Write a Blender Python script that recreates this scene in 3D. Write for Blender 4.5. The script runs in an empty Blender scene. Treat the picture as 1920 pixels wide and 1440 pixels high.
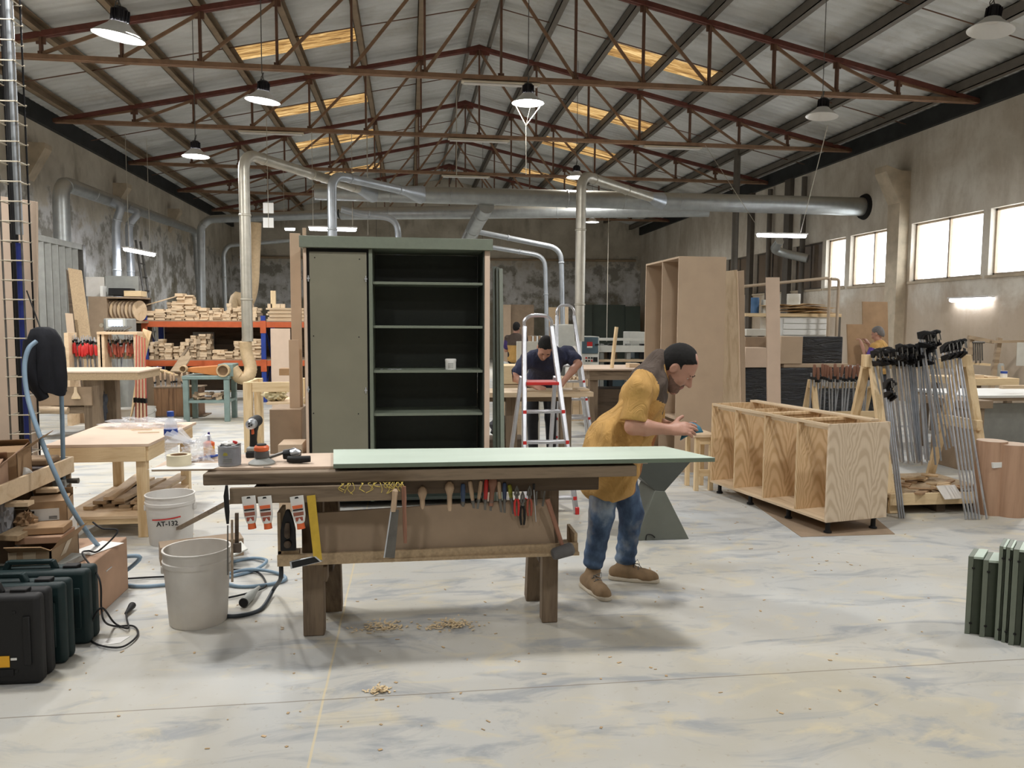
import bpy, math, random
import numpy as np
from mathutils import Vector, Matrix, Euler
random.seed(7)
SC = bpy.context.scene
COL = SC.collection
PI = math.pi

# ---------------------------------------------------------------- camera, sky, exposure
H, FPX = 1.6, 1442.0
YAW, PITCH, ROLL = math.radians(7.6), math.radians(4.6), 0.0055
_F = Vector((math.sin(YAW)*math.cos(PITCH), math.cos(YAW)*math.cos(PITCH), -math.sin(PITCH)))
_r = Vector((math.cos(YAW), -math.sin(YAW), 0.0)); _u = _r.cross(_F)
_R = math.cos(ROLL)*_r + math.sin(ROLL)*_u
_U = -math.sin(ROLL)*_r + math.cos(ROLL)*_u
cam_data = bpy.data.cameras.new('camera')
cam = bpy.data.objects.new('camera', cam_data); COL.objects.link(cam)
cam_data.sensor_fit = 'HORIZONTAL'; cam_data.sensor_width = 36.0
cam_data.lens = 36.0*FPX/1920.0
cam_data.clip_start = 0.05; cam_data.clip_end = 200
m = Matrix((_R, _U, -_F)).transposed().to_4x4(); m.translation = Vector((0, 0, H))
cam.matrix_world = m
SC.camera = cam
SC.view_settings.view_transform = 'Standard'; SC.view_settings.look = 'None'
SC.view_settings.gamma = 1.0; SC.view_settings.exposure = 0.0
SC.view_settings.use_curve_mapping = False

world = bpy.data.worlds.new('overcast_sky'); SC.world = world; world.use_nodes = True
bg = world.node_tree.nodes['Background']
bg.inputs[0].default_value = (0.93, 0.97, 1.0, 1); bg.inputs[1].default_value = 6.5

LAMP_W = 84.0      # watts of one lit high-bay lamp
TUBE_W = 34.0       # watts of one lit tube batten

def P(px, py, x=None, y=None, z=None):
    """surveyed point of the place: where the sight line through (px, py) meets the plane x=, y= or z="""
    d = _F + _R*((px-960)/FPX) - _U*((py-720)/FPX)
    if x is not None: t = x/d.x
    elif y is not None: t = y/d.y
    else: t = (z-H)/d.z
    return Vector((d.x*t, d.y*t, H+d.z*t))

# ---------------------------------------------------------------- materials
def lin(c):
    return tuple(((v/255.0)/12.92 if v/255.0 <= 0.04045 else ((v/255.0+0.055)/1.055)**2.4) for v in c)

def new_mat(name):
    m = bpy.data.materials.new(name); m.use_nodes = True
    nt = m.node_tree; b = nt.nodes['Principled BSDF']
    return m, nt, b

def coords(nt, scale=(1,1,1), rot=(0,0,0), kind='Object'):
    tc = nt.nodes.new('ShaderNodeTexCoord'); mp = nt.nodes.new('ShaderNodeMapping')
    mp.inputs['Scale'].default_value = scale; mp.inputs['Rotation'].default_value = rot
    nt.links.new(tc.outputs[kind], mp.inputs['Vector'])
    return mp.outputs['Vector']

def noise(nt, vec, scale, detail=4, rough=0.55, dist=0.0):
    n = nt.nodes.new('ShaderNodeTexNoise')
    n.inputs['Scale'].default_value = scale; n.inputs['Detail'].default_value = detail
    n.inputs['Roughness'].default_value = rough; n.inputs['Distortion'].default_value = dist
    nt.links.new(vec, n.inputs['Vector'])
    return n.outputs['Fac']

def ramp(nt, fac, stops):
    r = nt.nodes.new('ShaderNodeValToRGB'); e = r.color_ramp.elements
    while len(e) < len(stops): e.new(0.5)
    for el, (p, c) in zip(e, stops):
        el.position = p; el.color = (*c, 1) if len(c) == 3 else c
    nt.links.new(fac, r.inputs['Fac'])
    return r.outputs['Color']

def mix(nt, fac, a, b, mode='MIX'):
    n = nt.nodes.new('ShaderNodeMix'); n.data_type = 'RGBA'; n.blend_type = mode
    for s, v in ((0, fac), (6, a), (7, b)):
        if isinstance(v, (int, float)): n.inputs[s].default_value = v
        elif isinstance(v, tuple): n.inputs[s].default_value = (*v, 1) if len(v) == 3 else v
        else: nt.links.new(v, n.inputs[s])
    return n.outputs[2]

def bump(nt, b, h, strength=0.3, dist=0.01):
    n = nt.nodes.new('ShaderNodeBump'); n.inputs['Strength'].default_value = strength
    n.inputs['Distance'].default_value = dist
    nt.links.new(h, n.inputs['Height']); nt.links.new(n.outputs['Normal'], b.inputs['Normal'])

def math_node(nt, op, a, b=None):
    n = nt.nodes.new('ShaderNodeMath'); n.operation = op
    for i, v in enumerate((a, b)):
        if v is None: continue
        if isinstance(v, (int, float)): n.inputs[i].default_value = v
        else: nt.links.new(v, n.inputs[i])
    return n.outputs[0]

def plain(name, rgb, rough=0.55, metal=0.0, var=0.12, scale=9.0, stretch=(1,1,1), bmp=0.0, dust=0.0):
    """one colour with a little procedural wear; dust = share of pale sawdust film"""
    m, nt, b = new_mat(name)
    c = lin(rgb); v = coords(nt, stretch)
    f = noise(nt, v, scale)
    lo = tuple(max(0, x*(1-var)) for x in c); hi = tuple(min(1, x*(1+var)) for x in c)
    colr = ramp(nt, f, [(0.3, lo), (0.7, hi)])
    if dust:
        f2 = noise(nt, v, scale*0.35, 6, 0.7)
        msk = ramp(nt, f2, [(0.42, (0,0,0)), (0.68, (dust,)*3)])
        colr = mix(nt, msk, colr, lin((196, 178, 146)))
    nt.links.new(colr, b.inputs['Base Color'])
    b.inputs['Roughness'].default_value = rough; b.inputs['Metallic'].default_value = metal
    if bmp: bump(nt, b, noise(nt, v, scale*3), bmp)
    return m

def wood(name, light, dark, axis=0, ring=14.0, rough=0.6, contrast=1.0, dist=3.0):
    """straight timber with grain running along the object axis"""
    m, nt, b = new_mat(name)
    s = [1.0, 1.0, 1.0]; s[axis] = 0.09
    v = coords(nt, tuple(s))
    f = noise(nt, v, ring, 5, 0.6, 0.6)
    g = noise(nt, v, ring*7, 3, 0.5)
    a, d = lin(light), lin(dark)
    c = ramp(nt, f, [(0.3, d), (0.5, a), (0.75, tuple(min(1, x*1.06) for x in a))])
    c = mix(nt, ramp(nt, g, [(0.5, (0,0,0)), (0.75, (0.35*contrast,)*3)]), c, d)
    nt.links.new(c, b.inputs['Base Color']); b.inputs['Roughness'].default_value = rough
    bump(nt, b, g, 0.12, 0.004)
    return m

def oak(name, light, dark, vert=2):
    """crown cut veneer: nested arches rising along z, repeated every leaf of 0.3 m"""
    m, nt, b = new_mat(name)
    v = coords(nt); sep = nt.nodes.new('ShaderNodeSeparateXYZ'); nt.links.new(v, sep.inputs[0])
    wob = math_node(nt, 'MULTIPLY', math_node(nt, 'SUBTRACT', noise(nt, coords(nt, (1,1,.5)), 5.0, 3), 0.5), 0.16)
    s_ = math_node(nt, 'ADD', math_node(nt, 'ADD', sep.outputs['X'], sep.outputs['Y']), wob)
    s_ = math_node(nt, 'SUBTRACT', math_node(nt, 'PINGPONG', math_node(nt, 'ADD', s_, 10.02), 0.24), 0.10)
    f = math_node(nt, 'ADD', math_node(nt, 'MULTIPLY', math_node(nt, 'MULTIPLY', s_, s_), 16.0), math_node(nt, 'ADD', math_node(nt, 'MULTIPLY', sep.outputs['Z'], 0.55), math_node(nt, 'MULTIPLY', wob, 0.5)))
    w = math_node(nt, 'SINE', math_node(nt, 'MULTIPLY', f, 85.0))
    g = noise(nt, coords(nt, (60, 60, 1.4)), 3.0, 3)
    a, d = lin(light), lin(dark)
    c = ramp(nt, math_node(nt, 'ADD', math_node(nt, 'MULTIPLY', w, 0.5), 0.5), [(0.10, d), (0.55, a), (1.0, tuple(min(1, x*1.05) for x in a))])
    c = mix(nt, ramp(nt, g, [(0.45, (0,0,0)), (0.7, (0.30,)*3)]), c, d)
    nt.links.new(c, b.inputs['Base Color']); b.inputs['Roughness'].default_value = 0.55
    return m

def film_wrap():
    m, nt, b = new_mat('black_stretch_film'); v = coords(nt, (1.2,1.2,9), (.25,.2,0)); f = noise(nt, v, 3.0, 5, .6, 1.0)
    nt.links.new(ramp(nt, f, [(.4, lin((16,17,20))), (.7, lin((40,43,50)))]), b.inputs['Base Color'])
    b.inputs['Roughness'].default_value = .18; bump(nt, b, f, 1.0, .05)
    return m

def denim():
    m, nt, b = new_mat('washed_denim'); v = coords(nt, (1,1,.6)); f = noise(nt, v, 6.0, 5, .6)
    c = ramp(nt, f, [(.36, lin((44,60,86))), (.52, lin((78,100,130))), (.64, lin((138,154,172)))])
    c = mix(nt, ramp(nt, noise(nt, coords(nt), 3.5, 4, .6), [(.52,(0,0,0)),(.68,(.5,)*3)]), c, lin((168,160,142)))
    nt.links.new(c, b.inputs['Base Color']); b.inputs['Roughness'].default_value = .9; bump(nt, b, noise(nt, v, 30), .25)
    return m

def cloth(name, rgb):
    m, nt, b = new_mat(name); c = lin(rgb); v = coords(nt, (1,1,.55), (.5,.3,.2))
    f = noise(nt, v, 9, 4, .55, 1.2)
    nt.links.new(ramp(nt, f, [(.3, tuple(x*.9 for x in c)), (.7, tuple(min(1,x*1.06) for x in c))]), b.inputs['Base Color'])
    b.inputs['Roughness'].default_value = .92; bump(nt, b, f, .9, .035)
    return m

def emitter(name, rgb, strength):
    m, nt, b = new_mat(name)
    b.inputs['Base Color'].default_value = (*rgb, 1)
    b.inputs['Emission Color'].default_value = (*rgb, 1); b.inputs['Emission Strength'].default_value = strength
    return m

def clear(name, rgb=(1,1,1), alpha=0.25, rough=0.1):
    """thin clear film or glass: see-through with a gloss of its own"""
    m, nt, b = new_mat(name)
    b.inputs['Base Color'].default_value = (*rgb, 1); b.inputs['Roughness'].default_value = rough
    b.inputs['Alpha'].default_value = alpha
    return m

def galvanised(name, rgb=(168,172,172), dust=0.35):
    m, nt, b = new_mat(name)
    v = coords(nt); f = noise(nt, v, 6, 3); c = lin(rgb)
    col = ramp(nt, f, [(0.3, tuple(x*0.8 for x in c)), (0.7, c)])
    # sawdust lies on the upward faces
    geo = nt.nodes.new('ShaderNodeNewGeometry'); sep = nt.nodes.new('ShaderNodeSeparateXYZ')
    nt.links.new(geo.outputs['Normal'], sep.inputs[0])
    up = math_node(nt, 'ADD', sep.outputs['Z'], math_node(nt, 'MULTIPLY', noise(nt, v, 14, 4), 0.5))
    msk = ramp(nt, up, [(0.25, (0,0,0)), (0.7, (1,1,1))])
    col = mix(nt, math_node(nt, 'MULTIPLY', msk, dust*2), col, lin((158,148,128)))
    nt.links.new(col, b.inputs['Base Color'])
    met = math_node(nt, 'SUBTRACT', 0.75, math_node(nt, 'MULTIPLY', msk, 0.75))
    nt.links.new(met, b.inputs['Metallic'])
    b.inputs['Roughness'].default_value = 0.42
    return m

M = {}
M['mdf'] = plain('mdf_board', (186,164,140), 0.75, 0, 0.05, 5)
M['mdf_pink'] = plain('mdf_fresh', (210,188,168), 0.8, 0, 0.05, 5)
M['mdf_dark'] = plain('mdf_old', (148,128,106), 0.75, 0, 0.12, 6)
M['chip'] = plain('chipboard', (168,146,116), 0.8, 0, 0.18, 60)
M['ply'] = wood('birch_plywood', (216,192,160), (196,168,132), 0, 10)
M['pine_x'] = wood('pine_along_x', (222,198,158), (194,162,116), 0, 16)
M['pine_y'] = wood('pine_along_y', (222,198,158), (194,162,116), 1, 16)
M['pine_z'] = wood('pine_along_z', (222,198,158), (194,162,116), 2, 16)
M['beige_x'] = wood('beech_along_x', (214,192,162), (186,160,126), 0, 14)
M['beige_y'] = wood('beech_along_y', (214,192,162), (186,160,126), 1, 14)
M['beige_z'] = wood('beech_along_z', (214,192,162), (186,160,126), 2, 14)
M['grey_wood'] = wood('weathered_timber', (172,152,126), (128,108,84), 0, 12)
M['old_x'] = wood('worn_bench_timber_x', (134,117,97), (84,70,56), 0, 12, 0.8)
M['old_z'] = wood('worn_bench_timber_z', (128,111,92), (82,68,54), 2, 12, 0.8)
M['old_dark'] = wood('dark_bench_beam', (96,82,68), (58,48,40), 0, 12, 0.85)
M['walnut_z'] = wood('walnut_boards', (146,112,82), (92,66,46), 2, 12)
M['oak'] = oak('oak_veneer', (216,188,150), (200,168,126))
M['oak_pale'] = oak('oak_veneer_pale', (210,192,168), (194,173,147))
M['green'] = plain('green_grey_paint', (112,120,106), 0.45, 0, 0.05, 30)
M['green_door'] = plain('olive_grey_panel', (124,122,106), 0.32, 0, 0.07, 3)
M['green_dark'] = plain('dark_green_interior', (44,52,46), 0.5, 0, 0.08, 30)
M['green_deep'] = plain('deep_green_panel', (58,66,52), 0.5, 0, 0.08, 30)
M['mint'] = plain('mint_sanded_board', (190,204,190), 0.5, 0, 0.06, 3, (0.4,2,1))
M['mint_edge'] = plain('mint_board_edge', (112,126,110), 0.5, 0, 0.06, 9)
M['black'] = plain('black_plastic', (13,13,15), 0.65, 0, 0.15, 20)
M['black_steel'] = plain('black_steel', (34,34,36), 0.4, 0.6, 0.2, 20)
M['rubber'] = plain('black_rubber', (20,20,22), 0.7)
M['steel'] = plain('bright_steel', (200,204,210), 0.3, 0.65, 0.1, 14)
M['steel_bar'] = plain('clamp_bar_steel', (168,174,182), 0.35, 0.5, 0.12, 8)
M['steel_dull'] = plain('dull_steel', (112,110,106), 0.5, 0.7, 0.2, 14)
M['alu'] = plain('aluminium', (206,208,214), 0.32, 0.85, 0.06, 20)
M['galv'] = galvanised('galvanised_duct')
M['galv_clean'] = galvanised('galvanised_pipe', (176,182,188), 0.12)
M['pvc'] = galvanised('dusty_pipe', (196,192,180), 0.3)
M['flex'] = plain('flexible_hose_beige', (188,164,128), 0.6, 0, 0.1, 20)
M['rust'] = plain('red_oxide_paint', (104,58,48), 0.6, 0.1, 0.25, 7)
M['rust_dusty'] = plain('dusty_red_oxide', (138,108,84), 0.75, 0, 0.2, 6)
M['rust_web'] = plain('dusty_brown_web', (104,74,58), 0.7, 0, 0.25, 6)
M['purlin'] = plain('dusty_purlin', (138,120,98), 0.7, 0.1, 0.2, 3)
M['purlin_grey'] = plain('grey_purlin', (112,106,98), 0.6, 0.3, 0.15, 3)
M['dark_beam'] = plain('dark_eave_steel', (46,48,48), 0.7, 0.2, 0.3, 3)
M['white'] = plain('white_lacquer', (226,226,222), 0.4, 0, 0.03, 6)
M['white_plastic'] = plain('white_plastic', (214,212,208), 0.45, 0, 0.05, 6)
M['white_dusty'] = plain('dusty_white_plastic', (214,210,204), 0.6, 0, 0.07, 7, dust=0.22)
M['paper'] = plain('paper', (228,226,222), 0.8, 0, 0.04, 12)
M['card'] = plain('cardboard', (160,130,98), 0.85, 0, 0.12, 5)
M['card_dark'] = plain('cardboard_dusty', (136,112,86), 0.85, 0, 0.14, 5, dust=0.25)
M['card_in'] = plain('cardboard_pinkish', (168,136,112), 0.85, 0, 0.1, 5)
M['tape'] = plain('masking_tape', (222,212,184), 0.7, 0, 0.04, 12)
M['tape_clear'] = plain('packing_tape', (176,160,136), 0.3, 0, 0.06, 8)
M['orange'] = plain('orange_rack_paint', (190,92,52), 0.5, 0.1, 0.12, 6)
M['orange_plastic'] = plain('orange_plastic', (224,108,62), 0.4)
M['blue_rack'] = plain('blue_rack_paint', (38,62,142), 0.45, 0.1, 0.12, 6)
M['blue'] = plain('blue_plastic', (40,74,160), 0.35)
M['blue_pipe'] = plain('blue_pipe', (34,48,120), 0.4)
M['blue_hose'] = plain('blue_air_hose', (124,148,168), 0.5, 0, 0.08, 10)
M['red'] = plain('red_paint', (196,46,44), 0.4, 0, 0.08, 10)
M['red_dark'] = plain('worn_red_handle', (158,78,60), 0.55, 0, 0.15, 10)
M['handle'] = wood('tool_handle_wood', (200,174,146), (160,132,104), 2, 20)
M['handle_red'] = wood('reddish_handle_wood', (146,104,84), (108,74,58), 2, 20)
M['teal'] = plain('teal_case', (14,40,42), 0.6, 0, 0.1, 12)
M['dark_hose'] = plain('dark_hose', (46,54,62), 0.5)
M['red_bar'] = plain('red_clamp_bar', (178,92,76), 0.5, 0, 0.1, 8)
M['orange_cover'] = plain('dusty_orange_cover', (190,122,66), 0.6, 0, 0.1, 5)
M['tube_dim'] = emitter('tube_diffuser_wall', (0.92, 0.93, 1.0), 7.0)
M['teal_machine'] = plain('teal_machine_paint', (122,142,138), 0.5, 0, 0.12, 8)
M['slate'] = plain('slate_blue_paint', (76,96,106), 0.45, 0, 0.06, 10)
M['machine_white'] = plain('machine_off_white', (206,206,198), 0.45, 0, 0.06, 8)
M['machine_grey'] = plain('machine_grey', (148,150,146), 0.5, 0, 0.1, 8)
M['yellow'] = plain('yellow_rule', (206,172,56), 0.5, 0, 0.1, 20)
M['label_yellow'] = plain('yellow_label', (232,172,40), 0.6, 0, 0.05, 20)
M['foil'] = film_wrap()
M['jacket'] = plain('black_cloth', (18,20,28), 0.9, 0, 0.2, 14, bmp=0.2)
M['denim'] = denim()
M['denim_dark'] = plain('charcoal_jeans', (50,52,58), 0.85, 0, 0.2, 9, bmp=0.2)
M['navy'] = cloth('navy_cotton', (50,54,78))
M['mustard'] = cloth('mustard_work_cotton', (192,151,88))
M['brown_cloth'] = cloth('dark_brown_cotton', (80,68,60))
M['rust_trim'] = plain('rust_brown_placket', (150,90,42), 0.8)
M['skin'] = plain('skin', (180,134,114), 0.5, 0, 0.06, 12)
M['skin_dusty'] = plain('skin_forearm', (188,146,130), 0.55, 0, 0.07, 10)
M['hair'] = plain('black_hair', (18,16,15), 0.95, 0, 0.3, 60)
M['hair_grey'] = plain('grey_hair', (104,100,98), 0.7, 0, 0.2, 60, bmp=0.3)
M['beard'] = plain('short_beard', (116,88,76), 0.8, 0, 0.2, 70)
M['eye'] = plain('eye_white', (220,214,206), 0.3)
M['iris'] = plain('dark_iris', (40,28,22), 0.2)
M['lip'] = plain('lip', (160,98,88), 0.5)
M['shoe'] = plain('tan_suede', (136,112,84), 0.85, 0, 0.2, 16)
M['sole'] = plain('pale_sole', (196,186,168), 0.7)
M['teal_sand'] = plain('blue_sanding_pad', (52,108,130), 0.8)
M['film'] = clear('clear_plastic_film', (0.93, 0.95, 1.0), 0.28, 0.12)
M['bottle'] = clear('clear_bottle', (0.86, 0.92, 1.0), 0.30, 0.08)
M['lamp_on'] = emitter('lamp_diffuser_lit', (0.97, 0.98, 1.0), 26.0)
M['tube_on'] = emitter('tube_diffuser_lit', (0.92, 0.93, 1.0), 20.0)
M['screen'] = emitter('lit_screen', (0.55, 0.72, 0.98), 1.3)
M['reflector'] = plain('white_reflector', (226,226,224), 0.35, 0, 0.03)
M['lamp_body'] = plain('lamp_heatsink', (46,44,48), 0.4, 0.4)
M['batten'] = plain('cream_batten', (206,196,176), 0.5, 0, 0.06, 5)
M['cable'] = plain('pale_cable', (190,184,170), 0.6)
M['sawdust'] = plain('sawdust', (216,194,156), 0.9, 0, 0.2, 30)
M['veneer'] = plain('veneer_offcuts', (192,164,126), 0.8, 0, 0.25, 9)
M['blue_drum'] = plain('blue_drum', (58,96,138), 0.5)
M['plaster'] = plain('column_plaster', (186,172,150), 0.85, 0, 0.18, 4)
M['black_hole'] = plain('pipe_inside', (26,24,22), 0.9)
M['shutter'] = plain('brown_window_board', (112,98,84), 0.35, 0, 0.2, 2)
M['frame'] = plain('window_frame_paint', (178,160,138), 0.6, 0, 0.1, 5)
M['frame_dark'] = plain('dark_window_frame', (92,86,78), 0.6, 0, 0.15, 5)
# ---------------------------------------------------------------- geometry helpers
WM = {}
class MB:
    """collects boxes, bars, tubes, lathed and extruded shapes and links them as ONE mesh object"""
    def __init__(s, local=False):
        s.v = []; s.f = []; s.m = []; s.local = local
    def add(s, vs, fs, mi=0):
        o = len(s.v); s.v += [Vector(a) for a in vs]
        s.f += [tuple(i+o for i in f) for f in fs]; s.m += [mi]*len(fs)
        return s
    def box(s, a, b, mi=0, T=None):
        x0, y0, z0 = a; x1, y1, z1 = b
        vs = [Vector(q) for q in ((x0,y0,z0),(x1,y0,z0),(x1,y1,z0),(x0,y1,z0),(x0,y0,z1),(x1,y0,z1),(x1,y1,z1),(x0,y1,z1))]
        if T is not None: vs = [T @ q for q in vs]
        return s.add(vs, [(0,3,2,1),(4,5,6,7),(0,1,5,4),(1,2,6,5),(2,3,7,6),(3,0,4,7)], mi)
    def cbox(s, c, size, rot=(0,0,0), mi=0):
        T = Matrix.Translation(Vector(c)) @ Euler(rot).to_matrix().to_4x4()
        h = [q/2 for q in size]
        return s.box((-h[0],-h[1],-h[2]), h, mi, T)
    def bar(s, a, b, w, h, up=(0,0,1), mi=0):
        a, b = Vector(a), Vector(b); d = (b-a); L = d.length; d.normalize()
        up = Vector(up)
        if abs(d.dot(up)) > 0.98: up = Vector((0,1,0))
        sx = d.cross(up).normalized(); sz = sx.cross(d)
        T = Matrix((sx, d, sz)).transposed().to_4x4(); T.translation = a
        return s.box((-w/2, 0, -h/2), (w/2, L, h/2), mi, T)
    def tube(s, pts, r, n=10, cap=True, mi=0, flat=1.0):
        pts = [Vector(p) for p in pts]; k = len(pts)
        rs = r if isinstance(r, (list, tuple)) else [r]*k
        o = len(s.v); ref = None
        for i, p in enumerate(pts):
            t = (pts[min(i+1, k-1)] - pts[max(i-1, 0)]).normalized()
            if ref is None:
                ref = Vector((0,0,1)) if abs(t.z) < 0.9 else Vector((1,0,0))
            u = (ref - t*ref.dot(t)).normalized(); w = t.cross(u); ref = u
            for j in range(n):
                a = 2*PI*j/n
                s.v.append(p + (u*math.cos(a)*flat + w*math.sin(a))*rs[i])
        for i in range(k-1):
            for j in range(n):
                j2 = (j+1) % n
                s.f.append((o+i*n+j, o+i*n+j2, o+(i+1)*n+j2, o+(i+1)*n+j)); s.m.append(mi)
        if cap:
            s.f.append(tuple(o+j for j in reversed(range(n)))); s.m.append(mi)
            s.f.append(tuple(o+(k-1)*n+j for j in range(n))); s.m.append(mi)
        return s
    def lathe(s, prof, n=24, T=None, mi=0):
        """prof = [(radius, z)] about z; T places it"""
        o = len(s.v); T = T or Matrix()
        for (r, z) in prof:
            for j in range(n):
                a = 2*PI*j/n
                s.v.append(T @ Vector((r*math.cos(a), r*math.sin(a), z)))
        for i in range(len(prof)-1):
            for j in range(n):
                j2 = (j+1) % n
                s.f.append((o+i*n+j, o+i*n+j2, o+(i+1)*n+j2, o+(i+1)*n+j)); s.m.append(mi)
        loop = prof[0] == prof[-1]
        if prof[0][0] > 1e-5 and not loop: s.f.append(tuple(o+j for j in reversed(range(n)))); s.m.append(mi)
        if prof[-1][0] > 1e-5 and not loop: s.f.append(tuple(o+(len(prof)-1)*n+j for j in range(n))); s.m.append(mi)
        return s
    def prism(s, pts, vec, mi=0):
        pts = [Vector(p) for p in pts]; vec = Vector(vec); n = len(pts)
        vs = pts + [p+vec for p in pts]
        fs = [tuple(reversed(range(n))), tuple(range(n, 2*n))]
        fs += [(i, (i+1) % n, n+(i+1) % n, n+i) for i in range(n)]
        return s.add(vs, fs, mi)
    def ell(s, c, r, n=12, rot=(0,0,0), mi=0, cut=None):
        c = Vector(c); E = Euler(rot).to_matrix()
        r = r if isinstance(r, (list, tuple)) else (r, r, r)
        o = len(s.v); rows = n//2+1
        for i in range(rows):
            th = PI*i/(rows-1)
            for j in range(n):
                a = 2*PI*j/n
                s.v.append(c + E @ Vector((r[0]*math.sin(th)*math.cos(a), r[1]*math.sin(th)*math.sin(a), r[2]*math.cos(th))))
        for i in range(rows-1):
            for j in range(n):
                j2 = (j+1) % n
                s.f.append((o+i*n+j, o+(i+1)*n+j, o+(i+1)*n+j2, o+i*n+j2)); s.m.append(mi)
        return s
    def build(s, name, mat, parent=None, smooth=True, bevel=0.0, seg=2, angle=35):
        me = bpy.data.meshes.new(name)
        vs = s.v
        if parent is not None:
            if not s.local:
                Wi = WM[parent.name].inverted(); vs = [Wi @ q for q in vs]
            W = Matrix()
        else:
            if s.local: W = Matrix()
            else:
                xs = [q.x for q in vs]; ys = [q.y for q in vs]; zs = [q.z for q in vs]
                c = Vector(((min(xs)+max(xs))/2, (min(ys)+max(ys))/2, min(zs)))
                vs = [q - c for q in vs]; W = Matrix.Translation(c)
        me.from_pydata([tuple(q) for q in vs], [], s.f)
        mats = mat if isinstance(mat, (list, tuple)) else [mat]
        for q in mats: me.materials.append(q)
        if len(mats) > 1: me.polygons.foreach_set('material_index', s.m)
        me.validate(); me.update()
        if smooth:
            me.polygons.foreach_set('use_smooth', [True]*len(me.polygons))
            me.set_sharp_from_angle(angle=math.radians(angle))
        o = bpy.data.objects.new(name, me); COL.objects.link(o)
        if parent is not None:
            o.parent = parent; WM[o.name] = WM[parent.name].copy()
        else:
            o.matrix_world = W; WM[o.name] = W.copy()
        if bevel:
            b = o.modifiers.new('edge', 'BEVEL'); b.width = bevel; b.segments = seg; b.limit_method = 'ANGLE'
            b.angle_limit = math.radians(40); b.harden_normals = False
        return o

def thing(name, label, cat, loc=(0,0,0), rz=0.0, group=None):
    o = bpy.data.objects.new(name, None); COL.objects.link(o)
    o.empty_display_size = 0.1
    o.location = loc; o.rotation_euler = (0, 0, rz)
    WM[o.name] = Matrix.Translation(Vector(loc)) @ Matrix.Rotation(rz, 4, 'Z')
    return tag(o, label, cat, group)

def tag(o, label, cat, group=None, kind=None):
    o['label'] = label; o['category'] = cat
    if group: o['group'] = group
    if kind: o['kind'] = kind
    return o

def struct(o, label=None):
    o['kind'] = 'structure'
    if label: o['label'] = label
    return o

def dup(root, loc, rot=None, label=None, group=None, scale=None):
    r = root.copy(); COL.objects.link(r); r.location = loc
    if rot is not None: r.rotation_euler = rot if not isinstance(rot, (int, float)) else (0, 0, rot)
    if scale: r.scale = scale
    if label: r['label'] = label
    if group: r['group'] = group
    for ch in list(root.children):
        c = ch.copy(); COL.objects.link(c); c.parent = r
        for g in list(ch.children):
            d = g.copy(); COL.objects.link(d); d.parent = c
    return r

def arc(c, a, b, n=6):
    """quarter bend through corner c from a to b (points)"""
    a, b, c = Vector(a), Vector(b), Vector(c); out = []
    for i in range(n+1):
        t = i/n
        out.append((1-t)*(1-t)*a + 2*t*(1-t)*c + t*t*b)
    return out

def bend_path(pts, r=0.25, n=6):
    pts = [Vector(p) for p in pts]; out = [pts[0]]
    for i in range(1, len(pts)-1):
        p, q, s_ = pts[i-1], pts[i], pts[i+1]
        d1 = (p-q); d2 = (s_-q); k = min(r, d1.length*0.45, d2.length*0.45)
        out += arc(q, q+d1.normalized()*k, q+d2.normalized()*k, n)
    out.append(pts[-1]); return out

def spline(pts, n=8):
    pts = [Vector(p) for p in pts]; out = []
    for i in range(len(pts)-1):
        p0 = pts[max(i-1, 0)]; p1 = pts[i]; p2 = pts[i+1]; p3 = pts[min(i+2, len(pts)-1)]
        for j in range(n):
            t = j/n
            out.append(0.5*((2*p1) + (p2-p0)*t + (2*p0-5*p1+4*p2-p3)*t*t + (3*p1-p0-3*p2+p3)*t*t*t))
    out.append(pts[-1]); return out

def box_thing(name, label, cat, a, b, mat, group=None, bevel=0.004, rz=None):
    o = MB().box(a, b).build(name, mat, None, bevel=bevel)
    if rz: o.rotation_euler = (0, 0, rz)
    return tag(o, label, cat, group)

def pxbox(p0, p1, y, depth):
    """front face of an upright box seen between two corners of its face in the plane y"""
    a = P(p0[0], p0[1], y=y); b = P(p1[0], p1[1], y=y)
    return (min(a.x, b.x), y, max(0, min(a.z, b.z))), (max(a.x, b.x), y+depth, max(a.z, b.z))

def text_mesh(txt, size, name, mat, parent, M4, depth=0.0006):
    cu = bpy.data.curves.new(name, 'FONT'); cu.body = txt; cu.size = size; cu.extrude = depth; cu.offset = size*.022
    cu.align_x = 'CENTER'; cu.align_y = 'CENTER'
    tmp = bpy.data.objects.new(name+'_src', cu); COL.objects.link(tmp)
    dg = bpy.context.evaluated_depsgraph_get(); dg.update()
    me = bpy.data.meshes.new_from_object(tmp.evaluated_get(dg))
    bpy.data.objects.remove(tmp); bpy.data.curves.remove(cu)
    me.transform(M4); me.materials.clear(); me.materials.append(mat)
    mb = MB(local=True)
    o = bpy.data.objects.new(name, me); COL.objects.link(o)
    o.parent = parent; WM[o.name] = WM[parent.name].copy()
    return o
# ================================================================ THE HALL
XL, XR, YF, YB = -7.3, 10.25, -6.0, 33.6
WT = 5.48
RX = 1.52
def roof_z(x): return 7.70 - 0.216*abs(x-RX)

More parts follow.
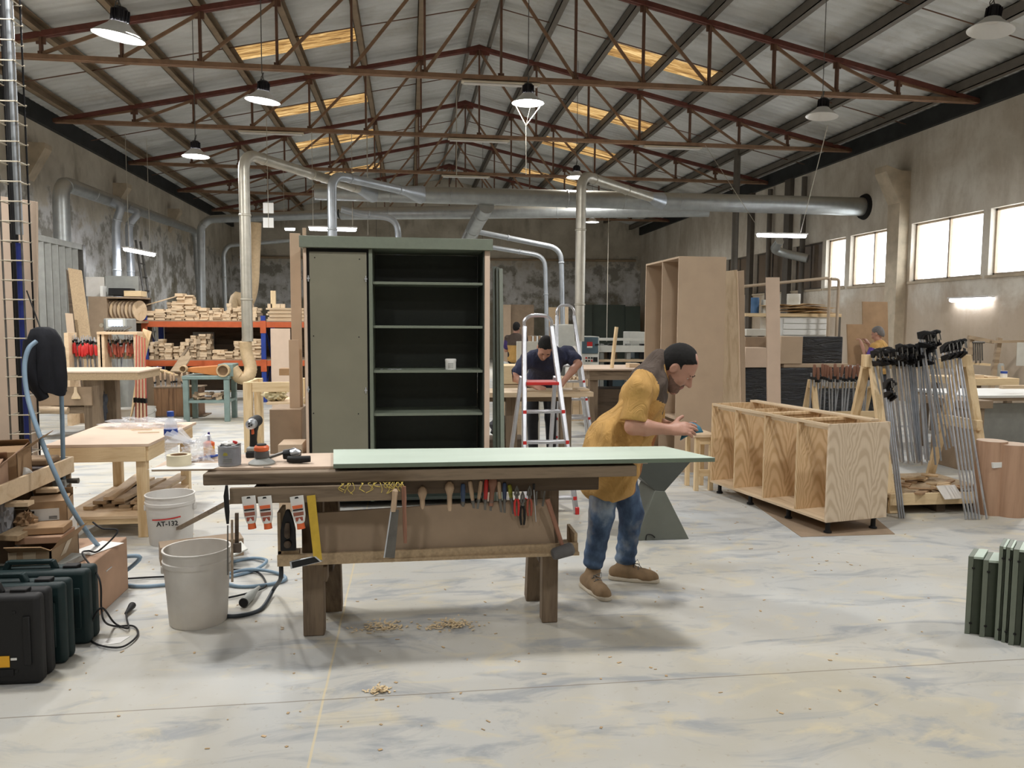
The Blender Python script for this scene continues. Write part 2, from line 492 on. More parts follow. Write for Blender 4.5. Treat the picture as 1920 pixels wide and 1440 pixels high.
def floor_mat():
    m, nt, b = new_mat('polished_concrete')
    tc = nt.nodes.new('ShaderNodeTexCoord'); vec = tc.outputs['Object']
    big = noise(nt, vec, 0.55, 5, 0.6, 0.4)
    c = ramp(nt, big, [(0.30, lin((180,174,157))), (0.5, lin((190,188,181))), (0.72, lin((184,189,192)))])
    # trowel and mop swipes
    v2 = coords(nt, (0.9, 2.6, 1), (0,0,0.5))
    sw = noise(nt, v2, 1.7, 6, 0.62, 1.2)
    c = mix(nt, ramp(nt, sw, [(0.51, (0,0,0)), (0.64, (0.75,)*3)]), c, lin((148,152,157)))
    v3 = coords(nt, (1.2, 2.2, 1), (0,0,-0.35))
    sw2 = noise(nt, v3, 2.3, 6, 0.6, 0.9)
    c = mix(nt, ramp(nt, sw2, [(0.55, (0,0,0)), (0.70, (0.6,)*3)]), c, lin((210,197,164)))
    v4 = coords(nt, (1, 1, 1), (0,0,0.2))
    sp = noise(nt, v4, 26, 3, 0.6)
    c = mix(nt, ramp(nt, sp, [(0.64, (0,0,0)), (0.72, (0.35,)*3)]), c, lin((150,132,104)))
    # sawn joints: one along the hall, cross joints every 4 m
    sep = nt.nodes.new('ShaderNodeSeparateXYZ'); nt.links.new(vec, sep.inputs[0])
    jit = math_node(nt, 'MULTIPLY', math_node(nt, 'SUBTRACT', noise(nt, vec, 3, 2), 0.5), 0.012)
    jx = math_node(nt, 'ABSOLUTE', math_node(nt, 'ADD', math_node(nt, 'SUBTRACT', sep.outputs['X'], -0.37), jit))
    lx = math_node(nt, 'LESS_THAN', jx, 0.005)
    yy = math_node(nt, 'ADD', math_node(nt, 'SUBTRACT', sep.outputs['Y'], 3.22), jit)
    mod = math_node(nt, 'PINGPONG', yy, 2.1)
    ly = math_node(nt, 'LESS_THAN', math_node(nt, 'ABSOLUTE', mod), 0.004)
    c = mix(nt, math_node(nt, 'MULTIPLY', lx, 0.7), c, lin((214,198,160)))
    c = mix(nt, math_node(nt, 'MULTIPLY', ly, 0.7), c, lin((126,116,100)))
    nt.links.new(c, b.inputs['Base Color'])
    rg = ramp(nt, sw, [(0.3, (0.55,)*3), (0.7, (0.75,)*3)])
    nt.links.new(rg, b.inputs['Roughness'])
    bump(nt, b, sw2, 0.05, 0.01)
    return m

def wall_mat(name, stops, stain, stain_amt, streak=(2.2, 2.2, 0.45), low=None):
    m, nt, b = new_mat(name)
    tc = nt.nodes.new('ShaderNodeTexCoord'); vec = tc.outputs['Object']
    f = noise(nt, vec, 0.75, 8, 0.62, 0.7)
    c = ramp(nt, f, stops)
    v2 = coords(nt, streak)
    g = noise(nt, v2, 0.9, 6, 0.65, 0.5)
    c = mix(nt, ramp(nt, g, [(0.45, (0,0,0)), (0.66, (stain_amt,)*3)]), c, stain)
    if low:
        sep = nt.nodes.new('ShaderNodeSeparateXYZ'); nt.links.new(vec, sep.inputs[0])
        h = math_node(nt, 'ADD', sep.outputs['Z'], math_node(nt, 'MULTIPLY', math_node(nt, 'SUBTRACT', f, 0.5), 3.0))
        c = mix(nt, ramp(nt, math_node(nt, 'MULTIPLY', h, 0.2), [(0.40, (low[1],)*3), (0.52, (0,0,0))]), c, low[0])
    # course lines of the rendered blockwork
    gr = noise(nt, vec, 9, 5, 0.7)
    c = mix(nt, ramp(nt, gr, [(0.5, (0,0,0)), (0.8, (0.3,)*3)]), c, stain)
    nt.links.new(c, b.inputs['Base Color']); b.inputs['Roughness'].default_value = 0.9
    bump(nt, b, gr, 0.15, 0.01)
    return m

def left_wall():
    """old plaster: tan above, flaked white in the middle, damp grey olive below, mould spots"""
    m, nt, b = new_mat('damp_plaster')
    tc = nt.nodes.new('ShaderNodeTexCoord'); vec = tc.outputs['Object']
    sep = nt.nodes.new('ShaderNodeSeparateXYZ'); nt.links.new(vec, sep.inputs[0])
    n1 = noise(nt, vec, 0.8, 8, .62); n2 = noise(nt, vec, 1.7, 8, .66); n3 = noise(nt, coords(nt, (1,1,.35)), 2.2, 6, .6)
    tan = ramp(nt, n1, [(.35, lin((172,164,148))), (.6, lin((206,199,184)))])
    white = ramp(nt, n2, [(.42, lin((150,147,138))), (.50, lin((206,205,202))), (.7, lin((232,233,234)))])
    def band(z0, z1, nz, amt):          # 1 above the wobbling line z0..z1
        h = math_node(nt, 'ADD', sep.outputs['Z'], math_node(nt, 'MULTIPLY', math_node(nt, 'SUBTRACT', nz, .5), amt))
        mr = nt.nodes.new('ShaderNodeMapRange'); mr.inputs[1].default_value = z0; mr.inputs[2].default_value = z1
        nt.links.new(h, mr.inputs[0]); return mr.outputs[0]
    c = mix(nt, band(3.9, 4.3, n2, 3.0), white, tan)
    c = mix(nt, band(2.1, 2.5, n1, 4.5), ramp(nt, n2, [(.35, lin((126,120,104))), (.65, lin((154,149,134)))]), c)
    mould = ramp(nt, noise(nt, vec, 2.6, 7, .7), [(.61, (0,0,0)), (.68, (.65,)*3)])
    c = mix(nt, math_node(nt, 'MULTIPLY', mould, band(4.6, 3.6, n1, 1.0)), c, lin((98,92,78)))
    c = mix(nt, ramp(nt, n3, [(.55, (0,0,0)), (.7, (.5,)*3)]), c, lin((120,110,92)))
    nt.links.new(c, b.inputs['Base Color']); b.inputs['Roughness'].default_value = .9; bump(nt, b, n2, .3, .03)
    return m
left_m = left_wall()
right_m = wall_mat('beige_render', [(0.3, lin((196,186,170))), (0.5, lin((216,209,196))), (0.7, lin((226,221,210)))],
                  lin((160,146,126)), 0.5, (1.5,1.5,0.35), (lin((172,148,120)), 0.6))

def at0(o):                                  # keep the setting's meshes in hall coordinates
    for v in o.data.vertices: v.co = o.matrix_world @ v.co
    o.matrix_world = Matrix(); WM[o.name] = Matrix(); return o

o = at0(MB().box((XL-.3, YF-.3, -0.2), (XR+.3, YB+.3, 0)).build('floor', floor_mat(), None, False)); struct(o)
o = at0(MB().box((XL-.3, YF, 0), (XL, YB, WT)).build('wall_left', left_m, None, False)); struct(o)
o = at0(MB().prism([(XL-.3,YB,0),(XR+.3,YB,0),(XR+.3,YB,roof_z(XR)),(RX,YB,roof_z(RX)),(XL-.3,YB,roof_z(XL))], (0,.3,0)).build('wall_back', left_m, None, False)); struct(o)
o = at0(MB().prism([(XL-.3,YF-.3,0),(XR+.3,YF-.3,0),(XR+.3,YF-.3,roof_z(XR)),(RX,YF-.3,roof_z(RX)),(XL-.3,YF-.3,roof_z(XL))], (0,.3,0)).build('wall_front', right_m, None, False)); struct(o)

# right wall with its window openings (y0, y1)
S0, S1 = 2.48, 3.66
OPEN = [(10.3,12.62,'pane'), (12.80,14.80,'pane'), (15.42,17.02,'pane'), (17.22,18.08,'pane'), (18.25,19.75,'board'), (20.2,22.1,'dark'), (22.5,24.2,'dark'), (24.6,26.4,'dark')]
b = MB(); y = YF
b.box((XR,YF,0),(XR+.3,YB,S0)); b.box((XR,YF,S1),(XR+.3,YB,WT))
for (y0, y1, k) in OPEN:
    b.box((XR,y,S0),(XR+.3,y0,S1)); y = y1
b.box((XR,y,S0),(XR+.3,YB,S1))
o = at0(b.build('wall_right', right_m, None, False)); struct(o)
glass_win = clear('window_glass', (0.95,0.97,1.0), 0.10, 0.03)
for i, (y0, y1, k) in enumerate(OPEN):
    fm = M['frame'] if k in ('pane',) else M['frame_dark']
    w = thing('window_%d' % (i+1), '', 'window', (XR, (y0+y1)/2, S0)); del w['category']; del w['label']; w['kind'] = 'structure'
    b = MB(); t = 0.04; x0, x1 = XR+0.10, XR+0.16
    b.box((x0,y0,S0),(x1,y1,S0+t)); b.box((x0,y0,S1-t),(x1,y1,S1)); b.box((x0,y0,S0),(x1,y0+t,S1)); b.box((x0,y1-t,S0),(x1,y1,S1))
    mid = (y0+y1)/2
    if y1-y0 > 1.2: b.box((x0,mid-t/2,S0),(x1,mid+t/2,S1))
    b.build('window_frame', fm, w, False)
    g = MB().box((XR+.125,y0+t,S0+t),(XR+.133,y1-t,S1-t))
    g.build('window_pane', {'pane': glass_win, 'board': M['shutter'], 'dark': M['shutter']}[k], w, False)
    MB().box((XR-.03,y0-.04,S0-.05),(XR+.12,y1+.04,S0)).build('window_sill', M['plaster'], w, False)

# piers with their little corbels
for i, (y0, y1, lab) in enumerate([(14.90,15.30,'tall pale pier on the right wall between the bright windows'), (19.8,20.1,'dark steel post on the right wall beyond the bright windows'), (22.15,22.4,'dark steel post between the brown boarded windows')]):
    wide = 0.22 if i == 0 else 0.12
    r = MB().box((XR-wide,y0,0),(XR,y1,4.75 if i == 0 else WT)).build('trim_%d' % (5+i), M['plaster'] if i == 0 else M['frame_dark'], None, False)
    r['kind'] = 'structure'
    if i == 0:
        MB().prism([(XR-.22,y0,4.75),(XR-.55,y0,4.85),(XR-.55,y0,4.72),(XR-.22,y0,4.1)], (0,.4,0)).build('corbel', M['plaster'], r, False)
for i, (yy) in enumerate((16.2, 20.6, 25.0)):
    r = MB().prism([(XL,yy,4.3),(XL+.35,yy,4.9),(XL+.35,yy,5.0),(XL,yy,5.0)], (0,.3,0)).build('trim_%d' % (8+i), M['plaster'], None, False); r['kind'] = 'structure'

# eaves: dark steel beams on the wall heads
for nm, x in (('trim_1', XL-.02), ('trim_2', XR-.10)):
    o = MB().box((x, YF, WT), (x+.12, YB, WT+.34)).build(nm, M['dark_beam'], None, False); struct(o)
for nm, x0, x1 in (('trim_3', XL-.3, XL-.02), ('trim_4', XR+.02, XR+.3)):
    o = MB().box((x0, YF, WT), (x1, YB, WT+.45)).build(nm, M['dark_beam'], None, False); struct(o)

# corrugated roof with amber skylight sheets
def corr_mat():
    m, nt, b = new_mat('corrugated_sheet')
    v = coords(nt, (0.35, 1, 1)); f = noise(nt, v, 1.4, 5, 0.6)
    c = ramp(nt, f, [(0.3, lin((178,180,176))), (0.6, lin((206,208,206)))])
    g = noise(nt, coords(nt, (1,1,1)), 0.9, 6, 0.7)
    c = mix(nt, ramp(nt, g, [(0.55, (0,0,0)), (0.72, (0.45,)*3)]), c, lin((150,140,120)))
    nt.links.new(c, b.inputs['Base Color']); b.inputs['Roughness'].default_value = 0.6
    return m
def sky_mat():
    m, nt, b = new_mat('amber_skylight')
    v = coords(nt, (0.5, 6, 1)); f = noise(nt, v, 2.2, 5, 0.7, 0.4)
    c = ramp(nt, f, [(0.35, (0.034,0.016,0.007)), (0.5, (0.135,0.075,0.025)), (0.7, (0.28,0.19,0.085))])
    tr = nt.nodes.new('ShaderNodeBsdfTranslucent'); nt.links.new(c, tr.inputs['Color'])
    di = nt.nodes.new('ShaderNodeBsdfDiffuse'); nt.links.new(c, di.inputs['Color'])
    mx = nt.nodes.new('ShaderNodeMixShader'); mx.inputs[0].default_value = 0.25
    nt.links.new(tr.outputs[0], mx.inputs[1]); nt.links.new(di.outputs[0], mx.inputs[2])
    nt.links.new(mx.outputs[0], nt.nodes['Material Output'].inputs['Surface'])
    return m
corr, amber = corr_mat(), sky_mat()
PURL = [1.52-1.25-1.165*k for k in range(7)][::-1] + [1.52+1.25+1.165*k for k in range(7)]
ROWS = [(15.40,16.05),(19.60,20.40),(23.2,24.1),(28.0,28.8)]
COLS = [(-3.25,-2.05),(-2.05,-0.95),(4.02,5.2),(5.25,6.45)]
step = 0.20/10
ys = np.arange(YF-.3, YB+.31, step)
xb = sorted(set([XL-.3, RX, XR+.3] + [c for cc in COLS for c in cc]))
roofb = MB(); panels = {}
for a in range(len(xb)-1):
    x0, x1 = xb[a], xb[a+1]
    def pt(x, y): return (x, y, roof_z(x) + 0.034*(0.5+0.5*math.cos(2*PI*y/0.20))**2.5)
    for i in range(len(ys)-1):
        y0, y1 = ys[i], ys[i+1]; tgt = roofb
        for ci, (c0, c1) in enumerate(COLS):
            if abs(x0-c0) < 1e-6 and abs(x1-c1) < 1e-6:
                for ri, (r0, r1) in enumerate(ROWS):
                    if r0 <= y0 < r1: tgt = panels.setdefault((ci, ri), MB())
        tgt.add([pt(x0,y0), pt(x1,y0), pt(x1,y1), pt(x0,y1)], [(0,1,2,3)])
o = at0(roofb.build('ceiling', corr, None, True, angle=80)); struct(o)
k = len(OPEN)
for key in sorted(panels):
    k += 1
    o = at0(panels[key].build('window_%d' % k, amber, None, True, angle=80)); struct(o)

# purlins (one thing each) resting on the trusses
nearword = ['outermost', 'second', 'third', 'fourth', 'fifth', 'sixth', 'seventh']
for i, x in enumerate(PURL):
    side = 'left' if x < RX else 'right'
    n = i if side == 'left' else len(PURL)-1-i
    zt = roof_z(x) - 0.03
    b = MB(); w = 0.085; h = 0.18
    b.box((x-w, YF, zt-h), (x-w+.014, YB, zt)); b.box((x-w, YF, zt-.014), (x+w*.4, YB, zt)); b.box((x-w, YF, zt-h), (x+w*.4, YB, zt-h+.014))
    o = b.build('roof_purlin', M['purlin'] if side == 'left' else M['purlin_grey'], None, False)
    tag(o, 'long dusty steel purlin under the %s roof slope, %s from the %s wall' % (side, nearword[n], side), 'purlin', 'roof purlins')
for s_, dx in (('left', -0.22), ('right', 0.22)):
    zt = roof_z(RX+dx)-.03
    o = MB().box((RX+dx-.03, YF, zt-.15), (RX+dx+.03, YB, zt)).build('ridge_purlin', M['purlin_grey'], None, False)
    tag(o, 'grey ridge purlin running along the %s side of the roof peak' % s_, 'purlin', 'ridge purlins')
for i, yy in enumerate((10.9, 15.0, 19.1, 23.3, 27.5)):
    for sd, xe in (('left', XL+.1), ('right', XR-.1)):
        o = MB().tube([(RX+(.25 if sd == 'right' else -.25),yy,roof_z(RX+.25)-.13),(xe,yy,roof_z(xe)-.13)], .011, 6).build('tie_rod', M['rust_web'])
        tag(o, 'thin brown tie rod under the %s roof slope, %s from the camera' % (sd, ['nearest','second','third','fourth','farthest'][i]), 'rod', 'roof tie rods')
# trusses
TY = [8.8, 12.97, 17.0, 21.2, 25.4, 29.6]
CH = 5.6
def top_z(x): return 7.46 - 0.216*abs(x-RX)
tw = ['nearest roof truss, mostly above the picture', 'second red-brown roof truss from the camera', 'third red-brown roof truss from the camera', 'fourth red-brown roof truss from the camera', 'fifth red-brown roof truss, above the ducts', 'farthest red-brown roof truss before the back wall']
NODES = PURL[:7] + [RX] + PURL[7:]
def make_truss():
    r = thing('roof_truss', tw[0], 'roof truss', (RX, TY[0], CH), 0, 'roof trusses')
    yy = TY[0]; xl, xr = XL+.2, XR-.1
    MB().bar((xl,yy-.035,CH),(xr,yy-.035,CH),.05,.07).bar((xl,yy+.035,CH),(xr,yy+.035,CH),.05,.07).build('bottom_chord', M['rust_dusty'], r, False)
    for x in (xl, xr):
        MB().bar((x,yy-.035,top_z(x)),(RX,yy-.035,top_z(RX)),.05,.08).bar((x,yy+.035,top_z(x)),(RX,yy+.035,top_z(RX)),.05,.08).build('top_chord', M['rust'], r, False)
    for i, x in enumerate(NODES):
        if top_z(x)-CH < .12: continue
        MB().bar((x,yy-.02,CH),(x,yy-.02,top_z(x)),.035,.04).bar((x,yy+.02,CH),(x,yy+.02,top_z(x)),.035,.04).build('upright', M['rust_web'], r, False)
        MB().box((x-.07,yy-.012,top_z(x)-.14),(x+.07,yy+.012,top_z(x)+.02)).build('gusset', M['rust_web'], r, False); MB().box((x-.05,yy-.012,CH),(x+.05,yy+.012,CH+.09)).build('gusset', M['rust_web'], r, False)
    for i in range(len(NODES)-1):
        a, c = NODES[i], NODES[i+1]
        if (a+c)/2 < RX: p, q = (a, CH+.05), (c, top_z(c)-.06)
        else: p, q = (c, CH+.05), (a, top_z(a)-.06)
        MB().bar((p[0],yy,p[1]),(q[0],yy,q[1]),.03,.05).build('diagonal', M['rust_dusty'], r, False)
    MB().prism([(RX-.22,yy-.015,top_z(RX-.22)-.1),(RX+.22,yy-.015,top_z(RX)-.14),(RX+.2,yy-.015,top_z(RX)+.02),(RX,yy-.015,top_z(RX)+.08),(RX-.2,yy-.015,top_z(RX)+.02)], (0,.03,0)).build('ridge_plate', M['rust'], r, False)
    return r
tr = make_truss()
for yy, lab in zip(TY[1:], tw[1:]):
    dup(tr, (RX, yy, CH), None, lab, 'roof trusses')
# ================================================================ LAMPS
def high_bay(p, label, on=True, watts=LAMP_W, tilt=(0,0), net=False):
    r = thing('high_bay_lamp', label, 'lamp', p, 0, 'high bay lamps')
    T = Euler((tilt[0], tilt[1], 0)).to_matrix().to_4x4()
    b = MB(True); b.lathe([(.222,0),(.226,.004),(.10,.105),(.085,.125),(.07,.125),(.095,.10),(.215,.006),(.222,0)], 32, T); b.build('reflector', M['reflector'], r)
    b = MB(True); b.lathe([(.055,.12),(.066,.13),(.066,.24),(.05,.26),(.02,.265),(.0,.265)], 20, T)
    for k in range(14):
        a = 2*PI*k/14
        b.bar(T @ Vector((.06*math.cos(a), .06*math.sin(a), .185)), T @ Vector((.080*math.cos(a), .080*math.sin(a), .185)), .006, .10)
    b.build('heat_sink', M['lamp_body'], r)
    if on: MB(True).lathe([(.0,.012),(.20,.012),(.20,.018),(.0,.018)], 28, T).build('diffuser', M['lamp_on'], r)
    else: MB(True).lathe([(.0,.085),(.06,.09),(.08,.105),(.0,.11)], 20, T).build('bulb', M['white_plastic'], r)
    zt = roof_z(p[0])-.004-p[2]
    b = MB(True); b.tube([T @ Vector((0,0,.262)), (0,0,.36), (.004,0,zt)], .006, 6)
    b.tube([(0,.03,.30),(0.02,0,.36),(0,-.03,.30),(-.02,0,.26),(0,.03,.30)], .006, 6)
    b.build('suspension_wire', M['steel_dull'], r)
    if net:
        b = MB(True)
        for q in ((-.19,0,0),(.19,0,0),(.03,-.19,0)):
            b.tube([q, (-.03,-.02,-.30)], .005, 5)
        b.tube([(-.03,-.02,-.30), (-.02,0,-.95)], .005, 5)
        b.build('pull_cord', M['cable'], r)
    if on:
        L = bpy.data.lights.new('high_bay_glow', 'AREA'); L.shape = 'DISK'; L.size = .40; L.energy = watts
        L.color = (1.0, 0.98, 0.95)
        lo = bpy.data.objects.new('high_bay_glow', L); COL.objects.link(lo); lo.parent = r; lo.location = (0,0,-.004)
    return r
high_bay(P(222,70,y=7.6), 'big bright round lamp hanging nearest on the left under the roof', True, LAMP_W*1.35, (.08,.14))
high_bay(P(492,190,y=10.6), 'bright round lamp with long wire above the left ducts', True, LAMP_W, (.05,.10))
high_bay(P(990,194,y=10.6), 'bright round lamp with a dangling white pull cord below it', True, LAMP_W, (.03,0), True)
high_bay(P(367,294,y=13.8), 'lit round lamp farther back on the left, above the left wall pipes', True, LAMP_W*1.2)
high_bay(P(1541,219,y=10.6), 'unlit round lamp hanging before the right roof slope', False, 0, (0,.08))
high_bay(P(1857,58,y=7.6), 'large unlit round lamp in the upper right corner', False, 0, (0,.14))
high_bay(P(1081,333,y=16.8), 'lit round lamp half hidden behind a duct elbow', True, LAMP_W*1.3)
high_bay(P(1110,417,y=24), 'small dim round lamp far back below the big duct', True, LAMP_W*1.2)
for q, lab in (((-2.3,4.3,4.4),'added unseen round lamp overhead, left of the workbench'), ((1.9,4.3,4.5),'added unseen round lamp overhead, over the man in yellow'),
               ((-2.2,.6,4.4),'added unseen round lamp left above the photographer'), ((2.0,.3,4.4),'added unseen round lamp right above the photographer'), ((8.6,8.6,4.6),'added unseen round lamp near the right wall, beyond the right edge of view'), ((-6.0,10.2,4.6),'added unseen round lamp near the left wall, beyond the left edge of view'), ((5.9,3.0,4.5),'added unseen round lamp overhead on the right'),
               ((0,-3.4,4.4),'added unseen round lamp behind the photographer')):
    high_bay(q, lab, True, LAMP_W*(.5 if q[1] < 2 else (2.4 if q[0] < -5 else (1.5 if q[1] > 8 else .95))))  # unseen lamps added outside the view to raise the hall's brightness

for q, lab in (((-1.0,24.5,3.85),'added lit round lamp far back, hidden behind the tall cabinet on its left'), ((2.3,24.5,3.85),'added lit round lamp far back, hidden behind the tall cabinet on its right')):
    high_bay(q, lab, True, LAMP_W*1.6)  # hidden lamps added to brighten the back wall
# ---------------- tube battens
def batten(p, q, label, lit, hang=None, cat='tube lamp', watts=None, glow='tube_on'):
    p, q = Vector(p), Vector(q); mid = (p+q)/2
    r = thing('tube_light', label, cat, mid, 0, 'lit tube lamps' if lit else 'unlit tube battens')
    MB().bar(p, q, .13, .03).build('batten', M['white_plastic'] if lit else M['batten'], r, bevel=.006)
    d = (q-p).normalized()*.04; dn = Vector((0,0,-.04))
    if lit:
        MB().tube([p+d*.5+dn, p+d+dn, q-d+dn, q-d*.5+dn], [.03,.052,.052,.03], 12, flat=.8).build('diffuser', M[glow], r)
        L = bpy.data.lights.new('tube_glow', 'AREA'); L.shape = 'RECTANGLE'; L.size = (q-p).length*.95; L.size_y = .08
        L.energy = watts or TUBE_W; L.color = (.92,.95,1.0)
        lo = bpy.data.objects.new('tube_glow', L); COL.objects.link(lo); lo.parent = r
        dx = (q-p); lo.location = (0,0,-.10); lo.rotation_euler = (0,0,math.atan2(dx.y, dx.x))
    else:
        sx = Vector((0,0,1)).cross(d.normalized())*.03
        for k in (-1,1): MB().tube([p+d+dn*.7+sx*k, q-d+dn*.7+sx*k], .014, 8).build('tube', M['white_plastic'], r)
    if hang:
        b = MB()
        for a, c in hang: b.tube([a, c], .006, 5)
        b.build('hanging_cord', M['cable'], r)
    return r
def under(px0, px1, py, y, lab):
    a = P(px0, py, y=y); c = P(px1, py+3, y=y); z = CH-.07
    a.z = c.z = z; batten(a, c, lab, False)
under(865, 1012, 152, 12.97, 'unlit cream tube batten under the second truss, near the roof middle')
under(840, 955, 266, 17.0, 'unlit cream tube batten under the third truss, near the roof middle')
under(447, 570, 250, 17.0, 'unlit cream tube batten under the third truss, left part')
under(1207, 1315, 279, 17.0, 'unlit cream tube batten under the third truss, right part')
under(828, 918, 334, 21.2, 'unlit cream tube batten under the fourth truss, behind the others')
under(1480, 1760, -48, 8.8, 'unlit cream tube batten cut by the upper right picture edge')
DY_ = 16.45
a, c = P(1418,437,y=15.6), P(1513,437,y=15.6); c.z = a.z
batten(a, c, 'bright tube lamp hanging on two slanting cords below the big duct', True, [(a+Vector((.12,0,0)), Vector((P(1322,265,y=16.95).x,16.95,CH))), (c-Vector((.15,0,0)), P(1552,235,y=11)), (c-Vector((.2,0,0)), (P(1505,400,y=16.4).x,DY_,4.06))])
a, c = P(578,425,y=17), P(670,429,y=17); c.z = a.z
batten(a, c, 'bright tube lamp just above the tall green cabinet', True, [(a+Vector((.1,0,0)), (a.x+.1, 17, CH)), (c-Vector((.1,0,0)), (c.x-.1, 17, CH))])
a, c = Vector((-5.9,17.2,3.12)), Vector((-5.75,18.6,3.12))
batten(a, c, 'short bright tube lamp near the left wall pipes', True, watts=80.0, hang=[((-5.88,17.4,3.13),(-5.88,17.4,5.5)), ((-5.77,18.4,3.13),(-5.77,18.4,5.6))])
batten((10.17,12.40,2.10), (10.17,13.45,2.10), 'bright tube lamp on the right wall below the windows', True, None, 'tube lamp', 2.0, 'tube_dim')
a, c = P(533,427,y=24), P(554,430,y=24); c.z = a.z
batten(a, c, 'tiny lit tube lamp in the dark back beside the left ducts', True, [(a,(a.x,24,roof_z(a.x)+.005))])

# ================================================================ EXTRACTION DUCTS
def duct(label, path, r, mat='galv', ring=1.0, n=20, name='extraction_duct', cat='duct', group=None, taper=None, rings=True):
    path = [Vector(p) for p in path]
    root = thing(name, label, cat, path[0], 0, group)
    k = len(path)
    if taper:
        L = [0]
        for i in range(1, k): L.append(L[-1]+(path[i]-path[i-1]).length)
        rs = [r+(taper-r)*l/L[-1] for l in L]
    else: rs = [r]*k
    MB().tube(path, rs, n).build('pipe', M[mat], root, angle=50)
    if rings:
        acc = ring*.5
        for i in range(1, k):
            d = path[i]-path[i-1]; L = d.length; t = ring-acc
            while t < L:
                c = path[i-1]+d*(t/L); u = d.normalized()*.018; rr = rs[i]+.012
                MB().tube([c-u, c-u*.4, c+u*.4, c+u], [rr-.008, rr, rr, rr-.008], n).build('clamp_ring', M[mat], root)
                t += ring
            acc = L-(t-ring)
    return root
DZ, DY = 4.25, 16.5
xL = P(590,352,y=DY).x
MBpath = [(XR-.005,DY,DZ),(XR-.1,DY,DZ),(3.2,DY,DZ),(xL+1.2,DY,DZ),(xL,DY,DZ)]
duct('long fat galvanised duct spanning the hall into the right wall', MBpath, .205, 'galv', 1.25, 28, taper=.165)
o = MB().tube([(XR-.06,DY,DZ),(XR+.02,DY,DZ)], [.27,.30], 24).build('trim_11', M['black_hole']); o['kind'] = 'structure'
# branch pipes rising from machines, bending over and running back into the main duct
def branch(label, px, ptop, pbot, yv, rad, join, mat='pvc', zb=None):
    top = P(px, ptop, y=yv); bot = P(px, pbot, y=yv) if zb is None else Vector((top.x, yv, zb))
    bot.x = top.x; top.z = DZ+.02
    j = Vector(join)
    path = bend_path([bot, top, j+(top-j).normalized()*.55], .30, 7)
    r = duct(label, path, rad, mat, 1.35, 18, 'branch_pipe', 'pipe', 'branch pipes')
    d = (j-top).normalized()
    MB().tube([j-d*.60, j-d*.5, j-d*.02], [rad*1.02, rad*1.1, .19], 20).build('reducer_cone', M['galv_clean'], r)
    return r
branch('tall pale pipe with an elbow, ending in a ribbed hose at the sander', 457, 310, 640, 13.0, .088, (P(700,355,y=DY).x, DY, DZ))
branch('galvanised pipe with an elbow dropping behind the green cabinet', 622, 342, 500, 14.6, .085, (P(790,360,y=DY).x, DY, DZ), 'galv_clean')
branch('tall pale pipe with an elbow right of the green cabinet, behind the ladders', 1090, 335, 640, 13.9, .092, (P(1240,380,y=DY).x, DY, DZ))
# ribbed hose under the first pipe
a = P(460,640,y=13.0)
hose = spline([a, P(462,662,y=13.0), P(470,690,y=12.9), P(464,707,y=12.8), P(450,708,y=12.8), P(436,692,y=12.8)], 10)
rs = [.095 + (.008 if i % 2 else 0) for i in range(len(hose))]
o = MB().tube(hose, rs, 16).build('ribbed_hose', M['flex'], angle=70); tag(o, 'beige ribbed hose curling from the tall pipe to the sander', 'hose')
# second duct line behind
p0, p1, p2 = P(1330,392,y=17.2), P(640,401,y=20.0), P(385,411,y=21.5)
duct('second galvanised duct running behind the main duct', [p0, (p0+p1)/2, p1], .18, 'galv', 1.4, 20, taper=.15)
dn = Vector((p2.x-.15,21.5,0.0))
duct('dull pipe running along the hall rear and down left behind the rack', bend_path([p1-Vector((.05,0,0)), p2+Vector((.1,0,0)), Vector((p2.x-.12,21.5,p2.z-.2)), dn], .35, 6), .12, 'galv', 1.6, 16, taper=.085)
a = P(545,450,y=26); c = P(428,460,y=26); d = Vector((c.x-.12,26,0.0))
duct('thin dark pipe bending down behind the left rack', bend_path([a, c, Vector((c.x-.15,26,c.z-.25)), d], .3, 5), .075, 'galv', 2.0, 14)
a = P(480,418,y=18)
hz = [a, P(478,470,y=18), P(474,540,y=18), P(462,572,y=18), P(440,566,y=18), Vector((P(428,585,y=18).x,18,0.0))]
o = MB().tube(spline(hz, 8), [.12]*41, 16).build('drooping_hose', M['flex']); tag(o, 'thick dusty hose drooping behind the tall pale pipe', 'hose')
# fat slanting branch and two small pipes right of the cabinet
duct('short fat slanting duct dropping from the main duct behind the cabinet', [P(912,386,y=DY), P(895,415,y=17.4), P(868,470,y=19)], .17, 'galv', .9, 20)
a, c, d = P(893,434,y=17.8), P(1052,466,y=17.8), Vector((P(1059,600,y=17.8).x,17.8,0.0))
duct('small pipe sloping right then dropping beside the tall pale pipe', bend_path([a, c, d], .3, 6), .06, 'galv_clean', 1.5, 14, 'branch_pipe', 'pipe', 'branch pipes')
a, c, d = P(918,463,y=19), P(1022,480,y=19), Vector((P(1029,600,y=19).x,19,0.0))
duct('lower small pipe sloping right then dropping behind the ladders', bend_path([a, c, d], .3, 6), .055, 'galv_clean', 1.5, 14, 'branch_pipe', 'pipe', 'branch pipes')
a, c, d = P(640,392,y=17.2), P(745,410,y=17.2), Vector((P(762,470,y=17.2).x,17.2,0.0))
duct('galvanised pipe bending down just above the green cabinet', bend_path([a, P(670,400,y=17.2), c, d], .3, 7), .07, 'galv_clean', 1.2, 14, 'branch_pipe', 'pipe', 'branch pipes')
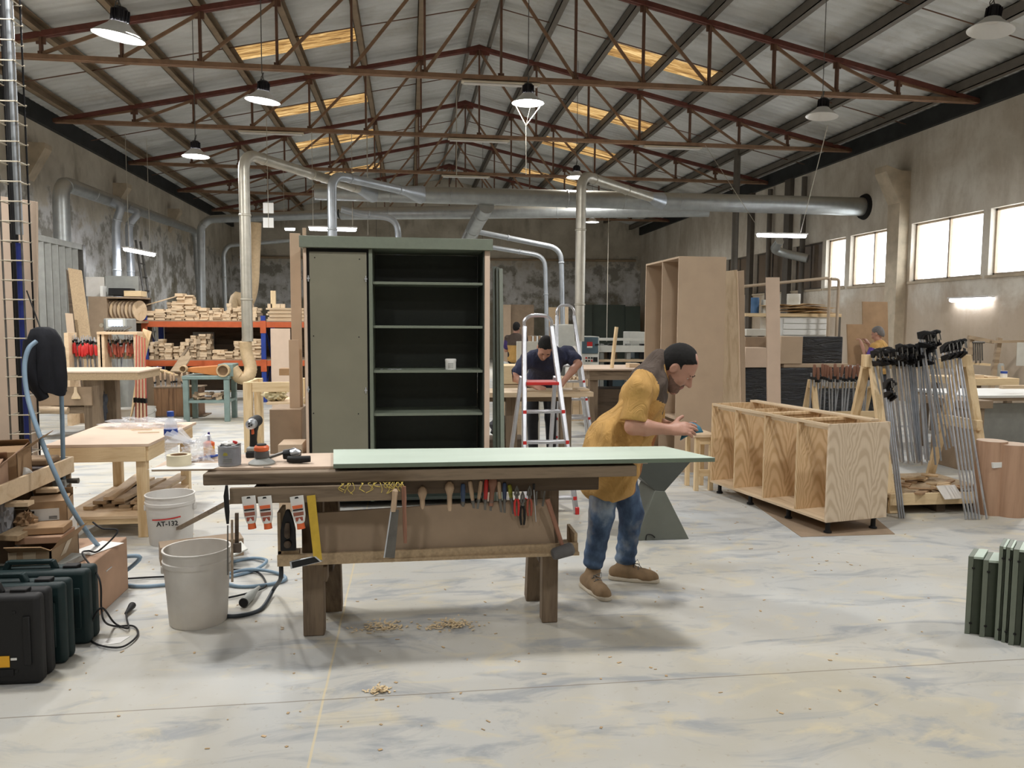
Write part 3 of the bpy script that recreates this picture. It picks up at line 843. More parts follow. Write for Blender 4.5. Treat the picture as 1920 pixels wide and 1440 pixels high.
# left wall run
WX = -6.55
a = P(118,470,x=WX); top = P(122,352,x=WX)
zt = 4.2
path = bend_path([Vector((WX,a.y,1.0)), Vector((WX,a.y,zt)), Vector((WX,a.y+3.2,zt+.05)), Vector((WX,25.2,zt+.15)), Vector((WX+.05,25.4,1.2))], .4, 7)
duct('galvanised duct on the left wall with a big elbow, thinning toward the back', path, .16, 'galv', 1.3, 20, taper=.085)
for pxt, pxm, pxb, yy, lab in ((200, 217, 222, a.y+2.3, 'first drop pipe from the left wall duct, down to the console'), (226, 241, 251, a.y+3.4, 'second drop pipe from the left wall duct, right of the first')):
    t0 = Vector((WX+.05, yy, zt)); mm = P(pxm, 420, y=yy); bb = P(pxb, 615, y=yy)
    duct(lab, bend_path([t0, Vector((t0.x+.25,yy,zt-.1)), mm, bb], .2, 5), .085, 'galv_clean', 1.1, 16, 'drop_pipe', 'pipe', 'drop pipes')
# hanging plates by the left branch pipe
for k, (y0, y1) in enumerate(((380,400),(408,427))):
    lo, hi = pxbox((493,y0),(513,y1), 16.0, .03)
    o = MB().box(lo, hi).build('hanging_plate', M['white']); tag(o, ['upper','lower'][k]+' small white plate hanging among the ducts left of the cabinet', 'plate', 'hanging plates')
a = P(503,380,y=16.02)
o = MB().tube([(a.x,16.0,CH),(a.x,16.0,P(503,427,y=16).z)], .006, 6).build('plate_rope', M['cable']); tag(o, 'thin rope carrying the two small white plates', 'rope')
# loose cables and thin vertical lines
for px, pt, pb, y, lab in ((1141,420,640,26,'thin pale cable hanging straight down before the back wall'), (688,250,440,20,'thin cord hanging from the roof above the green cabinet'), (856,200,330,19,'thin cord hanging from the ridge by the middle battens')):
    a, c = P(px,pt,y=y), P(px,pb,y=y)
    o = MB().tube([(a.x,y,roof_z(a.x)+.005),(a.x,y,c.z)], .012, 6).build('hanging_cable', M['cable']); tag(o, lab, 'cable', 'hanging cables')
# steel columns at the right rear
a = P(1383,280,y=19.5)
o = MB().tube([(a.x,19.5,0),(a.x,19.5,roof_z(a.x)-.1)], .085, 14).build('round_post', M['frame_dark']); tag(o, 'dark round steel post from floor to roof behind the wardrobe carcass', 'post')
a = P(1255,280,y=31); 
# small wall pipe with elbow on right wall
p = [P(1515,485,x=XR-.15), P(1470,475,x=XR-.6), P(1450,468,x=XR-.9), P(1462,452,x=XR-.9)]
o = MB().tube(bend_path(p,.25,5), .11, 14).build('exhaust_pipe', M['galv']); tag(o, 'short grey exhaust pipe with an elbow on the right wall by the boarded windows', 'pipe')
# mezzanine rail pipe by the right wall
a, c, d = P(1300,528,x=9.4), P(1562,524,x=9.4), P(1562,640,x=9.4)
# ================================================================ FRONT WORKBENCH
BZ = 0.885                                   # top of the thick slab
bench = thing('workbench', 'worn wooden workbench in front with tools slotted along its apron', 'workbench', (0.1, 4.0, 0))
def bx(name, a, c, mat, par=bench, bev=.004): return MB().box(a, c).build(name, mat, par, bevel=bev)
MB().box((-0.96,3.70,BZ-.055),(1.13,4.235,BZ)).build('top_slab', M['old_x'], bench, bevel=.006)
bx('beam', (-0.74,3.84,.735), (0.97,3.93,BZ-.056), M['old_dark'])
bx('beam', (-0.74,4.08,.735), (0.97,4.16,BZ-.056), M['old_dark'])
# splayed legs
for (x, y, nm) in ((-0.49,3.94,'leg'), (0.735,3.97,'leg'), (-0.43,4.27,'leg'), (0.70,4.30,'leg')):
    b = MB(); b.bar((x,y,0),(x,y+(.0 if y<4.1 else -.16),.735),.105 if x<0 else .085,.085,(0,1,0)); b.build(nm, M['old_z'], bench, bevel=.006)
bx('cross_rail', (-0.45,3.99,.30),(-0.40,4.23,.40), M['old_dark']); bx('cross_rail', (0.69,4.02,.30),(0.74,4.26,.40), M['old_dark'])
bx('leg_block', (-0.535,3.90,.28),(-0.42,3.985,.36), M['old_z'])
# front tool rail
RA = P(432,914,y=3.68); RB = P(757,905,y=3.68)
b = MB(); b.prism([(RA.x,3.66,RA.z-.075),(RB.x,3.66,RA.z-.075),(RB.x,3.66,RA.z),(RA.x,3.66,RA.z)], (0,.022,0)); b.build('tool_rail', M['old_x'], bench, bevel=.003)
bx('rail_bracket', (RB.x-.06,3.682,RA.z-.05),(RB.x,3.84,RA.z-.005), M['old_dark'])
bx('rail_bracket', (RA.x+.10,3.682,RA.z-.05),(RA.x+.15,3.84,RA.z-.005), M['old_dark'])
# leaning apron panel with tool slots behind its top edge, trough below
A1, A2, A3, A4 = P(590,962,y=3.80), P(1032,934,y=3.86), P(1042,1024,y=3.80), P(590,1052,y=3.76)
b = MB(); b.prism([A4,A3,A2,A1], (0,.016,0)); b.build('apron_panel', M['mdf_dark'], bench, bevel=.002)
T1, T2 = P(520,1058,y=3.74), P(1084,1032,y=3.78); zb = T1.z-.012
b = MB(); b.prism([(T1.x,3.74,zb),(T2.x,3.78,zb),(T2.x,3.78,zb+.055),(T1.x,3.74,zb+.055)], (0,.018,0)); b.box((T1.x,3.75,zb),(T2.x,3.99,zb+.016)); b.box((T2.x-.016,3.80,zb+.016),(T2.x,3.99,zb+.10)); b.box((T1.x,3.76,zb+.016),(T1.x+.016,3.92,zb+.26)); b.box((T1.x,3.76,zb+.016),(T1.x+.10,3.80,zb+.07))
b.build('tool_trough', M['chip'], bench)
def tape_shape(): pass
# sheets lying on the slab
sheet = MB(); SZ = BZ+.012
q = [P(284,880,z=SZ), P(700,873,z=SZ), P(700,846,z=SZ), P(335,850,z=SZ)]
q[0].z = q[1].z = q[2].z = q[3].z = BZ+.001
sheet.prism([q[0], (1.20,3.745,BZ+.001), (1.20,4.16,BZ+.001), (q[3].x,4.16,BZ+.001)], (0,0,.012))
tag(sheet.build('plywood_sheet', M['mdf_pink'], bevel=.001), 'thin pinkish sheet lying on the front workbench under the mint board', 'sheet')
GZ = SZ+.024
gq = [P(625,870,z=GZ), P(1341,858,z=GZ), P(1246,836.5,z=GZ), P(625,842.5,z=GZ)]
for v in gq: v.z = SZ+.002
b = MB(); b.prism(gq, (0,0,.022), 0)
o = b.build('painted_board', [M['mint'], M['mint_edge']], bevel=.002)
for p_ in o.data.polygons: p_.material_index = 0 if p_.normal.z > .5 else 1
tag(o, 'long mint green board being sanded on the front workbench', 'board')
TOPZ = BZ+.0135
# ---------------- things on the left end of the bench top
def on_top(px, py): return P(px, py, z=TOPZ)
def lathe_at(c, prof, n=24, T=None): return MB().lathe(prof, n, Matrix.Translation(c) @ (T or Matrix()))
c = on_top(336,872); c.y = max(c.y, 3.80)
r = thing('masking_tape_roll', 'cream roll of masking tape at the left end of the bench top', 'tape', c)
lathe_at(c, [(.040,0),(.056,0),(.056,.052),(.040,.052),(.040,0)], 36).build('tape', M['tape'], r)
lathe_at(c, [(.037,.001),(.040,.001),(.040,.051),(.037,.051),(.037,.001)], 36).build('cardboard_core', M['card'], r)
b = MB(); p0 = on_top(285,876); b.prism([(p0.x,3.765,TOPZ),(p0.x+.30,3.755,TOPZ),(p0.x+.34,3.90,TOPZ),(p0.x+.08,3.93,TOPZ)], (0,0,.0015)); tag(b.build('paper_sheet', M['paper']), 'white paper lying under the tape roll', 'paper')
c = on_top(322,857); c.y = 4.02
c = P(322,858,y=4.02); c.z = TOPZ
r = thing('water_bottle', 'clear water bottle with a blue cap standing on the bench top', 'bottle', c)
prof = [(.0,.003),(.028,.0)]
for k in range(9): prof += [(.0325,.012+k*.0125),(.030,.018+k*.0125)]
prof += [(.032,.13),(.0325,.17),(.028,.195),(.014,.215),(.0125,.225)]
lathe_at(c, prof).build('bottle_body', M['bottle'], r); lathe_at(c, [(.016,.222),(.0165,.224),(.0165,.245),(.015,.247)], 20).build('cap', M['blue'], r)
lathe_at(c, [(.0333,.128),(.0333,.160)]).build('label_band', M['blue'], r)
# crumpled clear bag
def crumple(c, size, seed, n=26, amp=.35, squash=1.0):
    rng = random.Random(seed); ph = [(rng.uniform(2,9), rng.uniform(0,6.28), rng.uniform(2,9)) for _ in range(7)]
    b = MB(); vs = []; fs = []
    rows = n//2+1
    for i in range(rows):
        th = PI*i/(rows-1)
        for j in range(n):
            a = 2*PI*j/n
            d = Vector((math.sin(th)*math.cos(a), math.sin(th)*math.sin(a), math.cos(th)))
            k = 1+amp*sum(math.sin(f*d.x*2+p_+g*d.z*2+f*d.y) for f, p_, g in ph)/7*2
            vs.append(Vector(c)+Vector((d.x*size[0], d.y*size[1], d.z*size[2]))*k)
    for i in range(rows-1):
        for j in range(n):
            j2 = (j+1) % n; fs.append((i*n+j, (i+1)*n+j, (i+1)*n+j2, i*n+j2))
    zmin = c[2]-size[2]*squash
    for v in vs: v.z = max(v.z, zmin)
    return b.add(vs, fs)
c = P(372,838,y=3.98); c.z = TOPZ+.055
b = crumple(c, (.075,.05,.058), 3, 34, .42, .95)
rng = random.Random(11)
for k in range(7):                                                   # gathered neck of the bag fanning out
    a = rng.uniform(2.2,3.7); p0 = c+Vector((-.02,0,.03)); p1 = c+Vector((-.16+rng.uniform(0,.06), rng.uniform(-.05,.05), .09+rng.uniform(-.05,.06)))
    b.prism([p0, p0+Vector((0,.010,.004)), p1+Vector((.01,.008,.010)), p1+Vector((0,-.008,-.006))], (.001,0,.002))
o = b.build('plastic_bag', M['film'], angle=20); tag(o, 'crumpled clear plastic bag between the water bottle and the paint can', 'bag')
c = P(392,838,y=4.10); c.z = TOPZ
r = thing('glue_bottle', 'small yellow glue bottle with orange collar and violet tip behind the bag', 'bottle', c)
lathe_at(c, [(.024,0),(.027,.004),(.027,.055),(.024,.062)]).build('bottle_body', plain('amber_plastic', (232,168,60), .4), r)
lathe_at(c, [(.0275,.058),(.0275,.074),(.015,.082),(.007,.085)]).build('collar', M['orange_plastic'], r)
lathe_at(c, [(.007,.084),(.006,.105),(.0075,.106),(.005,.128),(.0,.129)]).build('nozzle', plain('violet_tip', (60,50,120), .4), r)
c = on_top(431,872)
r = thing('paint_can', 'grey printed paint can with rags and a red lid piece on top', 'paint can', c)
lathe_at(c, [(.050,.0),(.053,.003),(.0525,.006),(.0525,.090),(.0545,.094),(.0525,.098),(.046,.097),(.046,.09),(.0,.09)], 32).build('can', plain('grey_can', (146,148,152), .35, .3, .06), r)
lathe_at(c, [(.0530,.012),(.0530,.083)], 32).build('label_wrap', plain('can_label', (134,136,142), .5, 0, .1, 30), r)
MB().prism([c+Vector((-.020,-.0535,.056)), c+Vector((-.008,-.0538,.054)), c+Vector((.004,-.0538,.056)), c+Vector((.0,-.0538,.068)), c+Vector((-.014,-.0538,.070))], (0,.001,0)).build('label_mark', plain('olive_yellow', (170,160,70), .5), r)
for zz in (.038,.030,.022): MB().box(c+Vector((-.02,-.0542,zz)), c+Vector((.022,-.0532,zz+.004))).build('label_print', M['machine_grey'], r)
crumple(c+Vector((0,0,.105)), (.045,.035,.012), 5, 16, .3).build('rag', M['white_plastic'], r)
MB().cbox(c+Vector((.028,-.01,.113)), (.022,.02,.014), (0,.3,.4)).build('red_piece', M['red'], r, bevel=.003)
# blue-handled scraper
a, d = on_top(349,868), on_top(408,858)
r = thing('scraper', 'blue handled scraper lying before the bag', 'scraper', (a+d)/2)
a.z = d.z = TOPZ+.012
MB().tube([a.lerp(d,.42), a.lerp(d,.55), a.lerp(d,.8), d], [.009,.012,.013,.009], 10, flat=.7).build('handle', M['blue'], r)
MB().bar(a-Vector((0,0,.008)), a.lerp(d,.45), .022, .002).build('blade', M['steel'], r)
# cordless drill, chuck toward the camera
c = on_top(473,858); c.y += .03
r = thing('cordless_drill', 'black and grey cordless drill standing upright on its battery', 'drill', c)
MB().cbox(c+Vector((0,.0,.016)), (.062,.085,.032)).build('battery', M['black'], r, bevel=.006)
MB().cbox(c+Vector((0,.0,.042)), (.058,.078,.022)).build('battery_mount', M['machine_grey'], r, bevel=.008)
MB().tube([c+Vector((0,.012,.05)), c+Vector((0,.008,.09)), c+Vector((.004,0,.135)), c+Vector((.006,-.002,.155))], [.021,.018,.020,.024], 14).build('grip', M['black'], r)
MB().tube([c+Vector((.006,.085,.178)), c+Vector((.006,.08,.178)), c+Vector((.006,.0,.178)), c+Vector((.006,-.04,.178))], [.022,.030,.032,.026], 20).build('motor_housing', M['black'], r)
MB().tube([c+Vector((.006,-.04,.178)), c+Vector((.006,-.048,.178)), c+Vector((.006,-.085,.178)), c+Vector((.006,-.095,.178))], [.026,.027,.025,.014], 20).build('chuck', M['steel'], r)
b = MB()
for k in range(3):
    a_ = 2*PI*k/3; b.cbox(c+Vector((.006+.008*math.cos(a_), -.098, .178+.008*math.sin(a_))), (.006,.02,.006))
b.build('chuck_jaws', M['black_steel'], r)
MB().cbox(c+Vector((.004,-.024,.135)), (.012,.016,.03)).build('trigger', M['orange_plastic'], r, bevel=.003)
# orbital sander
c = on_top(491,870)
r = thing('orbital_sander', 'grey orbital sander with an orange cap on the bench top', 'sander', c)
lathe_at(c, [(.0,0),(.062,0),(.064,.008),(.055,.016),(.030,.030),(.028,.036)], 32).build('pad', M['machine_grey'], r)
lathe_at(c, [(.028,.030),(.036,.036),(.034,.062),(.030,.066)], 28).build('body', plain('sander_grey', (86,84,84), .5), r)
lathe_at(c, [(.030,.064),(.036,.070),(.036,.084),(.030,.092),(.020,.094)], 28).build('grip_cap', M['orange_plastic'], r)
lathe_at(c, [(.026,.090),(.022,.100),(.0,.101)], 20).build('lever', M['black'], r)
# small nail gun lying on its side
a, d = on_top(508,862), on_top(580,866)
r = thing('nail_gun', 'dark nail gun lying beside the sander, near the mint board', 'nail gun', (a+d)/2)
z = TOPZ
MB().bar((a.x,3.90,z+.024),(a.x+.125,3.96,z+.058),.022,.012).build('magazine', M['steel_dull'], r, bevel=.002)
MB().tube([(a.x+.07,3.93,z+.034),(a.x+.12,3.93,z+.036),(a.x+.155,3.93,z+.034)], [.024,.030,.022], 16).build('cylinder', M['black_steel'], r)
MB().tube([(a.x+.10,3.88,z+.018),(a.x+.16,3.86,z+.02),(a.x+.21,3.86,z+.022)], [.016,.018,.016], 12).build('grip', M['black'], r)
MB().tube([(a.x+.11,3.90,z+.045),(a.x+.135,3.90,z+.05),(a.x+.155,3.90,z+.045)], [.016,.02,.012], 12).build('end_cap', M['steel'], r)
b = MB(); b.box((a.x+.0,3.775,z),(a.x+.035,3.782,z+.002)); 
tag(b.build('drill_bit', M['steel']), 'tiny steel bit lying before the sander', 'bit')

# ---------------- tools hung on the apron
def up_tool(px, pt, pb, lab, kind, mat, r=.012, ball=0, y=3.835, lean=0, ferr=True, name='chisel'):
    a = P(px, pb, y=y); d = P(px+lean, pt, y=y)
    t = thing(name, lab, kind, a, 0, None)
    L = (d-a).length; u = (d-a).normalized()
    if ball:
        MB().tube([a-u*.02, a+u*(L*.45), a+u*(L*.58), a+u*(L*.72), a+u*(L*.88), a+u*L], [.012,.013,.018,.024,.021,.008], 16).build('handle', mat, t)
    else:
        MB().tube([a+u*.012, a+u*.02, a+u*(L*.5), a+u*(L*.92), a+u*L], [r*.85,r*.9,r*1.08,r*1.05,r*.7], 14).build('handle', mat, t)
    if ferr: MB().tube([a-u*.004, a+u*.014], r*.95, 14).build('ferrule', M['steel_dull'], t)
    MB().bar(a-u*.10, a, .012, .004, (0,1,0)).build('blade', M['steel_dull'], t)
    return t
up_tool(792,912,957,'leftmost wooden ball-headed tool handle above the apron panel','file',M['handle'],.012,1, name='rasp')
up_tool(843,903,950,'second pale wooden ball-headed handle from the left on the apron','file',M['handle'],.012,1, name='rasp')
up_tool(868,907,945,'chisel with a dusty blue handle left of the other chisels','chisel',plain('faded_blue', (62,84,118), .5),.0115)
up_tool(887,902,943,'chisel with a worn brown handle and dark cap','chisel',M['handle'],.0105,lean=-6)
up_tool(897,902,941,'slim chisel with a tan handle leaning right','chisel',M['handle'],.0095,lean=5)
up_tool(910,899,941,'red handled chisel among the tools on the apron','chisel',M['red'],.0105,lean=2)
up_tool(921,893,941,'reddish ball-headed wooden handle in the middle of the tools','file',M['handle_red'],.013,1, lean=4, name='rasp')
up_tool(938,903,940,'short chisel with a pale wooden handle','chisel',M['handle'],.0095,lean=-3)
up_tool(946,905,940,'short chisel with a blue handle right of the reddish handle','chisel',plain('faded_blue2', (58,74,108), .5),.0105)
up_tool(959,909,938,'screwdriver with a black and yellow handle','screwdriver',plain('yellow_black', (150,150,50), .5, 0, .5, 40),.0105,lean=-4,name='screwdriver')
def pliers(px, pt, pb, lab, mat, y=3.80):
    a, d = P(px,pb,y=y), P(px,pt,y=y); L = (d-a).length
    t = thing('pliers', lab, 'pliers', a)
    for s_ in (-1,1):
        MB().tube([d+Vector((s_*.003,0,-L*.40)), d+Vector((s_*.010,0,-L*.55)), d+Vector((s_*.011,0,-L*.8)), a+Vector((s_*.007,0,0))], [.005,.006,.006,.005], 8).build('grip', mat, t)
        MB().tube([d+Vector((-s_*.002,0,-L*.38)), d+Vector((s_*.008,0,-L*.28)), d+Vector((s_*.006,0,-L*.12)), d], [.006,.007,.005,.003], 8).build('jaw', M['steel_dull'], t)
    MB().tube([d+Vector((0,-.008,-L*.38)), d+Vector((0,.008,-L*.38))], .008, 10).build('pivot', M['steel_dull'], t)
pliers(969,911,967,'red handled pliers hanging over the apron edge',M['red'])
pliers(980,922,984,'dark pliers hanging next to the red pliers',M['black'])
pliers(993,911,967,'pliers with worn red-brown grips, right of the dark pliers',M['red_dark'])
a, d = P(1005,978,y=3.80), P(1001,918,y=3.80)
r = thing('awl', 'thin steel awl hanging right of the pliers', 'awl', a)
MB().tube([a,d],.0025,6).build('spike', M['steel'], r); MB().tube([d, d+Vector((0,0,.03))],[.006,.007],8).build('handle', M['black'], r)
for px0,px1,pt,pb,lab in ((1005,1008,890,938,'bluish curved handle of the clamp left of the dark one'), (1016,1030,887,938,'dark curved clamp handle at the right end of the tools')):
    a, d = P(px0,pb,y=3.85), P(px1,pt,y=3.85)
    t = thing('hand_clamp', lab, 'clamp', a)
    MB().tube([a.lerp(d,.35), a.lerp(d,.55), a.lerp(d,.85)+Vector((.004,0,0)), d], [.007,.010,.010,.006], 10, flat=.7).build('handle', plain('grey_blue_grip', (52,62,72), .5), t)
    MB().bar(a-Vector((0,0,.06)), a.lerp(d,.45), .010, .004, (0,1,0)).build('bar', M['steel_dull'], t)
# saw and stick
a, d = P(729,1046,y=3.645), P(741,920,y=3.65)
r = thing('hand_saw', 'hand saw with a pale wooden handle hanging from the tool rail', 'saw', a)
u = (d-a).normalized(); s_ = Vector((u.z,0,-u.x))
MB().prism([a-s_*.022, a+s_*.028, a+u*.235+s_*.026, a+u*.235-s_*.008], (0,.0015,0)).build('blade', M['steel_dull'], r)
MB().bar(a-s_*.022+Vector((0,-.001,0)), a+u*.24-s_*.010+Vector((0,-.001,0)), .006, .007, (0,1,0)).build('spine', M['steel'], r)
MB().tube([a+u*.225, a+u*.25, a+u*.29, a+u*.325, a+u*.335], [.012,.014,.013,.015,.008], 12).build('handle', M['handle'], r)
a, d = P(760,1018,y=3.645), P(757,912,y=3.65)
r = MB().tube([a, a.lerp(d,.3), a.lerp(d,.6), a.lerp(d,.8), d], [.008,.010,.009,.012,.010], 10).build('wooden_stick', M['handle_red']); tag(r, 'dark wooden stick hanging right beside the hand saw', 'stick')
# mallet
a, d = P(1058,1034,y=3.74), P(1026,936,y=3.78)
r = thing('rubber_mallet', 'grey rubber mallet hanging head down at the right end of the apron', 'mallet', a)
MB().tube([a, a.lerp(d,.5), d], [.010,.012,.013], 12).build('handle', M['handle_red'], r)
h0, h1 = P(1036,1040,y=3.72), P(1074,1028,y=3.74)
MB().tube([h0, h0.lerp(h1,.1), h0.lerp(h1,.9), h1], [.024,.030,.034,.026], 18).build('head', plain('grey_rubber', (92,90,90), .8, 0, .15, 14), r)
# glue tubes
for k, (px, lab) in enumerate(((469,'leftmost white and orange glue tube on the tool rail'), (499,'middle white and orange glue tube on the tool rail'), (559,'white and orange glue tube beside the yellow square'))):
    t0, t1 = P(px-3,930,y=3.652), P(px+4 if k < 2 else px+6,991,y=3.645)
    r = thing('glue_tube', lab, 'tube', t1, 0, 'glue tubes')
    u = (t1-t0).normalized(); sx = Vector((-u.z,0,u.x))*-1; w0, w1 = .031, .020
    L = (t1-t0).length
    def cs(k_, w, dep): return [t0+u*(L*k_)+sx*(w*math.cos(a_))+Vector((0,dep*math.sin(a_)-.003,0)) for a_ in [2*PI*j/16 for j in range(16)]]
    b = MB(); rows = [cs(0,w0,.002), cs(.14,w0,.003), cs(.25,w0,.008), cs(.6,.029,.014), cs(.78,.022,.016), cs(.82,.018,.015)]
    vs = [v for rw in rows for v in rw]; fs = []
    for i in range(len(rows)-1):
        for j in range(16): fs.append((i*16+j, i*16+(j+1) % 16, (i+1)*16+(j+1) % 16, (i+1)*16+j))
    fs.append(tuple(range(16))); b.add(vs, fs); b.build('tube_body', M['white'], r)
    MB().tube([t0+u*(L*.82), t0+u*L*1.0], [.0175,.019], 16).build('cap', M['orange_plastic'], r)
    for k0, k1, mt in ((.26,.36,M['orange_plastic']), (.38,.42,M['black']), (.47,.58,plain('rust_print', (150,92,74), .5)), (.62,.74,M['red_dark'])):
        p = t0+u*(L*k0)+Vector((0,-.0175,0)); q = t0+u*(L*k1)+Vector((0,-.0175,0)); hw = .024 if k0 < .6 else .017
        MB().prism([p-sx*hw, p+sx*hw, q+sx*hw*.95, q-sx*hw*.95], (0,.001,0)).build('printed_band', mt, r)
    p = t0+u*(L*.07)+Vector((0,-.006,0)); MB().prism([p-sx*.01,p+sx*.01,p+sx*.006+u*-.008,p-sx*.006+u*-.008], (0,.001,0)).build('hang_slot', M['black'], r)
# hand plane standing in the trough end
a, d = P(540,1033,y=3.74), P(540,958,y=3.76)
r = thing('hand_plane', 'black metal hand plane hanging upright at the left of the apron', 'plane', a)
b = MB(); w = .036
b.prism([a+Vector((-w,0,0)), a+Vector((w,0,0)), a+Vector((w*.95,0,.10)), a+Vector((w*.6,0,.16)), a+Vector((.008,0,.198)), a+Vector((-.008,0,.198)), a+Vector((-w*.6,0,.16)), a+Vector((-w*.95,0,.10))], (0,.03,0)); b.build('sole', M['black_steel'], r, bevel=.003)
MB().tube([a+Vector((0,-.004,.135)), a+Vector((0,-.018,.11)), a+Vector((0,-.02,.08)), a+Vector((0,-.004,.07))], [.010,.014,.014,.010], 12).build('tote', M['old_dark'], r)
MB().ell(a+Vector((0,-.012,.035)), (.018,.018,.018), 14).build('knob', M['old_dark'], r)
# yellow try square
a, d = P(575,930,y=3.648), P(601,1046,y=3.640)
r = thing('try_square', 'yellow rule try square with a black stock hanging on the tool rail', 'square', a)
sx = Vector((.019,0,-.003))
MB().prism([P(575,930,y=3.648), P(591,928,y=3.648), P(604,1050,y=3.640), P(588,1048,y=3.640)], (0,.002,0)).build('rule', M['yellow'], r)
b = MB(); q = [P(543,1054,y=3.640), P(592,1043,y=3.640), P(604,1053,y=3.640), P(545,1067,y=3.640)]
b.prism(q, (0,.014,0)); b.build('stock_edge', M['steel'], r)
cq = sum(q, Vector())/4; b = MB(); b.prism([cq+(v-cq)*.88+Vector((0,-.001,0)) for v in q], (0,.002,0)); b.build('stock', M['black'], r)
# bar clamp hanging on the left end
a, d = P(427,905,y=3.66), P(430,1092,y=3.60)
r = thing('bar_clamp', 'old bar clamp hanging on the left end of the workbench', 'clamp', d)
MB().bar(P(435,975,y=3.63), P(435.5,1091,y=3.62), .010, .006, (0,1,0)).build('bar', plain('notched_bar', (150,134,116), .5, .3, .3, 40), r)
MB().tube([P(427,985,y=3.63), P(427,1078,y=3.62)], .0035, 8).build('spindle', M['steel_dull'], r)
MB().tube([P(425,910,y=3.63), P(424,930,y=3.63), P(426,960,y=3.63), P(427,982,y=3.63)], [.006,.012,.011,.006], 12).build('handle', M['black'], r)
MB().bar(P(444,962,y=3.66), P(444,1020,y=3.66), .016, .010, (0,1,0)).build('slide_arm', M['old_dark'], r)
MB().cbox(P(445,1027,y=3.65), (.034,.022,.045)).build('jaw', plain('jaw_brown', (92,80,70), .6), r, bevel=.003)
# yellow string tangles on the rail
rng = random.Random(5); b = MB()
for k in range(26):
    x = RA.x + (RB.x-RA.x)*(.62+.38*rng.random()); z = RA.z + .004; L = rng.uniform(.01,.05)
    b.tube(spline([(x,3.70,z),(x+rng.uniform(-.01,.01),3.655,z+.004),(x+rng.uniform(-.015,.015),3.652,z-L*.5),(x+rng.uniform(-.02,.02),3.652,z-L)],4), .0016, 5)
o = b.build('string_tangle', plain('yellow_string', (204,182,92), .8)); tag(o, 'tangle of yellow string threads on the tool rail beside the hand saw', 'string', kind='stuff')

# ================================================================ THINGS ON THE FLOOR IN FRONT
def bucket(c, r0, r1, h, lab, mat, bail=False, band=None):
    t = thing('bucket', lab, 'bucket', c)
    T = Matrix.Translation(Vector(c))
    MB().lathe([(0,.004),(r0*.97,0),(r0,.006),(r1*.985,h*.80),(r1*1.02,h*.80),(r1*1.03,h*.86),(r1,h*.87),(r1,h*.97),(r1*1.03,h*.98),(r1*1.03,h),(r1*.97,h),(r1*.96,h*.95),(r0*.96,.02),(0,.018)], 40, T).build('pail', mat, t)
    for s_ in (-1,1): MB().cbox(Vector(c)+Vector((s_*r1*1.02,0,h*.72)), (.02,.045,.045)).build('handle_lug', mat, t, bevel=.008)
    if bail:
        pts = [Vector(c)+Vector((r1*1.03*math.cos(a), -abs(math.sin(a))*.16-.01, h*.72-abs(math.sin(a))*.08)) for a in [PI*k/14 for k in range(15)]]
        MB().tube(pts, .003, 6).build('bail', M['steel_dull'], t)
    return t
c = P(356,1187,z=0)
bucket((c.x, c.y+.17, 0), .145, .168, .40, 'empty dusty white bucket standing open in front of the workbench', M['white_dusty'])
c = P(356,975,z=0); 
bk = bucket((P(354,985,z=0).x, 5.75, 0), .145, .165, .355, 'white bucket with a red striped label, standing behind the workbench', M['white_plastic'])
bc = Vector((P(354,985,z=0).x, 5.75, 0))
b = MB()
for j in range(9):
    a0 = -PI/2-.55+j*.14; a1 = a0+.14; rr = .161
    b.add([bc+Vector((rr*math.cos(a0),rr*math.sin(a0),.190+.002*j)), bc+Vector((rr*math.cos(a1),rr*math.sin(a1),.192+.002*j)), bc+Vector((rr*math.cos(a1),rr*math.sin(a1),.201+.002*j)), bc+Vector((rr*math.cos(a0),rr*math.sin(a0),.199+.002*j))], [(0,1,2,3)])
b.build('red_stripe', M['red'], bk)
text_mesh('AT-132', .047, 'lettering', M['black'], bk, Matrix.Translation(Vector((.025,-.166,.172))) @ Matrix.Rotation(PI/2,4,'X') @ Matrix.Rotation(.05,4,'Z'))
# hoses and cords on the floor
def cord(name, lab, pts, r, mat, cat='cord', n=8, seg=8):
    o = MB().tube(spline(pts, seg), r, n).build(name, M[mat], angle=80); return tag(o, lab, cat)
def fl(px, py, dz=.012): v = P(px, py, z=0); v.z = dz; return v
cord('air_hose', 'blue air hose coiled on the floor behind the white bucket', [fl(213,1095), fl(260,1103), fl(330,1098), fl(400,1090), fl(470,1075), fl(500,1060,.03), fl(470,1050), fl(420,1062), fl(400,1085,.03), fl(440,1102), fl(500,1100), fl(535,1090), fl(520,1078), fl(470,1076,.03), fl(425,1082,.02)], .0105, 'blue_hose', 'hose', 10)
cord('air_hose', 'dark hose sweeping from under the hand plane down to the bucket', [P(527,1060,y=3.86), P(526,1085,y=3.9), fl(515,1118,.05), fl(490,1145), fl(450,1158), fl(410,1158), fl(380,1150)], .011, 'dark_hose', 'hose', 10)
cord('power_cord', 'dark cord running along the floor to the black socket', [fl(215,1090), fl(280,1086), fl(360,1082), fl(430,1072), fl(480,1075), fl(498,1095), fl(490,1108), fl(430,1124), fl(380,1128)], .006, 'rubber')
a, d = fl(457,1140,.03), fl(478,1118,.03)
r = thing('cord_socket', 'black socket end of a cord lying on the floor beside the hoses', 'socket', a)
MB().tube([a, a.lerp(d,.6), d, d+(d-a)*.4], [.028,.026,.016,.008], 18).build('socket_body', M['machine_grey'], r)
MB().tube([a-(d-a)*.03, a+(d-a)*.02], [.025,.025], 18).build('socket_face', M['rubber'], r)
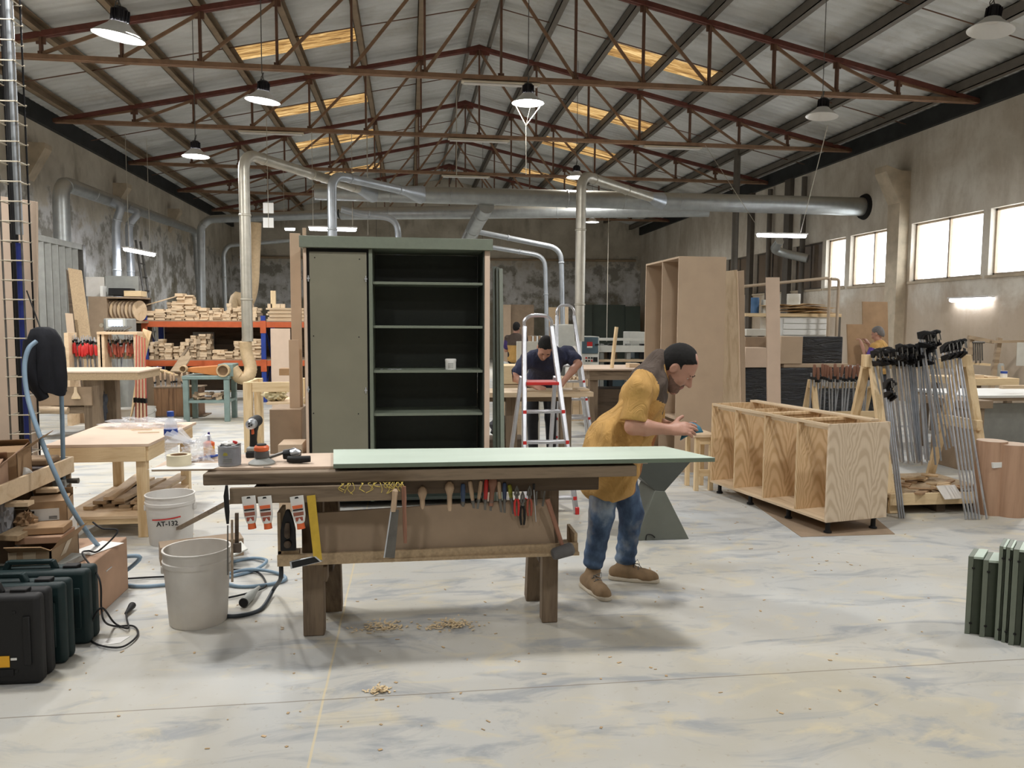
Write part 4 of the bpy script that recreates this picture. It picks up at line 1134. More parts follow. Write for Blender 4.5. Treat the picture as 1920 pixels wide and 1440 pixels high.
# ---------------- left pile: tool cases, boxes
def tool_case(c, size, lab, mat, rz=0, lbl=False, hue=None):
    r = thing('tool_case', lab, 'tool case', c, rz, None)
    w, d, h = size
    MB(True).box((-w/2,-d/2,.0),(w/2,-.004,h)).build('case_shell', mat, r, bevel=.022, seg=3)
    MB(True).box((-w/2,.004,.0),(w/2,d/2,h)).build('case_shell', mat, r, bevel=.022, seg=3)
    b = MB(True)
    b.bar((-w*.20,0,h-.01),(-w*.17,0,h+.035),.028,.03,(0,1,0)).bar((w*.20,0,h-.01),(w*.17,0,h+.035),.028,.03,(0,1,0)); b.bar((-w*.18,0,h+.03),(w*.18,0,h+.03),.03,.022)
    b.build('handle', mat, r, bevel=.006)
    for sx in (-1,1):
        MB(True).cbox((sx*w*.33,0,h+.002), (.07,.05,.022)).build('latch', M['black'], r, bevel=.005)
        MB(True).cbox((sx*w*.42,-d/2-.003,h*.5), (.03,.012,h*.55)).build('rib', mat, r, bevel=.004)
    for sx in (-1,1):
        for zz in (.16,.82): MB(True).cbox((sx*(w*.5-.10),-d/2-.001,h*zz), (.016,.006,.016)).build('stud', M['black'], r, bevel=.003)
    if lbl:
        MB(True).box((w*.5-.20,-d/2-.004,.085),(w*.5-.125,-d/2-.001,.135)).build('yellow_label', M['label_yellow'], r)
        MB(True).box((w*.5-.12,-d/2-.004,.115),(w*.5-.095,-d/2-.001,.125)).build('small_label', M['white'], r)
        MB(True).box((w*.5-.26,-d/2-.0035,.045),(w*.5-.11,-d/2-.001,.075)).build('dark_plate', M['black_steel'], r)
    return r
cs = P(72,1285,z=0)
tool_case((cs.x-.30, cs.y+.09, 0), (.62,.15,.40), 'black tool case with a yellow label, nearest in the row', M['black'], -.02, True)
c2 = P(126,1240,z=0)
tool_case((c2.x-.30, c2.y+.03, 0), (.62,.12,.385), 'dark teal tool case between the black case and the rear one', M['teal'], -.02)
c3 = P(161,1213,z=0)
tool_case((c3.x-.28, c3.y+.10, 0), (.58,.14,.375), 'rear dark teal tool case against the big cardboard box', M['teal'], -.02)
# big flat cardboard box with the things piled on it
bb = P(213,1130,z=0)
bx0, by0, bh = bb.x, 4.05, .315
big = thing('cardboard_box', 'large low pinkish cardboard box on the floor behind the tool cases', 'box', (bx0-.5, 4.4, 0))
MB().box((-2.0,by0,0),(bx0,4.75,bh)).build('box_body', M['card_in'], big, bevel=.006)
MB().box((-1.99,by0+.02,bh),(bx0-.02,by0+.06,bh+.002)).build('tape_strip', M['tape_clear'], big)
MB().box((bx0,4.42,.21),(bx0+.003,4.50,.215)).build('staple', M['steel'], big)
tb = thing('cardboard_box', 'tatty open cardboard box with peeling tape on the big low box', 'box', (bx0-.52, 4.3, bh+.002))
t0, t1 = -2.0, bx0-.13; yb0, yb1 = 4.08, 4.41; th = P(100,1033,y=4.08).z-bh-.002
b = MB(); z0 = bh+.002
b.box((t0,yb0,z0),(t1,yb0+.008,z0+th)); b.box((t0,yb1-.008,z0),(t1,yb1,z0+th*.95)); b.box((t0,yb0,z0),(t0+.008,yb1,z0+th)); b.box((t1-.008,yb0,z0),(t1,yb1,z0+th*1.02)); b.box((t0,yb0,z0),(t1,yb1,z0+.008))
b.build('box_body', M['card_dark'], tb)
MB().prism([(t0,yb0,z0+th),(t1,yb0,z0+th),(t1-.03,yb0-.04,z0+th+.03),(t0,yb0-.05,z0+th+.035)], (0,.004,.004)).build('flap', M['card'], tb)
MB().prism([(t1,yb0,z0+th),(t1,yb1,z0+th),(t1+.05,yb1,z0+th+.06),(t1+.02,yb0+.05,z0+th+.04)], (.003,0,.004)).build('flap', M['card'], tb)
MB().box((t1-.13,yb0-.003,z0+th*.42),(t1-.07,yb0-.001,z0+th*.97)).build('tape_strip', M['tape_clear'], tb)
MB().box((t1-.20,yb0-.003,z0+th*.6),(t1-.16,yb0-.001,z0+th*.97)).build('tape_strip', M['tape_clear'], tb)
MB().prism([(t1+.002,yb0+.10,z0+.06),(t1+.002,yb0+.16,z0+.06),(t1+.002,yb0+.24,z0+th),(t1+.002,yb0+.18,z0+th)], (.002,0,0)).build('tape_strip', M['tape_clear'], tb)
# contents lying on top of the tatty box
zz = z0+th
def flat(name, lab, cat, c, size, mat, rz=0, rx=0, ry=0, bev=.003):
    o = MB(True).cbox((0,0,size[2]/2), size).build(name, mat, None, bevel=bev); o.location = c; o.rotation_euler = (rx, ry, rz); return tag(o, lab, cat)
flat('flat_carton', 'flat beige carton lying on the tatty box, topmost', 'carton', (t1-.10,4.29,zz+.050), (.19,.15,.035), M['card'], .10)
flat('carton_tray', 'grey card tray under the flat beige carton', 'carton', (t1-.11,4.28,zz+.010), (.22,.20,.035), M['card_in'], .06)
flat('envelope', 'pale cardboard sleeve lying at the left on the tatty box', 'sleeve', (t1-.215,4.22,zz+.046), (.10,.20,.03), M['chip'], -.05, 0, .06)
a = crumple((P(48,985,y=4.34).x,4.34,zz+.09), (.05,.05,.05), 21, 22, .4).build('paper_bag', M['card'], angle=20); tag(a, 'crumpled brown paper bag at the back of the tatty box', 'bag')
a = crumple((P(6,960,y=4.30).x,4.30,zz+.14), (.045,.05,.11), 23, 24, .3).build('plastic_bag', M['film'], angle=20); tag(a, 'clear plastic bag standing at the left picture edge on the pile', 'bag')
flat('open_case_box', 'small open brown box standing behind the tatty box', 'box', (P(116,985,y=4.68).x,4.68,bh+.002), (.09,.07,.15), M['card_dark'], .1)
flat('grey_block', 'grey board offcut lying on the big low box', 'board', (bx0-.17,4.20,bh+.002), (.17,.26,.035), M['machine_grey'], -.25)
flat('paper_leaflet', 'printed white leaflet lying on the big low box', 'leaflet', (bx0-.08,4.52,bh+.002), (.15,.24,.003), M['paper'], -.4)
a = MB().tube([P(0,1086,y=4.08), P(100,1088,y=4.08)], .02, 12).build('grey_conduit', plain('ribbed_grey', (110,104,96), .7, 0, .3, 90)); 
a.location.z = bh-.012+.02; tag(a, 'ribbed grey conduit lying along the front of the tatty box', 'conduit')
cord('power_cord', 'black mains cord looping down from the boxes to a plug on the floor', [(t1+.06,4.45,z0+th+.05), (t1+.12,4.42,z0+th+.02), (t1+.20,4.42,z0+.12), (t1+.12,4.36,z0+.03), (t1+.05,4.4,z0+.02), P(155,1040,y=4.2), P(186,1085,y=4.0), P(190,1140,y=3.98), P(196,1165,y=3.95), fl(215,1178), fl(250,1178), fl(258,1195), fl(230,1217), fl(190,1215), fl(168,1200), P(175,1160,y=3.97), P(192,1140,y=3.98), fl(215,1175,.02), fl(240,1185,.02), fl(238,1168,.02), fl(236,1155,.02)], .0048, 'rubber')
a, d = fl(236,1157,.02), fl(247,1145,.025)
r = thing('mains_plug', 'black mains plug at the end of the cord on the floor', 'plug', a)
MB().tube([a, a.lerp(d,.5), d, d+(d-a)*.15], [.007,.012,.019,.019], 14).build('plug_body', M['rubber'], r)
for s_ in (-1,1): MB().tube([d+Vector((s_*.008,0,0)), d+Vector((s_*.008+.006,.02,.01))], .0025, 6).build('pin', M['steel'], r)
a = P(185,1208,z=0); o = MB().prism([(a.x-.03,a.y-.03,.001),(a.x+.10,a.y+.0,.001),(a.x+.12,a.y+.08,.001),(a.x-.03,a.y+.06,.001)], (0,0,.001)).build('paper_scrap', M['paper']); tag(o, 'white paper scrap on the floor under the black cord', 'paper')
# ================================================================ LEFT FOREGROUND: SHELF TRAY, CAGE POST, JACKET, TABLE
# plywood shelf unit along the left edge, open toward the bench, with a tray on top
ux, uy0, uy1, zt = -2.02, 4.02, 4.92, .775
tu = thing('plywood_shelf_unit', 'plywood shelf unit with a tray of boxes on top at the left picture edge', 'shelf unit', (ux-.35, 4.5, 0))
MB().box((ux-.018,uy0,zt-.095),(ux,uy1,zt)).build('tray_lip', M['ply'], tu, bevel=.002)
MB().box((ux-.75,uy1-.018,zt-.095),(ux-.019,uy1,zt)).build('tray_lip', M['ply'], tu, bevel=.002)
MB().box((ux-.75,uy0,zt-.095),(ux-.019,uy1-.019,zt-.080)).build('tray_floor', M['chip'], tu)
MB().box((ux-.75,uy1-.018,.0),(ux-.019,uy1,zt-.0955)).build('end_board', M['mdf_dark'], tu)
MB().box((ux-.76,uy0,.0),(ux-.751,uy1,zt)).build('panel', M['mdf_dark'], tu)
MB().box((ux-.75,uy0,.0),(ux-.019,uy0+.018,zt-.0955)).build('end_board', M['mdf_dark'], tu)
for px, py, y in ((60,899,4.55),(20,917,4.22)):
    c = P(px, py, y=y); c.x = ux+.02; c.z = zt-.125
    b = MB(); b.box((c.x-.06,c.y-.035,c.z-.010),(c.x+.05,c.y+.035,c.z+.010)); b.lathe([(.016,.0105),(.024,.0115),(.016,.0125),(.016,.0105)], 14, Matrix.Translation(c)); b.build('ring_holder', M['ply'], tu)
def carton(name, lab, c, size, mat, rz, label_at=None, flap=False, cat='box'):
    r = thing(name, lab, cat, c, rz); w, d, h = size
    b = MB(True); t = .005
    b.box((-w/2,-d/2,0),(w/2,-d/2+t,h)); b.box((-w/2,d/2-t,0),(w/2,d/2,h)); b.box((-w/2,-d/2,0),(-w/2+t,d/2,h)); b.box((w/2-t,-d/2,0),(w/2,d/2,h)); b.box((-w/2,-d/2,0),(w/2,d/2,t))
    b.build('box_body', mat, r)
    MB(True).prism([(-w/2,-d/2,h),(w/2,-d/2,h),(w/2,-d/2+.55*d,h+.02),(-w/2,-d/2+.55*d,h+.015)], (0,0,.004)).build('flap', mat, r)
    MB(True).prism([(-w/2,d/2,h),(w/2,d/2,h),(w/2+.01,d/2-.30*d,h+.05),(-w/2,d/2-.30*d,h+.045)], (0,0,.004)).build('flap', mat, r)
    if flap: MB(True).prism([(w/2,-d/2,h),(w/2,d/2,h),(w/2+flap,d/2-.02,h+.09),(w/2+flap,-d/2+.02,h+.08)], (0,0,.004)).build('flap', mat, r)
    if label_at:
        x0, z0_, x1, z1_ = label_at
        MB(True).box((x0,-d/2-.0015,z0_),(x1,-d/2-.0002,z1_)).build('paper_label', M['white_dusty'], r)
        MB(True).box((x0+.008,-d/2-.0022,z1_-.022),(x0+.022,-d/2-.0014,z1_-.008)).build('label_mark', M['black'], r)
        for k in range(3): MB(True).box((x1-.05,-d/2-.0022,z0_+.008+.006*k),(x1-.01,-d/2-.0014,z0_+.011+.006*k)).build('label_print', M['black'], r)
    return r
zf = zt-.079
carton('cardboard_box', 'grey cardboard box with a white shipping label in the plywood tray', (ux-.145,4.16,zf), (.22,.20,.17), M['card_in'], .25, (-.06,.03,.07,.14), .10)
carton('cardboard_box', 'open carton with raised flaps at the left edge, behind the labelled grey box', (ux-.18,4.42,zf), (.26,.20,.20), M['card'], .1, None, .12)
r = thing('plastic_tray', 'dark plastic tray with brown packing in the plywood tray', 'tray', (ux-.13,4.70,zf)); c = Vector((ux-.13,4.70,zf))
MB().box(c+Vector((-.10,-.10,0)), c+Vector((.10,.10,.07))).build('tray_body', plain('smoky_plastic', (88,80,80), .4), r, bevel=.006)
MB().box(c+Vector((-.09,-.05,.0705)), c+Vector((.10,.11,.11))).build('packing', M['card_dark'], r, bevel=.01)
c = Vector((ux-.05,4.42,zf+.055)); r = MB().lathe([(0,0),(.045,0),(.045,.03),(0,.03)], 20, Matrix.Translation(c) @ Euler((1.1,0,.2)).to_matrix().to_4x4()).build('white_disc', M['white']); tag(r, 'small white round disc leaning in the plywood tray', 'disc')
flat('carton_stub', 'small brown carton with red print in the plywood tray', 'carton', (ux-.055,4.52,zf), (.06,.10,.055), M['card'], .1)
zb_ = bh+.002
flat('support_box', 'worn carton under the white printed one beside the plywood shelf unit', 'box', (-1.985,4.52,zb_), (.20,.20,.085), M['card_dark'], .05)
flat('printed_carton', 'white printed carton under the brown labelled box', 'carton', (-1.975,4.52,zb_+.0865), (.19,.18,.085), M['white_dusty'], .15)
carton('cardboard_box', 'brown cardboard box with a white label beside the plywood shelf unit', (-1.985,4.52,zb_+.173), (.19,.18,.115), M['card'], .22, (-.085,.015,.055,.080))

# leaning pink board behind the cage post
a = [P(-60,905,y=5.2), P(38,850,y=5.0), P(70,378,y=5.5), P(-60,350,y=5.7)]
lb = MB(); lb.prism([(-3.1,5.35,0),(P(60,835,y=5.15).x,5.15,0),(P(69,378,y=5.35).x,5.35,P(69,378,y=5.35).z),(-3.1,5.6,P(0,352,y=5.6).z)], (0,.02,0))
tag(lb.build('leaning_board', M['mdf_pink'], bevel=.002), 'tall pink board leaning behind the wire cage post at the left edge', 'panel')
o = MB().prism([(-3.0,5.62,0),(P(20,835,y=5.62).x,5.62,0),(P(22,440,y=5.7).x,5.72,P(22,440,y=5.7).z),(-3.0,5.72,2.2)], (0,.02,0)).build('leaning_board', M['mdf'], bevel=.002); tag(o, 'second tall board leaning behind the pink board at the left edge', 'panel')
# cage post of steel rods and wire hoops
px_b, px_t = 48, 50
cb, ct = P(48,836,y=4.95), P(48,-40,y=4.95)
cage = thing('wire_cage_post', 'tall square post of steel rods and wire hoops at the left edge', 'post', (cb.x, 4.95, 0))
hw = .054; x0 = cb.x
ztop = roof_z(x0)-.25
def lean(z): return .028*z
for sx in (-1,1):
    for sy in (-1,1):
        MB().tube([(x0+sx*hw,4.95+sy*hw,0),(x0+sx*hw,4.95+sy*hw,ztop)], .0055, 8).build('rod', M['steel_dull'] if sy<0 else M['black_steel'], cage)
k = 0; z = .12
while z < 4.0:
    b = MB(); e = hw+.012
    b.tube([(x0-e,4.95-hw,z),(x0+e,4.95-hw,z)], .004, 6); b.tube([(x0-e,4.95+hw,z+.004),(x0+e,4.95+hw,z+.004)], .004, 6); b.tube([(x0-hw,4.95-e,z),(x0-hw,4.95+e,z)], .004, 6); b.tube([(x0+hw,4.95-e,z),(x0+hw,4.95+e,z)], .004, 6)
    b.build('hoop', M['batten'], cage); z += .114
o = MB().tube([(x0+.015,4.95,0),(x0+.015,4.95,2.05)], .019, 14).build('air_pipe', M['blue_pipe']); tag(o, 'dark blue pipe rising inside the wire cage post', 'pipe')
o = MB().tube([(x0-.015,4.97,0),(x0-.015,4.97,ztop)], .018, 12).build('drain_pipe', M['black']); tag(o, 'black pipe rising inside the wire cage post', 'pipe')
o = MB().tube([(x0+.02,4.95,2.10),(x0+.02,4.95,ztop)], .02, 12).build('conduit_pipe', M['galv_clean']); tag(o, 'grey conduit above the blue pipe in the wire cage post', 'pipe')
# jacket
J = 4.80
prof = [(.0,613),(.1,618),(.22,632),(.36,652),(.52,680),(.70,705),(.86,724),(1.0,738)]
lft = [72,60,55,52,52,54,60,74]; rgt = [90,101,109,115,119,122,124,123]
b = MB(); vs = []; fs = []; n = 28
for i, (t, py) in enumerate(prof):
    l, r_ = P(lft[i],py,y=J), P(rgt[i],py,y=J); c = (l+r_)/2; w = (r_.x-l.x)/2
    for j in range(n):
        a = 2*PI*j/n; fold = 1+.16*math.sin(5*a+t*3)*min(1,t*2.5)+.05*math.sin(11*a)
        vs.append(Vector((c.x+w*math.cos(a)*fold, J+min(.10,w*.8+.02)*math.sin(a)*fold, c.z+.012*math.sin(3*a)*(t>.9))))
for i in range(len(prof)-1):
    for j in range(n): fs.append((i*n+j, i*n+(j+1) % n, (i+1)*n+(j+1) % n, (i+1)*n+j))
fs.append(tuple(range(n))); b.add(vs, fs)
jk = thing('hanging_jacket', 'black jacket hanging from the wire cage post', 'jacket', P(88,738,y=J))
b.build('jacket_body', M['jacket'], jk, angle=70)
sl = [P(60,640,y=J-.06), P(57,690,y=J-.09), P(70,725,y=J-.08), P(82,748,y=J-.06)]
MB().tube(spline(sl,5), [.045-.001*i for i in range(16)], 14).build('sleeve', M['jacket'], jk, angle=70)
MB().tube([P(50,545,y=4.88), P(70,600,y=4.84), P(78,622,y=J-.05)], .004, 6).build('hanger_strap', M['rubber'], jk)
# blue hoses
cord('air_hose', 'blue air hose hanging from the jacket down to the floor boxes', [P(68,640,y=4.66), P(53,655,y=4.62), P(46,690,y=4.58), P(52,745,y=4.52), P(72,810,y=4.42), P(100,880,y=4.36), P(130,945,y=4.38), P(165,1000,y=4.46), P(190,1030,y=4.62), P(203,1045,y=4.80), (bx0+.04,4.84,.16), fl(212,1092)], .0125, 'blue_hose', 'hose', 10)
cord('air_hose', 'straight blue hose hanging behind the filter bowl', [P(115,735,y=4.9), P(117,800,y=4.9), P(119,890,y=4.9), P(121,960,y=4.9), P(126,985,y=4.9), Vector((P(126,985,y=4.9).x,4.9,.31))], .0125, 'blue_hose', 'hose', 10)
c = P(114,905,y=4.85)
r = thing('air_filter', 'clear bowl air filter with a brass side outlet by the blue hose', 'air filter', P(114,942,y=4.85))
MB().cbox(c+Vector((0,0,.0)), (.075,.06,.035)).build('filter_head', M['machine_grey'], r, bevel=.006)
MB().lathe([(.0,-.13),(.02,-.128),(.028,-.115),(.030,-.02),(.030,0)], 20, Matrix.Translation(c)).build('bowl', M['bottle'], r)
MB().tube([c+Vector((.035,0,.01)), c+Vector((.06,0,.01)), c+Vector((.10,0,.01))], [.012,.016,.017], 14).build('outlet', M['steel_dull'], r)
# pine table
tz = .70
tA, tB, tC, tD = P(88,833,z=tz), P(279,832,z=tz), P(368,791,z=tz), P(198,792,z=tz)
tA.y = tB.y; tD.y = tC.y
tbl = thing('pine_table', 'pine table with an MDF top and offcuts on its lower shelf, left of the workbench', 'table', ((tA.x+tB.x)/2, (tA.y+tC.y)/2, 0))
MB().prism([tA-Vector((0,0,.022)),tB-Vector((0,0,.022)),tC-Vector((0,0,.022)),tD-Vector((0,0,.022))], (0,0,.022)).build('table_top', M['mdf_pink'], tbl, bevel=.002)
lx0 = P(141,1000,z=0).x-.02; lx1 = P(272,1005,z=0).x+.0; ly0 = tB.y+.05; ly1 = tC.y-.10
for (x, y) in ((lx0,ly0),(lx1,ly0),(lx0,ly1),(lx1,ly1)):
    MB().box((x-.035,y-.035,0),(x+.035,y+.035,tz-.022)).build('leg', M['pine_z'], tbl, bevel=.003)
MB().box((lx0-.06,ly0-.055,tz-.13),(lx1+.04,ly0-.035,tz-.023)).build('apron', M['pine_x'], tbl, bevel=.002)
MB().box((lx0-.06,ly1+.035,tz-.13),(lx1+.04,ly1+.055,tz-.023)).build('apron', M['pine_x'], tbl, bevel=.002)
MB().box((lx1+.036,ly0-.035,tz-.13),(lx1+.056,ly1+.035,tz-.023)).build('apron', M['pine_y'], tbl, bevel=.002)
MB().box((lx0-.056,ly0-.035,tz-.13),(lx0-.036,ly1+.035,tz-.023)).build('apron', M['pine_y'], tbl, bevel=.002)
MB().box((lx0-.03,ly0-.03,.14),(lx1+.03,ly1+.03,.165)).build('shelf', M['ply'], tbl, bevel=.002)
MB().box((lx0+.035,ly0-.02,.10),(lx1-.035,ly0+.0,.139)).build('shelf_rail', M['pine_x'], tbl, bevel=.002)
rng = random.Random(4); zz = .166
lay = [(-.18,0),(-.06,0),(.07,0),(.19,0),(-.12,1),(.02,1),(.15,1),(.04,2),(.20,2),(-.05,2)]
for k, (dx, lv) in enumerate(lay):
    L = rng.uniform(.55,1.0); w = rng.uniform(.07,.11); x = (lx0+lx1)/2+dx; y = ly0+.12+rng.uniform(0,.15)
    o = MB(True).box((-w/2,0,0),(w/2,L,.026)).build('board_offcut', M['grey_wood'] if k % 3 else M['beige_y'], None, bevel=.002)
    o.location = (x, y, zz+.027*lv); o.rotation_euler = (0,0,rng.uniform(-.12,.12))
    tag(o, 'loose board offcut piled on the lower shelf of the pine table', 'offcut', 'offcuts on the pine table shelf')
o = crumple((tC.x-.36, tC.y-.28, tz+.035), (.30,.16,.042), 31, 36, .3, .8).build('plastic_film', M['film'], angle=15); tag(o, 'crumpled clear film lying on the pine table top', 'film')
for k in range(2):
    a = P(265+k*14,806+5*k,z=tz+.004); flat('wood_strip', ['thin wood strip on the pine table top, left one','thin wood strip on the pine table top, right one'][k], 'strip', a, (.16,.012,.005), M['pine_x'], .05, bev=.001)
# blocks behind the bucket
c = P(395,1003,z=0)
o = box_thing('timber_block', 'long pinkish timber block on the floor behind the workbench end', 'block', (c.x-.18,5.25,0), (c.x+.34,5.42,.12), M['mdf_dark'], None, .003); o.rotation_euler = (0,0,.35)
flat('grey_board', 'pale grey panel leaning on the timber block', 'panel', (P(420,985,y=5.3).x-.02,5.12,.045), (.40,.20,.012), M['machine_white'], .4, .0, -.32)
a, d = P(315,1000,z=.02), P(432,940,y=4.6)
o = MB().bar((a.x,a.y,.015), d, .035,.02).build('wooden_lath', M['old_x']); tag(o, 'dark wooden lath slanting up from the floor to the bench end', 'lath')
# ================================================================ TALL GREEN CABINET
CY = 6.60
X0, X1 = -.845, .685
cab = thing('tall_cabinet', 'tall unfinished green cabinet with a closed left door and open shelves', 'cabinet', ((X0+X1)/2, CY+.3, 0))
CD = .55; XM = P(692,480,y=CY).x
def cb(name, a, c, mat, par=cab, bev=.002): return MB().box(a, c).build(name, mat, par, bevel=bev)
cb('crown_board', (X0-.05,CY-.045,2.205),(X1+.02,CY+CD,2.30), M['green'], bev=.004)
cb('side_panel', (X0-.022,CY,.0),(X0,CY+CD,2.205), M['mdf_pink']); cb('side_panel', (X1-.045,CY,.0),(X1,CY+CD,2.205), M['mdf_pink'])
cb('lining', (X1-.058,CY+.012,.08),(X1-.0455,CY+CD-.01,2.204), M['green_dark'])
cb('divider', (XM-.004,CY-.002,.06),(XM+.026,CY+CD-.012,2.204), M['green'])
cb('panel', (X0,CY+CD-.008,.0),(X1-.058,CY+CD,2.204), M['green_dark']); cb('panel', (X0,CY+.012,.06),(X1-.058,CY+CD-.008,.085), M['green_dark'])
cb('gap_shade', (X0+.001,CY+.030,.06),(XM-.005,CY+.040,2.204), M['black'])  # black sheet behind the door paints the shade in its gap
dl, dr = P(579.5,480,y=CY).x, P(687,480,y=CY).x
door = cb('door', (dl,CY+.004,.10),(dr,CY+.024,2.175), M['green_door'], bev=.003)
for px, py in ((590,483),(674,486),(588,630),(673,632),(588,775),(672,776)):
    c = P(px,py,y=CY+.002); MB().tube([c, c+Vector((0,.004,0))], .0055, 10).build('screw_hole', M['black_hole'], door)
for px, py in ((578,522),(686,523),(578,730),(686,732)):
    c = P(px,py,y=CY); MB().cbox(c, (.022,.014,.012)).cbox(c+Vector((0,.006,0)), (.008,.02,.05)).build('hinge', M['steel'], door)
for zz in (1.935,1.565,1.185,.815,.43):
    cb('shelf', (XM+.027,CY+.02,zz-.022),(X1-.059,CY+CD-.01,zz), M['green'])
c = P(845,690,y=CY+.12); c.z = 1.186
r = thing('white_jar', 'small white printed jar with lid on a cabinet shelf', 'jar', c)
lathe_at(c, [(0,0),(.046,0),(.047,.07),(.044,.074)], 28).build('jar_body', M['white'], r); lathe_at(c, [(.049,.068),(.049,.088),(.044,.092),(0,.092)], 28).build('lid', M['white'], r)
for k in range(4): MB().box(c+Vector((-.026,-.048,.052-.012*k)), c+Vector((.020,-.045,.057-.012*k))).build('label_print', M['machine_grey'], r)
rng = random.Random(9)
for k in range(7):
    x = XM+.05+rng.uniform(0,.2); o = MB().tube([(x,CY+.07+rng.uniform(0,.06),1.190),(x+.02+rng.uniform(0,.02),CY+.08,1.192)], .003, 6).build('screw', M['steel']); tag(o, 'loose screw lying on the cabinet shelf left of the white jar', 'screw', 'screws on the cabinet shelf')
def board(name, lab, cat, p0, p1, y, th, mat, lean=0, group=None):
    """upright board whose front face spans p0 (top left px) to p1 (bottom right px) at depth y, leaning back by lean"""
    a, c = P(p0[0],p0[1],y=y), P(p1[0],p1[1],y=y); zb = max(0, min(a.z,c.z)); zb = 0 if zb < .95 else zb; zt = max(a.z,c.z)
    x0, x1 = min(a.x,c.x), max(a.x,c.x)
    o = MB().prism([(x0,y,zb),(x1,y,zb),(x1,y+lean,zt),(x0,y+lean,zt)], (0,th,0)).build(name, mat, bevel=.002)
    return tag(o, lab, cat, group)
board('mdf_board', 'tall narrow board leaning behind the left edge of the green cabinet', 'panel', (543,437),(572,1020), 7.20, .03, M['mdf'])
board('mdf_board', 'second board peeping above the cabinet crown at its left end', 'panel', (567,427),(583,1020), 7.35, .02, M['mdf'])
board('mdf_board', 'half height board left of the green cabinet, before the taller one', 'panel', (541,637),(567,1030), 7.10, .018, M['mdf'])
a, c = pxbox((505,768),(566,860), 7.0, .45); box_thing('mdf_box', 'closed MDF box on the floor left of the green cabinet', 'box', (a[0],a[1],0), (c[0],c[1],c[2]), M['mdf_dark'])
a, c = pxbox((521,834),(566,856), 6.55, .3); box_thing('mdf_box', 'low small MDF box before the larger one, left of the cabinet', 'box', (a[0],a[1],0), (c[0],c[1],c[2]), M['mdf'])
# dark green mouldings leaning right of the cabinet
for k, (xt, xb, lab) in enumerate(((927,929,'leftmost dark green board leaning right of the cabinet'),(933,937,'middle dark green board leaning right of the cabinet'),(939,943,'rightmost dark green board leaning right of the cabinet'))):
    t = P(xt,500+2*k,y=7.05-.03*k); b_ = Vector((P(xb,980,y=6.35).x, 6.40-.03*k, 0))
    o = MB().bar(b_, t, .034, .018 if k != 1 else .03, (0,1,0)).build('green_moulding', M['green_deep'] if k != 2 else M['green'], bevel=.002); tag(o, lab, 'moulding', 'green mouldings beside the cabinet')

# ================================================================ LADDERS
def ladder(lab, TL, TR, BL, BR, ytop, ybot, yrear, steps, plat=None, arch_px=None, rl=None, rr=None, pm='red'):
    """rails from floor points to an arched top; rear frame splayed behind"""
    bl, br = P(*BL, z=0), P(*BR, z=0); bl.y = br.y = ybot
    tl, tr_ = P(*TL, y=ytop), P(*TR, y=ytop)
    bl.x = P(BL[0], BL[1], y=ybot).x; br.x = P(BR[0], BR[1], y=ybot).x
    r = thing('step_ladder', lab, 'ladder', ((bl.x+br.x)/2, (ybot+yrear)/2, 0), 0, 'aluminium step ladders')
    for p, q in ((bl,tl),(br,tr_)):
        b = MB(); b.bar(p, q, .040, .058, (0,1,0)); b.build('rail', M['alu'], r, bevel=.008)
        MB().cbox(p+Vector((0,0,.03)), (.034,.07,.06)).build('rubber_foot', M['red'], r, bevel=.004)
    top = P(*arch_px, y=ytop)
    w = tr_.x-tl.x; hh = top.z-tl.z
    pts = [tl, tl+Vector((.0,0,hh*.45)), tl+Vector((w*.10,0,hh*.80)), tl+Vector((w*.28,0,hh)), tr_+Vector((-w*.28,0,hh)), tr_+Vector((-w*.10,0,hh*.80)), tr_+Vector((0,0,hh*.45)), tr_]
    MB().tube(spline(pts,5), .016, 10).build('top_hoop', M['alu'], r)
    def at(z, s_):
        p, q = (bl,tl) if s_ < 0 else (br,tr_); t = z/(q.z); return p.lerp(q, t)
    for z in steps:
        a, c = at(z,-1), at(z,1)
        MB().box((a.x,a.y-.035,z-.025),(c.x,a.y+.045,z)).build('step', M['alu'], r, bevel=.004)
        for e in (a,c): MB().cbox(e+Vector((0,-.036,-.012)), (.03,.006,.03)).build('red_end_cap', M['red'], r)
    zp = plat
    a, c = at(zp,-1), at(zp,1)
    MB().box((a.x+.01,a.y-.07,zp-.028),(c.x-.01,a.y+.19,zp)).build('platform', M[pm], r, bevel=.005)
    for s_, px in ((-1, rl), (1, rr)):
        e = at(zp,s_)+Vector((0,.17,0)); f_ = Vector((px, yrear, 0))
        MB().bar(f_, e+Vector((0,0,.03)), .034, .040, (0,1,0)).build('leg', M['alu'], r, bevel=.004)
        MB().cbox(f_+Vector((0,0,.03)), (.032,.05,.06)).build('rubber_foot', M['red'], r, bevel=.004)
    f0 = Vector((rl, yrear, 0)); f1 = Vector((rr, yrear, 0)); a = f0.lerp(at(zp,-1)+Vector((0,.17,0)), .35); c = f1.lerp(at(zp,1)+Vector((0,.17,0)), .35)
    MB().bar(a, c, .02, .03).build('brace', M['alu'], r)
    return r
L1y = 6.22
z_of = lambda py, y: P(1010,py,y=y).z
ladder('near aluminium step ladder with a red platform, right of the cabinet', (983,612),(1034,612),(983,962),(1081,957), 6.72, L1y, 7.15, [z_of(933,L1y+.02), z_of(828,6.36), z_of(770,6.45)], z_of(716,6.52), (1010,592), P(948,905,y=7.15).x, P(1027,905,y=7.15).x)
L2y = 9.05
ladder('farther aluminium step ladder behind the near one', (1044,592),(1076,592),(1042,850),(1114,846), 9.6, L2y, 10.02, [z_of(818,L2y+.05), z_of(784,9.15), z_of(748,9.22), z_of(714,9.30)], z_of(684,9.40), (1060,573), P(1055,820,y=10.02).x, P(1102,818,y=10.02).x, 'alu')

